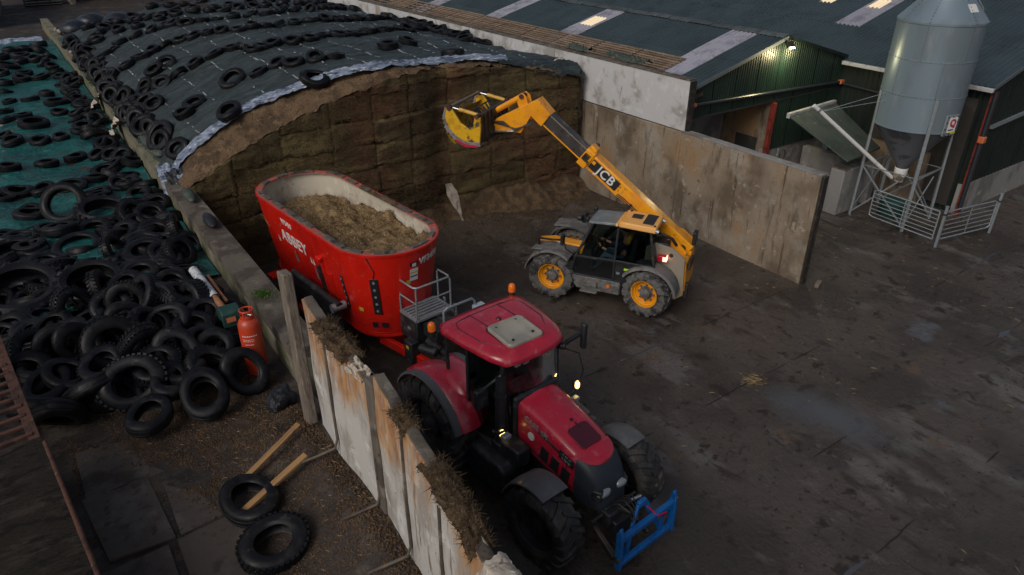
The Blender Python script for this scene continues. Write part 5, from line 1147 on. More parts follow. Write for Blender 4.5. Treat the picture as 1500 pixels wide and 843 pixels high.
# ------------------------------------------------------------------ far end of the yard, above the clamp
for x, y, r, lab in ((3.9,49.5,.75,'leftmost black wrapped bale beyond the silage mound'),(5.1,52.0,.8,'second black wrapped bale beyond the mound, standing higher'),(6.4,51.0,.85,'third black wrapped bale beyond the mound'),(9.3,53.5,.9,'rounded black wrapped bale beyond the mound crest'),(13.0,56,.95,'rightmost black wrapped bale beyond the mound crest')):
    o = lumpy((0,0,0), r, (1,.95,.85), .10, 1.4, x).build('wrapped_bale', 'bale', smooth=60); o.location = (x, y, 2.45+r*.5); o.scale = (1.15, 1, .72); tag(o, lab, 'bale')
    o2 = MB().box((0,0,-1.0),(1.0,1.0,1.2)).build('bale_below', 'bale', o)
fw = MB().box((0,0,2.0), (.5,14,4.2)).build('far_wall', 'conc_grey', bevel=.02); fw.location = (.4, 66, 1.9); fw.rotation_euler = (0,0,R(-4)); tag(fw, 'grey concrete wall at the far left corner of the yard', 'wall')
cr = thing('wire_crate', 'wire mesh crate standing in the far yard beyond the clamp', 'crate', (3.9, 72, 1.9))
for z in np.arange(.1, 1.9, .22): MB().box((0,0,float(z)), (2.6,1.6,.05)).build('wire_rung', 'crate_mesh', cr)
for x in (-1.3,-.43,.43,1.3): MB().box((x,-.8,.95), (.07,.07,1.9)).build('upright', 'steel_dark', cr)
bt = thing('beige_trailer', 'pale beige tipping trailer parked in the far yard', 'trailer', (8.3, 74, 1.9))
MB().box((0,0,1.9), (5.6,2.4,2.2)).build('body', 'beige', bt, bevel=.05); MB().box((0,0,.7), (5.0,1.4,.25)).build('chassis', 'steel_dark', bt)
for x in (-1.5,1.5): MB().cyl((x,-1.2,.5), (x,-.8,.5), .5).build('wheel', 'vtyre', bt)
o = lumpy((0,0,0), .5, (.6,.5,1.7), .15, 2, 5).build('white_sack', 'plastic_white', smooth=60); o.location = (5.9, 71, 2.5); tag(o, 'white plastic sack standing beside the beige trailer', 'sack')
rm_ = thing('red_machine', 'red farm machine frame parked beyond the clamp crest', 'machine', (15.5, 70, 1.9))
MB().box((0,0,1.3), (7.0,.5,.4)).box((-2.5,0,2.3), (.4,.4,1.6)).box((2.8,0,2.0), (.4,.4,1.0)).build('frame', 'far_red', rm_, bevel=.03)
MB().box((1,0,2.6), (4.6,.4,.3)).build('boom', 'far_red', rm_, bevel=.03)
for x in (-3,3): MB().cyl((x,-.5,.6), (x,.1,.6), .6).build('wheel', 'vtyre', rm_)
o = MB().box((0,0,2.2), (26,.4,4.6)).build('far_building', 'dark_hole'); o.location = (14, 84, 1.9); tag(o, 'dark brown building wall across the far end of the yard', 'building')
# ------------------------------------------------------------------ vehicle wheels
def wheel_meshes(D, w, rim_r, nl, dish=.06, rim='w', rev=1):
    Ro = D/2-.045; h = w/2
    prof = [(rim_r, -h*.72), (rim_r+.03, -h*.86), (rim_r+(Ro-rim_r)*.45, -h*1.02), (Ro-.07, -h*.96), (Ro-.015, -h*.80), (Ro, -h*.3), (Ro+.004, 0), (Ro, h*.3), (Ro-.015, h*.80), (Ro-.07, h*.96), (rim_r+(Ro-rim_r)*.45, h*1.02), (rim_r+.03, h*.86), (rim_r, h*.72)]
    b = MB().lathe(prof, 44, axis='y', closed_prof=False)
    for sd in (-1, 1):
        for i in range(nl):
            a = 2*math.pi*(i+(.5 if sd > 0 else 0))/nl; wd = math.pi/nl*.52
            def pt(r, t, y): return Vector((r*math.cos(t), y, r*math.sin(t)))
            q = []
            for (da, y, r0, r1, ww) in ((.0, -sd*.03, Ro-.03, D/2, wd*.9), (-rev*.16, sd*h*.5, Ro-.03, D/2, wd), (-rev*.27, sd*h*.95, Ro-.09, D/2-.035, wd*1.15), (-rev*.29, sd*h*1.03, Ro-.17, D/2-.11, wd*1.15)):
                t = a+da
                q.append([pt(r0, t-ww, y), pt(r1, t-ww*.72, y), pt(r1, t+ww*.72, y), pt(r0, t+ww, y)])
            b.loft(q)
    ty = b.mesh('tyre', 38)
    b = MB()
    for s in (-1, 1):
        b.lathe([(rim_r+.02, s*h*.84), (rim_r+.025, s*h*.72), (rim_r-.02, s*h*.70), (rim_r-.035, s*h*.35), (rim_r-.06, s*h*.30)], 36, axis='y')
    rimm = b
    y1 = h*.30
    rimm.lathe([(rim_r-.03, -y1), (rim_r-.03, y1)], 36, axis='y')
    rimm.lathe([(rim_r-.05, y1*.6), (rim_r*.72, y1*.6-dish), (rim_r*.45, y1*.6-dish*.4), (0, y1*.6-dish*.4)], 36, axis='y')
    rm = rimm.mesh('wheel', 38)
    b = MB().lathe([(0, h*.72), (rim_r*.26, h*.70), (rim_r*.38, h*.55), (rim_r*.40, y1*.4), (rim_r*.5, y1*.35)], 24, axis='y')
    for i in range(8):
        t = 2*math.pi*i/8; b.cyl((rim_r*.58*math.cos(t), y1*.3, rim_r*.58*math.sin(t)), (rim_r*.58*math.cos(t), y1*.6+.04, rim_r*.58*math.sin(t)), .022, seg=6)
    hb = b.mesh('hub', 38)
    return ty, rm, hb
def add_wheel(parent, ms, loc, side, mats, steer=0):
    ty, rm, hb = ms
    w = put(rm, 'wheel', mats[1], parent, loc, 0, steer + (0 if side > 0 else math.pi))
    put(ty, 'tyre', mats[0], w, (0,0,0), R(random.uniform(0, 30))); put(hb, 'hub', mats[2], w, (0,0,0), 0)
    return w
def arc_fender(parent, name, mat, c, r, a0, a1, y0, y1, th=.03, lip=.05, side=1, n=16, cr=0.02):
    """curved mudguard round a wheel; angles in degrees in the xz plane"""
    b = MB(); rings = []
    for i in range(n+1):
        t = R(a0+(a1-a0)*i/n); co, si = math.cos(t), math.sin(t)
        P = lambda rr, y: Vector((c[0]+rr*co, y, c[2]+rr*si))
        yo, yi = (y1, y0) if side > 0 else (y0, y1)
        rings.append([P(r, yi), P(r+cr, (yi+yo)/2), P(r, yo-.04*side), P(r-lip, yo), P(r-lip, yo-.02*side), P(r-th, yo-.05*side), P(r-th, yi)])
    return b.loft(rings).build(name, mat, parent, smooth=45)

# ------------------------------------------------------------------ red tractor
tr = thing('tractor', 'red tractor with a black nose, facing forward, hitched to the red feed wagon', 'tractor', (5.93, 6.42, 0), R(-85))
fw_m = wheel_meshes(1.42, .52, .40, 17, rev=-1); rw_m = wheel_meshes(1.90, .62, .55, 19, rev=-1)
for s in (-1, 1):
    add_wheel(tr, fw_m, (0, s*.94, .70), s, ('vtyre', 'tr_black', 'tr_black'), R(4))
    add_wheel(tr, rw_m, (-2.85, s*.96, .94), s, ('vtyre', 'tr_black', 'tr_black'))
    arc_fender(tr, 'front_mudguard', 'tr_grey', (0,0,.70), .78, 72, 166, s*.70, s*1.17, side=s, lip=.04)
    MB().bar((-.1,s*.5,.8), (-.15,s*.95,1.47), .05, .05).build('mudguard_stay', 'tr_black', tr)
    # rear mudguard: broad red shell with a grey outer strip
    b = MB(); rings = []; rr2 = []
    for i in range(19):
        t = R(22+128*i/18); co, si = math.cos(t), math.sin(t); f = i/18
        P = lambda r, y: Vector((-2.85+r*co, y, .94+r*si))
        wob = .05*math.sin(math.pi*f)
        rings.append([P(1.04+wob, s*.62), P(1.10+wob, s*.80), P(1.09+wob, s*1.04), P(1.055+wob, s*1.10), P(1.02+wob, s*1.10), P(1.02+wob, s*.62)])
        rr2.append([P(1.05+wob, s*1.095), P(1.045+wob, s*1.22), P(1.00+wob, s*1.24), P(1.0+wob, s*1.22), P(1.02+wob, s*1.095)])
    b.loft(rings).build('rear_mudguard', 'tr_red', tr, smooth=45)
    MB().loft(rr2).build('mudguard_strip', 'tr_grey', tr, smooth=45)
    MB().box((-3.55,s*.95,1.72), (.05,.28,.12)).build('rear_lamp', 'tail_red', tr)
MB().box((-1.6,0,.78), (3.2,.55,.55)).box((-3.05,0,1.0), (.7,.75,.7)).cyl((-2.85,-.9,.94), (-2.85,.9,.94), .16).build('transmission', 'tr_black', tr, bevel=.03)
MB().bar((0,-.82,.68), (0,.82,.68), .2, .18).cyl((0,-.75,.7), (0,-.95,.7), .19).cyl((0,.75,.7), (0,.95,.7), .19).box((.2,0,.8), (.9,.42,.4)).build('front_axle', 'steel_dark', tr, bevel=.02)
# bonnet
def hood_ring(x, hw, zb, zt, sh):
    return [Vector((x, -hw*.94, zb)), Vector((x, -hw*1.02, zb+(zt-zb)*.35)), Vector((x, -hw, zt-sh*1.25)), Vector((x, -hw*.93, zt-sh*.55)), Vector((x, -hw*.72, zt-sh*.12)), Vector((x, 0, zt+.015)), Vector((x, hw*.72, zt-sh*.12)), Vector((x, hw*.93, zt-sh*.55)), Vector((x, hw, zt-sh*1.25)), Vector((x, hw*1.02, zb+(zt-zb)*.35)), Vector((x, hw*.94, zb))]
hr_ = [hood_ring(-1.22,.43,1.22,2.12,.10), hood_ring(-.9,.43,1.20,2.07,.10), hood_ring(-.5,.42,1.14,1.99,.10), hood_ring(-.1,.41,1.06,1.88,.11), hood_ring(.12,.40,1.02,1.80,.12)]
# the red top runs on as a tongue over the nose
MB().loft(hr_).build('bonnet', 'tr_red', tr, smooth=50)
nose = [hood_ring(.10,.402,.98,1.795,.12), hood_ring(.28,.385,.96,1.73,.14), hood_ring(.42,.36,.95,1.62,.18), hood_ring(.53,.32,.95,1.46,.20), hood_ring(.60,.26,.96,1.26,.18), hood_ring(.62,.2,.97,1.1,.06)]
MB().loft(nose).build('nose', 'nose', tr, smooth=60)
tong = [[Vector((x, -hw, z)), Vector((x, -hw*.7, z+.03)), Vector((x, 0, z+.045)), Vector((x, hw*.7, z+.03)), Vector((x, hw, z)), Vector((x, 0, z-.05))] for x, hw, z in ((.06,.375,1.775),(.2,.34,1.742),(.3,.27,1.706),(.36,.16,1.675),(.38,.06,1.66))]
MB().loft(tong).build('bonnet_tongue', 'tr_red', tr, smooth=60)
MB().loft([[Vector((x, -h_, z)), Vector((x, h_, z)), Vector((x, h_, z+.012)), Vector((x, -h_, z+.012))] for x, h_, z in ((-.30,.16,1.953),(-.26,.21,1.945),(.05,.22,1.842),(.10,.18,1.825))]).build('bonnet_screen', 'tr_red_dark', tr, bevel=.008)
for s in (-1, 1):
    b = MB(); x0 = .52
    b.sphere((.545,s*.185,1.27), .13, (.72,1.15,.62), 16, 10).build('headlamp', 'lamp_glass', tr, smooth=60)
    MB().box((.47,s*.18,1.25), (.18,.34,.20), (0,0,-s*.45)).build('lamp_surround', 'tr_black', tr, bevel=.03)
    for k in range(3): MB().box((-.55+.24*k, s*(.432-.004*k), 1.42-.05*k), (.17,.012,.26), (0,R(12),0)).build('side_vent', 'dark_print', tr)
    MB().box((-.5, s*.4265, 1.74), (1.25,.008,.05), (0,R(9.5),s*.010)).build('side_stripe', 'tr_black', tr)
MB().box((-1.25,0,1.66), (.10,.98,1.0)).build('cowl', 'tr_black', tr, bevel=.04)
# bonnet panel seams, catches, dirt
for s in (-1, 1):
    MB().tube([(-1.15,s*.440,1.36),(-.5,s*.436,1.27),(.08,s*.416,1.16)], .007, 5).tube([(-.02,s*.418,1.72),(-.06,s*.424,1.40),(-.05,s*.42,1.17)], .006, 5).build('panel_seam', 'dark_print', tr)
MB().box((-.42,.02,1.985), (.05,.06,.012), (0,R(9),0)).bar((-.36,.03,1.975), (-.22,.03,1.945), .02, .008).build('bonnet_catch', 'dark_print', tr)
# bonnet lettering, on the side seen from the left of the photo
xd = Vector((1,.0,-.17))
text('maker_letters', 'CASE', .135, 'galv', tr, (-.87,-.436,1.86), xd, (0,0,1), .005, .005)
text('maker_letters', 'IH', .135, 'galv', tr, (-.56,-.434,1.80), xd, (0,0,1), .005, .006)
text('model_number', '150', .14, 'galv', tr, (-.06,-.422,1.64), xd, (0,0,1), .006, .008)
MB().box((-.06,-.416,1.64), (.32,.01,.17), (0,R(10),0)).build('number_plate', 'dark_print', tr)
MB().cyl((-.86,-.44,1.60), (-.86,-.452,1.60), .075, seg=18).build('side_badge', 'white', tr)
text('nose_letters', 'CASE', .06, 'tr_grey', tr, (.50,.16,1.46), (0,1,0), (-.5,0,.8), .004, .002)
# side tanks, steps, exhaust
b = MB(); pr = [(-.52,-.30),(.42,-.30),(.52,-.12),(.50,.22),(.36,.34),(-.40,.34),(-.53,.20)]
b.prism(pr, -1.00, -.52, 'y').xf(Matrix.Translation((-1.42,0,.80))).build('fuel_tank', 'tr_black', tr, bevel=.06)
MB().prism(pr, .52, 1.0, 'y').xf(Matrix.Translation((-1.42,0,.80))).build('fuel_tank', 'tr_black', tr, bevel=.06)
MB().box((-1.05,-.62,1.25), (.45,.30,.36)).build('battery_box', 'tr_black', tr, bevel=.04)
MB().cyl((-1.38,-.66,1.2), (-1.38,-.66,2.25), .095, seg=18).cyl((-1.38,-.66,2.25), (-1.38,-.66,2.66), .085, seg=18, cap=False).cyl((-1.38,-.66,2.2), (-1.38,-.66,2.27), .105, seg=18).build('exhaust', 'tr_black', tr, smooth=50)
MB().box((-1.38,-.66,1.15), (.26,.24,.3)).build('exhaust_base', 'tr_black', tr, bevel=.03)
b = MB()
for z in (.45,.72,.98): b.box((-1.98,-.93,z), (.30,.26,.03))
b.bar((-2.13,-.93,.42), (-2.13,-.93,1.1), .03, .22).bar((-1.83,-.93,.42), (-1.83,-.93,1.1), .03, .22).build('steps', 'tr_black', tr)
for s in (-1, 1):
    MB().tube([(-1.3,s*.62,1.55),(-1.25,s*.82,1.60),(-1.22,s*.95,1.75)], .025, 8).build('work_lamp_bracket', 'tr_black', tr)
    MB().sphere((-1.2,s*.93,1.80) if s > 0 else (-1.30,-.70,1.52), .062, (.7,.8,1.35), 12, 8).build('side_lamp_lit', 'amber_lit', tr, smooth=60)
    MB().box((-1.24,s*.93,1.80) if s > 0 else (-1.34,-.70,1.52), (.05,.12,.18)).build('lamp_body', 'tr_black', tr)
    MB().box((-1.1,s*.78,1.62), (.12,.16,.09)).build('work_lamp', 'lamp_glass', tr, bevel=.02)
# cab
cb = [(-1.30,.50,1.15),(-1.30,.60,2.80),(-2.80,.78,2.80),(-2.78,.74,1.15),(-2.05,.80,1.15),(-2.05,.80,2.80)]
for s in (-1, 1):
    A0_, A1_ = Vector((-1.30,s*.56,1.10)), Vector((-1.42,s*.60,2.86))
    B0_, B1_ = Vector((-2.12,s*.78,1.05)), Vector((-2.10,s*.78,2.86))
    C0_, C1_ = Vector((-2.72,s*.74,1.55)), Vector((-2.78,s*.74,2.86))
    b = MB()
    for p, q in ((A0_,A1_),(B0_,B1_),(C0_,C1_),(A0_,B0_),(B0_,C0_),(A1_,C1_)): b.bar(p, q, .055, .055)
    b.build('cab_pillar', 'tr_black', tr, bevel=.008)
    MB().faces([A0_,B0_,B1_,A1_], [(0,1,2,3)]).build('side_window', 'cab_glass', tr, smooth=None)
    MB().faces([B0_+Vector((0,0,.2)),C0_,C1_,B1_], [(0,1,2,3)]).build('rear_side_window', 'cab_glass_dark', tr, smooth=None)
F0, F1 = Vector((-1.29,-.55,1.35)), Vector((-1.29,.55,1.35)); F2, F3 = Vector((-1.41,.60,2.84)), Vector((-1.41,-.60,2.84))
b = MB().grid(lambda u, v: tuple((F0.lerp(F1, u)).lerp(F3.lerp(F2, u), v) + Vector((.10*math.sin(math.pi*u),0,0))), 10, 1).build('windscreen', 'cab_glass', tr, smooth=60)
MB().faces([Vector((-2.76,-.72,1.6)),Vector((-2.76,.72,1.6)),Vector((-2.80,.74,2.84)),Vector((-2.80,-.74,2.84))], [(0,1,2,3)]).build('rear_window', 'cab_glass_dark', tr, smooth=None)
MB().box((-2.05,0,1.10), (1.5,1.5,.12)).box((-2.75,0,1.3), (.15,1.4,.5)).build('cab_floor', 'interior', tr, bevel=.02)
MB().box((-2.35,0,1.55), (.5,.5,.14)).box((-2.60,0,1.95), (.13,.48,.75), (0,R(-8),0)).box((-2.62,0,2.4), (.10,.26,.18)).build('seat', 'interior', tr, bevel=.04)
MB().tube([(-1.75+.17*math.sin(t)*.5, .2*math.cos(t), 1.98+.17*math.sin(t)) for t in [2*math.pi*i/20 for i in range(20)]], .018, 8, closed=True).cyl((-1.45,0,1.3), (-1.75,0,1.98), .035).box((-1.42,0,1.55), (.2,.5,.5)).build('steering_wheel', 'interior', tr)
MB().box((-2.3,-.5,1.62), (.6,.14,.22)).box((-2.0,-.58,1.95), (.05,.16,.22)).build('armrest_console', 'interior', tr, bevel=.02)
MB().bar((-1.33,-.25,1.5), (-1.36,.15,2.3), .02, .015).build('wiper', 'tr_black', tr)
# roof: outline in plan, lofted in height
plan = [(-1.20,-.36),(-1.18,0),(-1.20,.36),(-1.26,.60),(-1.52,.74),(-2.15,.86),(-2.68,.90),(-2.86,.80),(-2.90,0),(-2.86,-.80),(-2.68,-.90),(-2.15,-.86),(-1.52,-.78),(-1.26,-.64)]
def ring_z(k, z, dz=lambda x, y: 0): return [Vector((-2.05+(x+2.05)*k, y*k, z+dz(x, y))) for x, y in plan]
sag = lambda x, y: -.05*max(0, (x+1.55)/.4)
MB().loft([ring_z(.94, 2.85, sag), ring_z(.995, 2.87, sag), ring_z(1.0, 2.91, sag), ring_z(.985, 2.95, sag), ring_z(.94, 2.985, lambda x, y: sag(x, y)*.5), ring_z(.82, 3.015), ring_z(.5, 3.03), ring_z(.05, 3.035)]).build('cab_roof', 'tr_red', tr, smooth=55)
b = MB()   # dark red tubes paint the shade of the grooves pressed in the roof
for s in (-1, 1):
    b.tube([(-1.62,s*.50,3.005),(-1.9,s*.66,3.005),(-2.45,s*.70,3.005),(-2.62,s*.62,3.005),(-2.66,s*.30,3.014)], .019, 6)
    b.tube([(-2.16,s*.30,3.026),(-2.62,s*.30,3.016)], .017, 6)
b.tube([(-2.66,-.3,3.012),(-2.66,.3,3.012)], .014, 6).build('roof_groove_shade', 'tr_red_dark', tr, smooth=60)
MB().box((-2.84,0,2.985), (.03,1.1,.02)).build('rear_groove_shade', 'tr_red_dark', tr)  # dark red strip, shade of the rear groove put in as colour
def rrect(hx, hy, r, n=5):
    out = []
    for cx, cy, a0 in ((hx-r, hy-r, 0), (-hx+r, hy-r, 90), (-hx+r, -hy+r, 180), (hx-r, -hy+r, 270)):
        for k in range(n+1): t = R(a0+90*k/n); out.append((cx+r*math.cos(t), cy+r*math.sin(t)))
    return out
hm = Matrix.Translation((-1.74,-.055,3.02))@Euler((0,R(3),R(-3))).to_matrix().to_4x4()
hat = lambda sc_: [Vector((x, y, 0)) for x, y in rrect(.345*sc_, .355*sc_, .09)]
MB().loft([[p+Vector((0,0,z)) for p in hat(k_)] for k_, z in ((1.06,-.02),(1.06,.012))]).xf(hm).build('hatch_seal', 'tr_red_dark', tr)
MB().loft([[p+Vector((0,0,z)) for p in hat(k_)] for k_, z in ((1,-.0),(1,.05),(.965,.066),(.87,.066),(.84,.058))]).xf(hm).build('roof_hatch', 'hatch', tr, smooth=30)
b = MB()
for x, y in ((-1.98,-.26),(-1.98,.16),(-1.52,-.28),(-1.52,.14)): b.cyl((x,y,3.06), (x,y,3.092), .022, seg=10)
b.build('hatch_knobs', 'dark_print', tr)
MB().cyl((-2.24,.0,3.03), (-2.24,0,3.06), .055, .035, seg=10).build('aerial_base', 'tr_red_dark', tr)
for s in (-1, 1):
    bx = (-2.80,-1.0,2.93) if s < 0 else (-2.92,.86,2.98)
    MB().bar((bx[0],bx[1]*.9,2.86), (bx[0],bx[1],2.90), .04, .04).cyl((bx[0],bx[1],bx[2]-.12), bx, .055).build('beacon_stalk', 'steel_dark', tr)
    MB().lathe([(.066,0),(.068,.08),(.055,.14),(.02,.165),(0,.167)], 16, c=bx).build('beacon', 'amber', tr, smooth=60)
    for k in range(2): MB().box((-1.29-.02*k,s*(.22+.16*k),2.77), (.10,.13,.09)).build('roof_lamp', 'lamp_glass', tr, bevel=.03)
# mirrors
MB().bar((-1.40,.62,2.62), (-1.36,1.12,2.72), .07, .06).cyl((-1.38,.64,2.66), (-1.30,.70,2.66), .07).build('mirror_arm', 'tr_black', tr, bevel=.01)
MB().box((-1.34,1.17,2.66), (.12,.10,.52), (0,0,R(-12))).build('mirror', 'tr_black', tr, bevel=.04)
MB().bar((-1.40,-.62,2.62), (-1.55,-.90,2.35), .06, .05).box((-1.56,-.92,2.2), (.10,.26,.36)).build('mirror', 'tr_black', tr, bevel=.03)
MB().tube([(-1.36,.70,2.6),(-1.22,.95,2.45),(-1.16,1.02,2.1),(-1.2,.92,1.75)], .014, 6).build('mirror_cable', 'tr_black', tr)
MB().box((-.85,.62,1.62), (.42,.20,.14), (0,R(8),0)).box((-.55,.64,1.45), (.14,.14,.36)).box((-.80,.60,1.35), (.3,.12,.5)).build('air_filter', 'tr_grey', tr, bevel=.03)
# front linkage
MB().box((.60,0,.82), (.34,.52,.30)).box((.75,0,.66), (.2,.36,.3)).build('linkage_block', 'tr_black', tr, bevel=.03)
for s in (-1, 1): MB().bar((.55,s*.36,.66), (1.05,s*.40,.42), .09, .13).build('linkage_arm', 'steel_dark', tr, bevel=.015)
MB().cyl((.70,0,.95), (1.02,.05,1.02), .035).cyl((.62,-.5,.9), (.62,.5,.9), .025).build('top_link', 'steel_dark', tr)
b = MB()
for k, y in enumerate((-.12,.0,.10,.18)): b.tube([(.6,y,1.0),(.8,y+.02,1.16),(1.0,y*.6,1.12),(1.06,y*.4,.95)], .012, 6)
b.build('hoses', 'steel_dark', tr)
MB().cyl((.66,.35,.85), (.66,.60,.78), .035).build('linkage_ram', 'chrome', tr)
# rear: drawbar hitch clutter, hoses, boxes behind the cab
MB().box((-3.30,.0,.75), (.5,.5,.35)).bar((-3.3,-.35,.7), (-3.75,-.35,.62), .08, .1).bar((-3.3,.35,.7), (-3.75,.35,.62), .08, .1).bar((-3.2,-.45,1.5), (-3.6,-.40,.7), .06, .06).bar((-3.2,.45,1.5), (-3.6,.40,.7), .06, .06).build('rear_linkage', 'tr_black', tr, bevel=.015)
rb2 = random.Random(3); b = MB()
for k in range(7):
    y = -.35+.11*k; b.tube([(-3.0,y,1.5+.1*rb2.random()),(-3.3,y+.05,1.75),(-3.7,y*.6,1.35+.2*rb2.random()),(-4.1,y*.4,1.2)], .018, 6)
b.build('hoses', 'tr_black', tr)
MB().box((-3.0,.05,1.45), (.25,.9,.35)).box((-3.12,-.55,1.75), (.12,.18,.5)).build('rear_valves', 'tr_black', tr, bevel=.02)

# blue headstock carried on the front linkage
hf = thing('blue_headstock', 'blue steel headstock frame carried on the front of the red tractor', 'implement frame', tr.matrix_basis @ Vector((0,0,0)), R(-85))
hf.location = Vector((5.93, 6.42, 0)) + Vector((math.cos(R(-85)), math.sin(R(-85)), 0))*1.12 + Vector((-math.sin(R(-85)), math.cos(R(-85)), 0))*.20
hf.location.z = .10
tl = R(8)
MB().box((.03,0,.80), (.09,1.20,.10)).build('top_rail', 'blue', hf, bevel=.012)
MB().box((.03,0,.28), (.09,1.20,.09)).build('bottom_rail', 'blue', hf, bevel=.012)
for s in (-1, 1):
    MB().box((.03,s*.62,.56), (.12,.06,.74)).box((.03,s*.62,.96), (.12,.06,.14), taper=(.3,1)).build('side_plate', 'blue', hf, bevel=.01)
    MB().bar((-.02,s*.42,.30), (-.12,s*.07,1.06), .05, .09).build('a_frame', 'blue', hf, bevel=.01)
    MB().bar((.0,s*.40,.30), (.03,s*.40,.72), .07, .03).build('gusset', 'blue', hf)
MB().box((-.12,0,1.06), (.08,.18,.12)).build('top_pin', 'blue', hf, bevel=.02)
MB().tube([(-.1,.1,.95),(.08,.18,.82),(.10,.35,.80),(.05,.42,.6)], .014, 6).build('hose', 'tail_red', hf)
MB().cyl((.03,.62,.5), (.03,.68,.5), .05).cyl((.03,-.62,.4), (.03,-.68,.4), .05).build('lock_pin', 'steel_dark', hf)

# ------------------------------------------------------------------ red feed mixer wagon
mx = thing('feed_mixer_wagon', 'tall red oval feed mixer wagon with white lettering, open at the top', 'feed wagon', (5.55, 15.0, 0), R(-84))
TL = 1.88; ZT = 2.97; ZB = .92; RT = 1.17; RBm = .86
def stad(r, z, n=64, l=TL):
    out = []; per = 2*math.pi*r + 4*l
    for i in range(n):
        t = i/n
        # quarter split: right straight, front arc, left straight, rear arc
        q = t*4
        if q < 1: out.append(Vector((-l+2*l*q, -r, z)))
        elif q < 2: a = -math.pi/2+math.pi*(q-1); out.append(Vector((l+r*math.cos(a), r*math.sin(a), z)))
        elif q < 3: out.append(Vector((l-2*l*(q-2), r, z)))
        else: a = math.pi/2+math.pi*(q-3); out.append(Vector((-l+r*math.cos(a), r*math.sin(a), z)))
    return out
rz = lambda z: RBm+(RT-RBm)*(z-ZB)/(ZT-ZB)
zs = [ZB+(ZT-ZB)*i/6 for i in range(7)]
MB().loft([stad(rz(z), z) for z in zs], cap=False).build('tub', 'mx_red', mx, smooth=40)
MB().loft([stad(rz(z)-.05, z) for z in zs], cap=False).build('lining', 'mx_lining', mx, smooth=40)
MB().loft([stad(RT-.05, ZT-.03), stad(RT+.012, ZT-.03), stad(RT+.014, ZT+.02), stad(RT-.05, ZT+.02)], loop=True).build('rim', 'mx_red', mx, smooth=40)
MB().loft([stad(RT-.16, ZT-.015), stad(RT-.02, ZT-.005), stad(RT-.02, ZT+.026), stad(RT-.16, ZT+.02)], loop=True).build('rim_ledge', 'mx_red_worn', mx, smooth=40)
MB().loft([stad(RBm+.02, ZB-.03), stad(RBm+.05, ZB-.03), stad(RBm+.05, ZB+.03), stad(RBm+.02, ZB+.03)], loop=True).build('bottom_flange', 'mx_red', mx, smooth=40)
ring = stad(RT-.115, ZT+.03, 256)
for k in range(26):      # worn rubber and steel plates bolted along the rim
    i0 = int(k*256/26)+random.randint(-3,4); ln = random.choice((2,3,5,6,8,9,10))
    if 0 <= k <= 2 and False: continue
    b = MB(); rr_ = []
    for j in range(ln+1):
        p = ring[(i0+j) % 256]; q = ring[(i0+j+1) % 256]; t = (q-p).normalized(); n = Vector((t.y, -t.x, 0)); wv = .055
        rr_.append([p-n*wv, p+n*wv, p+n*wv+Vector((0,0,.028)), p-n*wv+Vector((0,0,.022))])
    b.loft(rr_).build('rim_plate', 'wear_plate', mx)
heapy = MB()   # feed caught on the rim ledge, right side
def S(u, v):
    x = -.9+2.1*u; return (x, RT-.20+.20*v, ZT+.02+ .10*math.sin(math.pi*v)*max(0, .4+nz3(x*3, v, 3, 1.2)))
MB().grid(S, 40, 8).build('caught_feed', 'silage_loose', mx, smooth=70)
MB().box((0,0,.62), (4.9,1.0,.16)).box((0,0,.8), (4.2,1.3,.2)).build('chassis', 'mx_red', mx, bevel=.02)
wm = wheel_meshes(.98, .40, .30, 15)
for s in (-1, 1):
    for x in (-1.15, -.10) if False else (-.75,):
        add_wheel(mx, wm, (x, s*.86, .49), s, ('vtyre', 'mx_red', 'tr_black'))
MB().cyl((-.75,-.8,.49), (-.75,.8,.49), .08).build('axle', 'steel_dark', mx)
# lettering along the side that faces left
def side_pt(x, z): 
    return Vector((x, -(rz(z)+.004), z))
upv = Vector((0, -(RT-RBm)/(ZT-ZB), 1))
text('maker_letters', 'ABBEY', .43, 'white', mx, side_pt(-.48, 2.24), (1,0,0), upv, .004, .007)
text('model_letters', 'VF3450', .20, 'white', mx, side_pt(-.62, 2.68), (1,0,0), upv, .004, .003, squash=.8)
for j, ch in enumerate('VF3450'):
    a = R(24)+(j-2.5)*.098; z = 2.66
    text('model_letters', ch, .20, 'white', mx, (TL+(rz(z)+.006)*math.cos(a), (rz(z)+.006)*math.sin(a), z), (-math.sin(a), math.cos(a), 0), Vector((math.cos(a)*.15, math.sin(a)*.15, 1)), .004, .006)
def tree_mark(x, z, h):
    b = MB()
    for k, (zz, w) in enumerate(((0,.5),(.22,.42),(.44,.32),(.66,.2))):
        p0_, p1_, p2_ = side_pt(x-w*h/2, z+zz*h), side_pt(x+w*h/2, z+zz*h), side_pt(x, z+(zz+.36)*h)
        o_ = Vector((0,-.003-.001*k,0)); b.faces([p0_+o_, p1_+o_, p2_+o_], [(0,1,2)])
    b.build('tree_mark', 'galv', mx, smooth=None)
tree_mark(-.58, 1.68, .34); tree_mark(.42, 1.60, .34)
for x in (-1.36, .30, .42):
    b = MB(); b.faces([side_pt(x-.05,1.98)+Vector((0,-.004,0)), side_pt(x+.05,1.98)+Vector((0,-.004,0)), side_pt(x,2.16)+Vector((0,-.004,0))], [(0,1,2)]).build('flake_mark', 'white', mx, smooth=None)
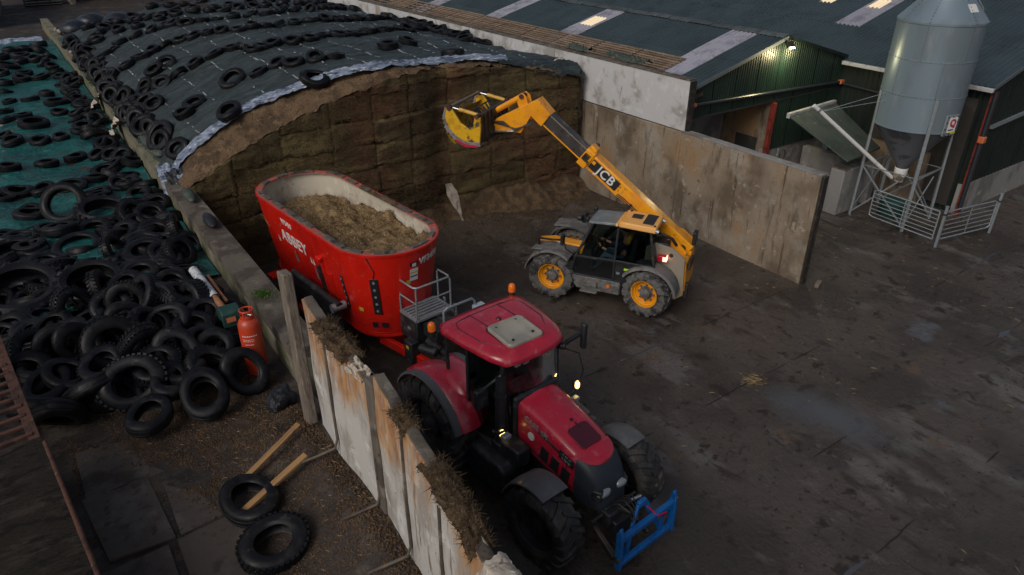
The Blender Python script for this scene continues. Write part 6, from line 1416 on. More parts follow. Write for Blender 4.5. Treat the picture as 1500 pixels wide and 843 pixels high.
# door slide, ram and sight strips on the side
def sbox(x, z0, z1, w, d, mat, name, lift=.01):
    b = MB().bar(side_pt(x, z0)+Vector((0,-lift,0)), side_pt(x, z1)+Vector((0,-lift,0)), w, d, (0,1,0)); return b.build(name, mat, mx, bevel=.006)
sbox(.62, 1.35, 2.05, .07, .05, 'dark_print', 'door_guide'); sbox(.92, 1.25, 2.28, .11, .08, 'mx_red', 'door_guide'); sbox(.86, 1.2, 2.18, .06, .09, 'tr_black', 'door_ram', .06); sbox(1.25, 1.3, 2.1, .06, .05, 'mx_red', 'door_guide')
sbox(1.08, 1.2, 2.05, .28, .02, 'mx_red', 'side_door', .012)
b = MB(); p = side_pt(.92, 2.36); b.box(p+Vector((0,-.05,0)), (.14,.12,.10)).cyl(p+Vector((-.1,-.06,.02)), p+Vector((.1,-.06,.02)), .035).build('ram_mount', 'mx_red', mx, bevel=.01)
def strip(a, z0, z1, w, name, n):
    a = R(a); co, si = math.cos(a), math.sin(a); P = lambda z, d=0: Vector((TL+(rz(z)+d)*co, (rz(z)+d)*si, z))
    MB().bar(P(z0,.012), P(z1,.012), w, .025, (co,si,0)).build(name, 'dark_print', mx, bevel=.008)
    b = MB()
    for k in range(n):
        z = z0+(z1-z0)*(k+.5)/n; b.cyl(P(z,.02), P(z,.032), .03, seg=10)
    b.build('sight_glass', 'galv', mx)
strip(-46, 1.50, 2.42, .17, 'sight_strip', 5); strip(-97, 1.45, 2.26, .12, 'sight_strip', 5)
def tag_on(a, z, w, h, mat, name, lift=.006):
    a = R(a); co, si = math.cos(a), math.sin(a); c_ = Vector((TL+(rz(z)+lift)*co, (rz(z)+lift)*si, z))
    t = Vector((-si, co, 0)); u = Vector((co*.15, si*.15, 1)).normalized()
    MB().faces([c_-t*w/2-u*h/2, c_+t*w/2-u*h/2, c_+t*w/2+u*h/2, c_-t*w/2+u*h/2], [(0,1,2,3)]).build(name, mat, mx, smooth=None)
tag_on(0, 2.40, .20, .30, 'white', 'warning_sticker'); tag_on(0, 2.45, .18, .03, 'yellow_sign', 'sticker_line', .009); tag_on(0, 2.36, .18, .03, 'dark_print', 'sticker_line', .009); tag_on(0, 2.66, .20, .10, 'dark_print', 'logo_sticker'); tag_on(0, 2.64, .10, .08, 'white', 'logo_sticker', .009)
tag_on(-7, 2.24, .11, .10, 'yellow_sign', 'yellow_sticker'); tag_on(-70, 1.56, .12, .10, 'yellow_sign', 'yellow_sticker'); tag_on(-46, 1.20, .34, .14, 'dark_print', 'reflector_plate'); tag_on(-46, 1.20, .08, .13, 'tail_red', 'reflector', .009)
MB().tube([Vector((TL+(rz(z)+.01)*math.cos(R(-46+q)), (rz(z)+.01)*math.sin(R(-46+q)), z)) for z, q in ((2.42,0),(2.6,2),(2.75,-1),(2.93,-4))], .009, 5).build('cable', 'dark_print', mx)
# elevator folded along the side
MB().bar((-.15,-1.30,1.28), (1.75,-1.20,1.18), .14, .72).build('elevator', 'tr_black', mx, bevel=.03)
MB().cyl((-.18,-1.31,1.66), (1.80,-1.20,1.56), .085, seg=14).build('elevator_roller', 'tr_black', mx, smooth=50)
MB().cyl((1.72,-1.36,1.52), (1.72,-1.04,1.52), .10).tube([(1.7,-1.3,1.5),(1.62,-1.36,1.3),(1.74,-1.34,1.05),(1.8,-1.2,.9)], .014, 6).build('elevator_motor', 'galv', mx)
MB().box((-1.6,-1.22,1.0), (.35,.3,.05)).build('side_step', 'mx_red', mx)
# platform with rails at the front right corner
pf = MB(); 
for i in range(6): pf.box((2.86+.105*i,.14,1.60), (.062,.84,.03))
pf.bar((2.82,-.30,1.57), (3.44,-.30,1.57), .06, .06).bar((2.82,.58,1.57), (3.44,.58,1.57), .06, .06).bar((2.82,-.30,1.57), (2.82,.58,1.57), .06, .06).bar((3.44,-.30,1.57), (3.44,.58,1.57), .06, .06)
pf.build('platform', 'galv', mx, bevel=.005)
MB().tube([(2.84,-.30,1.6),(2.84,-.30,2.28),(2.90,-.30,2.34),(3.38,-.30,2.34),(3.44,-.24,2.34),(3.44,.54,2.34),(3.44,.58,2.28),(3.44,.58,1.6)], .022, 8).tube([(3.44,-.30,1.6),(3.44,-.28,2.32)], .022, 8).tube([(2.84,-.30,1.98),(3.44,-.30,1.98),(3.44,.58,1.98)], .020, 8).tube([(2.98,.58,1.6),(2.98,.58,2.28),(3.02,.58,2.34),(3.40,.58,2.34)], .020, 8).build('platform_rail', 'galv', mx, smooth=50)
MB().tube([(3.85,.1,1.55),(3.85,.1,1.85),(3.9,.16,1.92),(3.9,.8,1.92),(3.9,.86,1.85),(3.9,.9,1.5)], .03, 8).build('hose_guard', 'galv', mx, smooth=50)
b = MB()
for z in (.5,.8,1.1,1.4): b.box((3.2,.72,z), (.4,.10,.03))
b.bar((3.0,.72,.4), (3.0,.72,1.6), .03, .08).bar((3.4,.72,.4), (3.4,.72,1.6), .03, .08).build('ladder', 'galv', mx)
MB().box((3.06,-.02,1.24), (.66,.54,.58)).build('control_box', 'tr_black', mx, bevel=.02)
MB().box((3.70,.15,1.35), (.5,.65,.30)).build('oil_tank', 'tr_black', mx, bevel=.03)
MB().box((3.1,-.295,1.25), (.12,.01,.06)).build('box_label', 'galv', mx)
MB().box((4.02,.95,1.62), (.32,.26,.26)).build('switch_box', 'blue_box', mx, bevel=.02)
# drawbar to the tractor
for s in (-1, 1): MB().bar((2.3,s*.55,.72), (5.0,s*.10,.66), .12, .20).build('drawbar', 'mx_red', mx, bevel=.015)
MB().cyl((3.0,0,.95), (4.75,0,.92), .075).cyl((3.4,0,.94), (3.9,0,.94), .12).build('drive_shaft', 'tr_black', mx)
MB().box((3.35,-.42,.85), (.30,.22,.55)).cyl((3.55,-.35,1.0), (3.95,-.2,1.0), .10).build('gearbox', 'tr_black', mx, bevel=.03)
MB().box((3.38,-.545,1.0), (.10,.01,.07)).build('yellow_sticker', 'yellow_sign', mx)
MB().cyl((4.6,-.3,.1), (4.6,-.3,.9), .05).build('parking_jack', 'galv', mx)
# feed inside the tub
def S(a, rr2):
    pass
fb = MB(); rings = []
mw = Matrix.Translation((5.55,15.0,0)) @ Matrix.Rotation(R(-84), 4, 'Z')
NR = 26
rows_ = []
for k in range(NR+1):
    f = k/NR; ringp = []
    for p in stad((RT-.10)*f, 0, 128, TL*f+.02):
        x, y = p.x, p.y
        base = 2.50 + .16*(x/3.0) + .12*math.exp(-((x-.4)/1.2)**2) - (.10 if f > .93 else 0)
        z = base + .20*nz3(x, y, 0, 1.1, 3) + .13*nz3(x, y, 4, 3.2, 3) + .06*nz3(x, y, 2, 9, 3) + .12*max(0, -y/1.1)*(1 if x > -.5 else .5) + .22*max(0, (x-1.7)/1.3)
        ringp.append(Vector((x, y, min(z, ZT+.04))))
    rows_.append(ringp)
fb.loft(rows_, cap=False)
fd = fb.build('feed_load', 'feed', smooth=70); fd.location = (5.55, 15.0, 0); fd.rotation_euler = (0,0,R(-84))
tag(fd, 'brown heap of mixed feed filling the red wagon', 'feed', kind='stuff')
rr_ = random.Random(12); vs = []; fs = []; mev = fd.data.vertices
for i in range(9000):
    p = mev[rr_.randrange(200, len(mev))].co + Vector((rr_.gauss(0,.03), rr_.gauss(0,.03), 0)); d = Vector((rr_.gauss(0,1), rr_.gauss(0,1), rr_.gauss(.25,.5))).normalized()*rr_.uniform(.04,.13); w = d.orthogonal().normalized()*rr_.uniform(.004,.008)
    k = len(vs); vs += [p-w, p+w, p+d+Vector((0,0,.012))]; fs.append((k, k+1, k+2))
m2 = bpy.data.meshes.new('feed_fibres'); m2.from_pydata(vs, [], fs); o = link('feed_fibres', m2, 'feed', fd); o['kind'] = 'stuff'

# ------------------------------------------------------------------ yellow telehandler
jc = thing('telehandler', 'yellow telehandler with its long boom raised to the silage face', 'telehandler', (11.85, 12.5, 0), R(121.9))
jw = wheel_meshes(1.27, .46, .36, 15)
for x, st in ((1.25, 0), (-1.27, R(-14))):
    for s in (-1, 1):
        add_wheel(jc, jw, (x, s*.92, .62), s, ('vtyre_mud' if x < 0 else 'vtyre_mud', 'jcb', 'dirt_grey'), st)
for s in (-1, 1):
    arc_fender(jc, 'front_mudguard', 'dirt_grey', (1.25,0,.62), .76, 8, 128, s*.55, s*1.14, side=s)
    MB().box((1.55,s*.82,1.36), (.5,.55,.03), (0,R(5),0)).build('mudguard_top', 'dirt_grey', jc, bevel=.01)
    arc_fender(jc, 'rear_mudguard', 'dirt_grey', (-1.27,0,.62), .76, 35, 172, s*.55, s*1.16, side=s)
    MB().cyl((1.25,s*.7,.62), (1.25,s*.3,.62), .16).cyl((-1.27,s*.7,.62), (-1.27,s*.3,.62), .16).build('axle_end', 'steel_dark', jc)
MB().box((0,-.05,.72), (3.5,.72,.45)).box((0,0,.62), (.5,1.0,.2)).bar((1.25,-.6,.62), (1.25,.6,.62), .2, .2).bar((-1.27,-.6,.62), (-1.27,.6,.62), .2, .2).build('chassis', 'steel_dark', jc, bevel=.03)
MB().prism([(.55,.75),(1.3,.85),(1.98,.95),(2.02,1.12),(1.6,1.22),(.6,1.18)], -.20, .12, 'y').build('front_frame', 'jcb', jc, bevel=.02)
MB().box((1.25,.1,1.0), (.9,.9,.3)).build('front_cover', 'dirt_grey', jc, bevel=.05)
# sills and steps on the cab side
MB().prism([(-.60,.42),(.55,.42),(.72,.62),(.72,.80),(-.60,.80)], .62, 1.04, 'y').build('side_sill', 'dirt_grey', jc, bevel=.03)
MB().box((.20,1.05,.62), (.42,.10,.16)).box((.20,1.10,.42), (.46,.14,.05)).build('step', 'dirt_grey', jc, bevel=.02)
MB().box((-.42,1.05,.58), (.34,.06,.26)).build('fuel_door', 'dirt_grey', jc, bevel=.02)
MB().cyl((-.30,1.09,.66), (-.30,1.11,.66), .05, seg=10).build('filler_cap', 'amber', jc)
# rear body: yellow side plates, counterweight, lamp
for y0, y1, m in ((.55,.62,'jcb_dirty'),(-.72,-.62,'jcb')):
    MB().prism([(-1.05,1.0),(-1.08,1.72),(-1.30,1.86),(-1.75,1.78),(-2.06,1.55),(-2.12,.55),(-1.92,.38),(-1.66,.5),(-1.5,.95)], y0, y1, 'y').build('rear_side_plate', m, jc, bevel=.01)
MB().prism([(-1.2,.9),(-1.2,1.55),(-1.9,1.50),(-2.1,1.35),(-2.14,.62),(-1.9,.45),(-1.6,.5)], -.6, .53, 'y').build('counterweight', 'jcb', jc, bevel=.03)
MB().cyl((-1.62,.60,.98), (-1.62,.635,.98), .12, seg=18).build('plate_hole', 'rust', jc)
MB().cyl((-1.72,.60,1.60), (-1.72,.64,1.60), .05, seg=12).build('plate_hole', 'dark_print', jc)
MB().box((-1.52,.70,1.52), (.22,.14,.16)).build('rear_lamp', 'tail_red', jc, bevel=.02)
MB().box((-1.60,.775,1.53), (.10,.02,.11)).box((-1.635,.70,1.53), (.02,.14,.13)).build('rear_lamp_lit', 'tail_lit', jc)
MB().box((-2.16,.2,1.30), (.06,.5,.22)).box((-2.14,.42,.62), (.12,.18,.4)).build('rear_bracket', 'steel_dark', jc, bevel=.01)
MB().box((-2.12,-.28,1.78), (.10,.26,.34)).build('rear_camera_mast', 'tr_black', jc, bevel=.02)
MB().box((-1.36,.30,1.72), (.5,.35,.2)).cyl((-1.15,.35,1.62), (-1.15,.35,2.0), .13).build('engine_intake', 'tr_black', jc, bevel=.02)
MB().tube([(-1.2,.45,1.95),(-1.45,.40,2.02),(-1.65,.30,1.9),(-1.75,.2,1.7)], .04, 8).tube([(-1.2,.35,1.9),(-1.5,.28,1.92),(-1.7,.15,1.8)], .03, 8).build('hoses', 'steel_dark', jc)
MB().box((-.3,-.82,.98), (1.9,.5,.55)).build('engine_pod', 'tr_black', jc, bevel=.06)
# cab on the left side
CL, CR = 1.00, .12
pts = {'f0': (.74,.80), 'f1': (.62,1.32), 'f2': (.22,2.26), 'r2': (-1.22,2.26), 'r1': (-1.40,1.36), 'r0': (-.62,.80), 'm2': (-.42,2.27), 'm1': (-.40,1.36), 'm0': (-.40,.80)}
for y in (CL, CR):
    V3 = lambda k: Vector((pts[k][0], y-(.10 if pts[k][1] > 2 else 0)*(1 if y == CL else -1), pts[k][1]))
    b = MB()
    for a_, c_ in (('f0','f1'),('f1','f2'),('f2','m2'),('m2','r2'),('r2','r1'),('r1','r0'),('m2','m1'),('m1','m0'),('f1','m1'),('m1','r1'),('f0','m0'),('m0','r0')): b.bar(V3(a_), V3(c_), .055, .06, (0,1,0))
    b.build('cab_frame', 'tr_black', jc, bevel=.008)
    nm = {CL: 'door_window', CR: 'inner_window'}[y]
    MB().faces([V3('f1'),V3('f2'),V3('m2'),V3('m1')], [(0,1,2,3)]).build(nm, 'cab_glass', jc, smooth=None)
    MB().faces([V3('m1'),V3('m2'),V3('r2'),V3('r1')], [(0,1,2,3)]).build('rear_side_window', 'cab_glass_dark', jc, smooth=None)
    if y == CL:
        MB().faces([V3('f0'),V3('f1'),V3('m1'),V3('m0')], [(0,1,2,3)]).build('door_lower_window', 'cab_glass_dark', jc, smooth=None)
        MB().faces([V3('m0'),V3('m1'),V3('r1'),V3('r0')], [(0,1,2,3)]).build('lower_panel', 'tr_black', jc, smooth=None)
        MB().box((-.52,1.03,1.05), (.09,.03,.05)).build('door_handle', 'galv', jc)
        MB().box((-.72,1.012,1.18), (.12,.01,.06)).build('door_sticker', 'lime_sign', jc)
for nm, a_, c_, gm in (('windscreen','f1','f2','cab_glass'),('rear_window','r1','r2','cab_glass_dark')):
    MB().faces([Vector((pts[a_][0],CR,pts[a_][1])),Vector((pts[a_][0],CL,pts[a_][1])),Vector((pts[c_][0],CL-.1,pts[c_][1])),Vector((pts[c_][0],CR+.1,pts[c_][1]))], [(0,1,2,3)]).build(nm, gm, jc, smooth=None)
MB().box((0,.56,.78), (1.4,.86,.10)).box((-.62,.56,1.1), (.5,.84,.5)).build('cab_floor', 'interior', jc, bevel=.02)
MB().box((-.52,.56,1.20), (.46,.46,.14)).box((-.80,.56,1.55), (.13,.44,.70), (0,R(-8),0)).build('seat', 'interior', jc, bevel=.03)
MB().tube([(.10+.10*math.sin(t), .56+.19*math.cos(t), 1.60+.16*math.sin(t)) for t in [2*math.pi*i/20 for i in range(20)]], .018, 8, closed=True).cyl((.34,.56,1.15), (.12,.56,1.6), .04).prism([(.2,.85),(.6,.9),(.5,1.42),(.28,1.45)], .32, .80, 'y').build('steering_wheel', 'interior', jc)
# roof: dusty glass in front, yellow behind
def roofp(x0, x1, zf, zr, y0, y1, th): return [[Vector((x0,y0,zf)),Vector((x0,y1,zf)),Vector((x0,y1-.02,zf+th)),Vector((x0,y0+.02,zf+th))],[Vector((x1,y0,zr)),Vector((x1,y1,zr)),Vector((x1,y1-.02,zr+th)),Vector((x1,y0+.02,zr+th))]]
MB().loft(roofp(.34,-.46,2.25,2.30,.14,.98,.07)).build('roof_window', 'roof_glass', jc, bevel=.02)
MB().loft(roofp(-.44,-1.36,2.29,2.26,.12,1.02,.15)).build('roof', 'jcb_clean', jc, bevel=.035)
MB().loft([[Vector((x,.12,z)),Vector((x,1.02,z)),Vector((x,1.0,z+.07)),Vector((x,.14,z+.07))] for x, z in ((-.43,2.30),(-.36,2.30))]).build('roof_lip', 'jcb_clean', jc, bevel=.02)
MB().box((-.78,.50,2.443), (.26,.26,.012)).build('roof_vent', 'dark_print', jc, bevel=.004)
MB().box((-1.12,.56,2.432), (.26,.62,.012), (0,R(-2),0)).build('roof_grille', 'dark_print', jc, bevel=.004)
MB().cyl((-.55,.22,2.42), (-.55,.22,2.455), .03).cyl((-1.3,.9,2.38), (-1.3,.9,2.43), .03).build('roof_bolts', 'dark_print', jc)
for y in (.22,.95): MB().cyl((-1.34,y,2.32), (-1.42,y,2.30), .055).build('work_lamp', 'lamp_glass', jc)
for y in (.2,.92): MB().box((.38,y,2.34), (.09,.14,.12)).build('work_lamp', 'tr_black', jc, bevel=.02)
MB().tube([(.66,1.02,1.35),(.85,1.10,1.5),(.9,1.18,1.75)], .018, 6).box((.92,1.2,1.80), (.07,.18,.26)).build('mirror', 'tr_black', jc, bevel=.015)
MB().tube([(.36,.1,2.2),(.6,.0,2.1),(.7,-.05,2.0)], .018, 6).box((.74,-.05,1.96), (.10,.22,.26)).cyl((.76,.16,2.0), (.86,.16,2.0), .08).build('mirror', 'tr_black', jc, bevel=.015)
MB().cyl((1.72,.84,1.40), (1.72,.84,1.56), .06).build('front_lamp', 'steel_dark', jc)
MB().tube([(1.1,.5,1.45),(1.4,.7,1.5),(1.7,.62,1.45),(1.9,.5,1.42)], .03, 6).build('hoses', 'steel_dark', jc)
# boom
BY = -.28
ba = math.atan2(3.42-1.42, .78+1.86); bd = Vector((math.cos(ba), 0, math.sin(ba))); bn = Vector((-math.sin(ba), 0, math.cos(ba)))
B0 = Vector((-1.86, BY, 1.52))
def boom_sec(name, mat, l0, l1, h0, h1, w, parent=jc, off=0):
    rings = []
    for l, h in ((l0, h0), (l1, h1)):
        c_ = B0+bd*l+bn*off; rings.append([c_+Vector((0,-w/2,0))-bn*h/2, c_+Vector((0,w/2,0))-bn*h/2, c_+Vector((0,w/2,0))+bn*h/2*.86, c_+Vector((0,w/2*.8,0))+bn*h/2, c_+Vector((0,-w/2*.8,0))+bn*h/2, c_+Vector((0,-w/2,0))+bn*h/2*.86])
    return MB().loft(rings).build(name, mat, parent, bevel=.012)
boom = boom_sec('boom', 'jcb', -.18, 3.38, .42, .42, .38)
boom_sec('boom_collar', 'jcb', 3.22, 3.48, .52, .52, .46)
b = MB(); c_ = B0+bd*3.36
b.box(c_+Vector((0,.24,.02)), (.16,.05,.16), (0,-ba,0)).cyl(c_+bn*.27+Vector((0,-.1,0)), c_+bn*.27+Vector((0,-.3,0)), .05).tube([c_+Vector((-.1,.25,-.1)), c_+Vector((.05,.29,.02)), c_+Vector((-.02,.28,.16)), c_+Vector((-.14,.25,.05))], .014, 6).tube([c_+Vector((-.18,.24,-.2)), c_+Vector((-.05,.27,-.12)), c_+Vector((-.02,.26,.05))], .012, 6).build('collar_hoses', 'steel_dark', jc)
MB().box(c_+bn*.29, (.2,.26,.08), (0,-ba,0)).build('collar_block', 'jcb', jc, bevel=.015)
boom_sec('inner_boom', 'boom_in', 3.4, 5.18, .34, .34, .30, off=.02)
for s in (-1, 1):
    p0_ = B0+bd*3.45+bn*.0; p1_ = B0+bd*5.1
    MB().bar(p0_+bn*.155+Vector((0,s*.135,0)), p1_+bn*.155+Vector((0,s*.135,0)), .03, .03).build('wear_strip', 'jcb_dirty', jc)
    MB().bar(p0_-bn*.16+Vector((0,s*.135,0)), p1_-bn*.16+Vector((0,s*.135,0)), .035, .035).build('wear_strip', 'jcb', jc)
cc = B0+bd*4.85+Vector((0,.155,.02)); MB().box(cc, (.12,.012,.12), (0,-ba,0)).build('lime_sticker', 'lime_sign', jc)
# lettering on the boom side, on a dark plate
lc = B0+bd*2.72+Vector((0,.198,0)); tdir = -bd
MB().bar(lc-bd*.46, lc+bd*.46, .012, .27, bn).build('letter_plate', 'dark_print', jc)
text('maker_letters', 'JCB', .34, 'white', jc, lc+Vector((0,.010,0))-bd*.05, tdir, bn, .004, .006)
MB().box(lc+bd*.40+bn*.06+Vector((0,.012,0)), (.09,.01,.09), (0,-ba,0)).build('letter_mark', 'jcb', jc)
MB().cyl((.55,BY+.02,1.0), B0+bd*1.55-bn*.22, .075).cyl(B0+bd*1.2-bn*.25, B0+bd*1.75-bn*.22, .05).build('lift_ram', 'steel_dark', jc)
# hydraulic pipes, hose clips and hinge pins along the boom
b = MB()
for k in range(3):
    o_ = -.10-.045*k; b.tube([B0+bd*.6+Vector((0,.215,0))+bn*o_, B0+bd*2.0+Vector((0,.218,0))+bn*o_, B0+bd*2.15+Vector((0,.218,0))+bn*(o_-.02)], .012, 6)
b.build('hydraulic_pipes', 'steel_dark', jc)
b = MB()
for l in (.7,1.2,1.7): b.box(B0+bd*l+Vector((0,.215,0))+bn*-.145, (.05,.03,.15), (0,-ba,0))
b.build('pipe_clips', 'dark_print', jc)
MB().cyl(B0+Vector((0,-.3,0)), B0+Vector((0,.3,0)), .09).cyl(B0+bd*1.75-bn*.20+Vector((0,-.24,0)), B0+bd*1.75-bn*.20+Vector((0,.24,0)), .055).build('boom_pins', 'steel_dark', jc)
MB().bar((-1.95,.12,1.42),(-1.55,.20,1.86),.05,.22).box((-2.06,-.28,1.1),(.08,.34,.7)).build('boom_mount', 'jcb', jc, bevel=.01)
# boom head: cranked end carrying the grab
H0 = B0+bd*5.0
head = [H0+bn*.20-bd*.25, H0+bn*.26+bd*.25, Vector((3.30,BY,4.30)), Vector((3.42,BY,4.16)), Vector((3.36,BY,3.98)), Vector((2.62,BY,3.98)), H0-bn*.20+bd*.12, H0-bn*.22-bd*.25]
for y0, y1 in ((-.19,-.11),(.11,.19)):
    MB().loft([[p+Vector((0,y0,0)) for p in head], [p+Vector((0,y1,0)) for p in head]]).build('boom_head', 'jcb', jc, bevel=.01)
MB().loft([[p+Vector((0,y_,0)) for p in (head[0],head[1],head[2],head[2]+Vector((-.1,0,-.12)),head[1]+Vector((-.03,0,-.2)),head[7])] for y_ in (-.11,.11)]).build('boom_nose', 'jcb', jc, bevel=.008)
# tilt ram and lever
pv = Vector((2.62,BY,4.92)); lo2 = Vector((2.42,BY,4.42)); fr_ = Vector((3.42,BY,4.44))
for y in (-.12,.12): MB().prism([(2.34,4.36),(2.58,4.36),(2.74,4.74),(2.72,4.94),(2.60,5.0),(2.50,4.92),(2.44,4.74)], BY+y-.025, BY+y+.025, 'y').build('tilt_lever', 'jcb', jc, bevel=.008)
MB().cyl(pv+Vector((0,-.18,0)), pv+Vector((0,.18,0)), .06).cyl(lo2+Vector((.15,-.18,.15)), lo2+Vector((.15,.18,.15)), .05).build('lever_pins', 'rust', jc)
MB().cyl(pv, fr_, .075, seg=14).build('tilt_link', 'jcb', jc, smooth=50)
MB().cyl((2.56,BY,4.72), (1.95,BY,4.56), .045, seg=12).build('tilt_rod', 'chrome', jc)
b = MB()
for k in range(4): b.tube([(2.3,BY+.21,4.25+.03*k),(2.75,BY+.26,4.1-.02*k),(3.1,BY+.24,4.16+.03*k),(3.5,BY+.2,4.2)], .016, 6)
b.build('hoses', 'steel_dark', jc)
MB().cyl((2.8,BY+.22,4.02), (3.35,BY+.22,3.95), .03).build('hose_pipe', 'chrome', jc)
MB().cyl((3.46,BY-.24,4.42), (3.46,BY+.24,4.42), .11).cyl((3.44,BY-.24,4.05), (3.44,BY+.24,4.05), .09).prism([(3.36,3.9),(3.56,3.86),(3.62,4.5),(3.42,4.52)], BY-.45, BY+.45, 'y').build('carriage', 'steel_dark', jc, bevel=.02)

# shear grab on the boom, holding silage
gr = thing('shear_grab', 'worn yellow shear grab bucket on the end of the telehandler boom', 'grab bucket', (11.85, 12.5, 0), R(121.9))
GC = -.14; GW = .90
tip = Vector((4.28, 0, 4.68)); hinge = Vector((3.40, 0, 4.50))
sidep = [(4.24,4.70),(4.16,4.66),(3.92,4.33),(3.72,4.22),(3.56,4.28),(3.52,4.50),(3.36,4.52),(3.34,4.30),(3.38,3.88),(3.72,3.84),(4.06,3.98),(4.28,4.20),(4.36,4.45),(4.33,4.66)]
edgep = [(4.34,4.70),(4.42,4.45),(4.34,4.12),(4.08,3.88),(3.72,3.74),(3.36,3.78),(3.38,3.89),(3.72,3.85),(4.06,3.99),(4.28,4.21),(4.35,4.45),(4.31,4.66)]
for s in (-1, 1):
    y = GC+s*GW
    MB().prism(sidep, y-.035, y+.035, 'y').build('side_jaw', 'bucket_yellow', gr, bevel=.012)
    MB().prism(edgep, y-.045, y+.045, 'y').build('cutting_edge', 'bucket_edge', gr, bevel=.006)
    MB().prism([(3.44,3.745),(3.80,3.73),(4.06,3.86),(4.02,3.90),(3.78,3.80),(3.44,3.80)], y+.0475 if s > 0 else y-.052, y+.052 if s > 0 else y-.0475, 'y').build('red_edge', 'red_sign', gr)
    MB().cyl((4.18,y-s*.06,4.68), (3.96,y-s*.06,4.645), .024).build('ram_rod', 'chrome', gr)
    MB().cyl((3.98,y-s*.06,4.65), (3.46,y-s*.06,4.56), .05, seg=14).build('ram', 'cyl_yellow', gr, smooth=50)
    MB().cyl((4.22,y-.07,4.68), (4.22,y+.07,4.68), .06).cyl((3.44,y-.09,4.55), (3.44,y+.09,4.55), .055).build('pivot', 'rust', gr)
b = MB()
for s in (-1, 1):
    y = GC+s*GW; E2 = [(4.40,4.45),(4.33,4.12),(4.08,3.88),(3.72,3.75)]
    for (xa, za), (xb, zb) in zip(E2, E2[1:]):
        for k in range(3):
            t = (k+.5)/3; x = xa+(xb-xa)*t; z = za+(zb-za)*t; dx, dz = xb-xa, zb-za; l_ = math.hypot(dx, dz); nx_, nz_ = -dz/l_, dx/l_
            if nx_*(x-3.7)+nz_*(z-4.3) < 0: nx_, nz_ = -nx_, -nz_
            b.prism([(x-dx/l_*.04, z-dz/l_*.04), (x+dx/l_*.04, z+dz/l_*.04), (x+nx_*.075, z+nz_*.075)], y-.014, y+.014, 'y')
b.build('shear_teeth', 'bucket_edge', gr)
MB().cyl((4.24,GC-GW,4.69), (4.24,GC+GW,4.69), .042, seg=14).build('cross_bar', 'timber_grey', gr, smooth=50)
def S(u, v):
    a = -1.2+2.2*v; return (3.95+.42*math.cos(a)*1.0, GC-GW+2*GW*u, 4.15+.42*math.sin(a))
MB().grid(S, 2, 10).build('front_blade', 'bucket_yellow', gr, smooth=60)
MB().box((3.42,GC,4.12), (.06,2*GW-.02,.72), (0,R(3),0)).build('back_plate', 'steel_dark', gr, bevel=.01)
MB().box((3.75,GC,3.80), (.72,2*GW-.02,.05), (0,R(-4),0)).build('floor_plate', 'steel_dark', gr)
b = MB()
for k in range(8): y = GC-GW+.1+k*(2*GW-.2)/7; b.bar((3.40,y,3.83), (3.40,y,4.55), .05, .05)
b.bar((3.44,GC-GW,4.52), (3.44,GC+GW,4.52), .08, .08).build('back_bars', 'steel_dark', gr)
b = MB()
for k in range(6): y = GC-.5+k*.2; b.tube([(3.45,y*.4,4.4),(3.7,y,4.62),(3.95,y*1.2,4.5),(3.8,y*1.4,4.2)], .018, 6)
b.build('hoses', 'black_plastic', gr)
o = lumpy((3.70,GC,4.06), .34, (.9,2.1,.55), .12, 4, 7, 26, 16).build('grabbed_silage', 'silage_loose', smooth=70); o.location = (11.85,12.5,0); o.rotation_euler = (0,0,R(121.9)); tag(o, 'clump of brown silage held in the yellow grab', 'silage', kind='stuff')
b = MB(); rs3 = random.Random(6); vs = []; fs = []
for i in range(700):
    y = GC+rs3.uniform(-.9,.9); x = 3.35+rs3.uniform(-.1,.5); p = Vector((x, y, 3.86)); d = Vector((rs3.gauss(0,.3), rs3.gauss(0,.3), -1)).normalized()*rs3.uniform(.06,.30); w = Vector((rs3.gauss(0,1), rs3.gauss(0,1), 0)).normalized()*.012
    k = len(vs); vs += [p-w, p+w, p+d]; fs.append((k,k+1,k+2))
m2 = bpy.data.meshes.new('hanging_strands'); m2.from_pydata(vs, [], fs); f_ = link('hanging_strands', m2, 'silage_loose', o); f_['kind'] = 'stuff'

# ------------------------------------------------------------------ driver in the telehandler
def skin_fig(name, mat, joints, edges, parent, sub=2):
    me = bpy.data.meshes.new(name); me.from_pydata([j[0] for j in joints], edges, []); o = link(name, me, mat, parent)
    sk = o.modifiers.new('skin', 'SKIN'); sk.use_smooth_shade = True
    if not me.skin_vertices: pass
    lay = me.skin_vertices[0].data if me.skin_vertices else None
    if lay is None:
        bm_ = bmesh.new(); bm_.from_mesh(me); bm_.verts.layers.skin.verify(); bm_.to_mesh(me); bm_.free(); lay = me.skin_vertices[0].data
    for i, j in enumerate(joints):
        r = j[1]; lay[i].radius = (r, r) if not isinstance(r, tuple) else r
        lay[i].use_root = (i == 0)
    ss = o.modifiers.new('sub', 'SUBSURF'); ss.levels = sub; ss.render_levels = sub
    return o
dr = thing('person', 'seated driver in a navy jacket and jeans holding the telehandler steering wheel', 'person', (11.85, 12.5, 0), R(121.9))
Y = .56
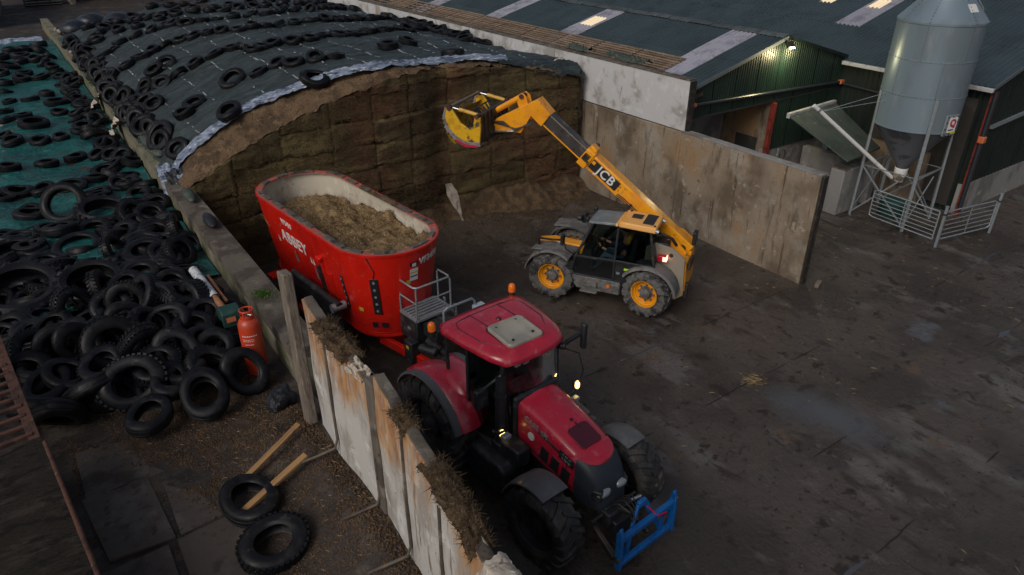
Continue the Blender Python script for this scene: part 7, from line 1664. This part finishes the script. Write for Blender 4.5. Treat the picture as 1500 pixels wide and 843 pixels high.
J = [((-.52,Y,1.34),.13), ((-.56,Y,1.52),.13), ((-.58,Y,1.70),.15), ((-.56,Y,1.82),.07), ((-.54,Y,1.90),.055), ((-.53,Y,1.98),.09), ((-.52,Y,2.08),.09),
     ((-.54,Y+.20,1.74),.062), ((-.36,Y+.27,1.50),.048), ((-.10,Y+.20,1.52),.036), ((.02,Y+.18,1.55),.036),
     ((-.54,Y-.20,1.74),.062), ((-.36,Y-.27,1.50),.048), ((-.10,Y-.20,1.55),.036), ((.02,Y-.18,1.60),.036),
     ((-.46,Y+.11,1.31),.095), ((-.06,Y+.15,1.36),.072), ((.12,Y+.15,.98),.05), ((.26,Y+.15,.90),.045),
     ((-.46,Y-.11,1.31),.095), ((-.06,Y-.15,1.36),.072), ((.12,Y-.15,.98),.05), ((.26,Y-.15,.90),.045)]
E_ = [(0,1),(1,2),(2,3),(3,4),(4,5),(5,6),(2,7),(7,8),(8,9),(9,10),(2,11),(11,12),(12,13),(13,14),(0,15),(15,16),(16,17),(17,18),(0,19),(19,20),(20,21),(21,22)]
body = skin_fig('body', 'skin', J, E_, dr)
jk = [J[0], J[1], J[2], J[3], J[7], J[8], J[9], J[11], J[12], J[13]]
jk = [(p, (r+.02)) for p, r in jk]; jk[3] = ((-.56,Y,1.80), .085)
skin_fig('jacket', 'navy', jk, [(0,1),(1,2),(2,3),(2,4),(4,5),(5,6),(2,7),(7,8),(8,9)], dr)
jn = [((-.50,Y,1.33),.14)]+[(p, r+.015) for p, r in J[15:19]]+[(p, r+.015) for p, r in J[19:23]]
skin_fig('jeans', 'denim', jn, [(0,1),(1,2),(2,3),(3,4),(0,5),(5,6),(6,7),(7,8)], dr)
MB().sphere((-.55,Y,2.08), .105, (1.05,.92,.85), 14, 10).build('hair', 'hair', dr, smooth=60)
MB().sphere((-.425,Y,2.03), .022, (1,.7,1.2), 8, 6).build('nose', 'skin', dr)
for s in (-1, 1):
    MB().sphere((-.44,Y+s*.036,2.055), .012, (1,1,.7), 8, 6).build('eye', 'dark_print', dr); MB().sphere((-.52,Y+s*.098,2.03), .026, (.7,.4,1), 8, 6).build('ear', 'skin', dr)
    for k in range(5):     # fingers closed over the wheel rim
        bx = Vector((.03+.012*k, Y+s*(.19-.012*k), 1.585+.012*k+(.03 if s < 0 else 0)))
        MB().tube([bx, bx+Vector((.055,-s*.01,.012)), bx+Vector((.075,-s*.015,-.02)), bx+Vector((.05,-s*.012,-.04))], .0095, 6).build('finger', 'skin', dr)
vz = MB(); vz.box((-.66,Y,1.85), (.12,.40,.24), (0,R(-10),0)).build('hi_vis_collar', 'hivis', dr, bevel=.05)
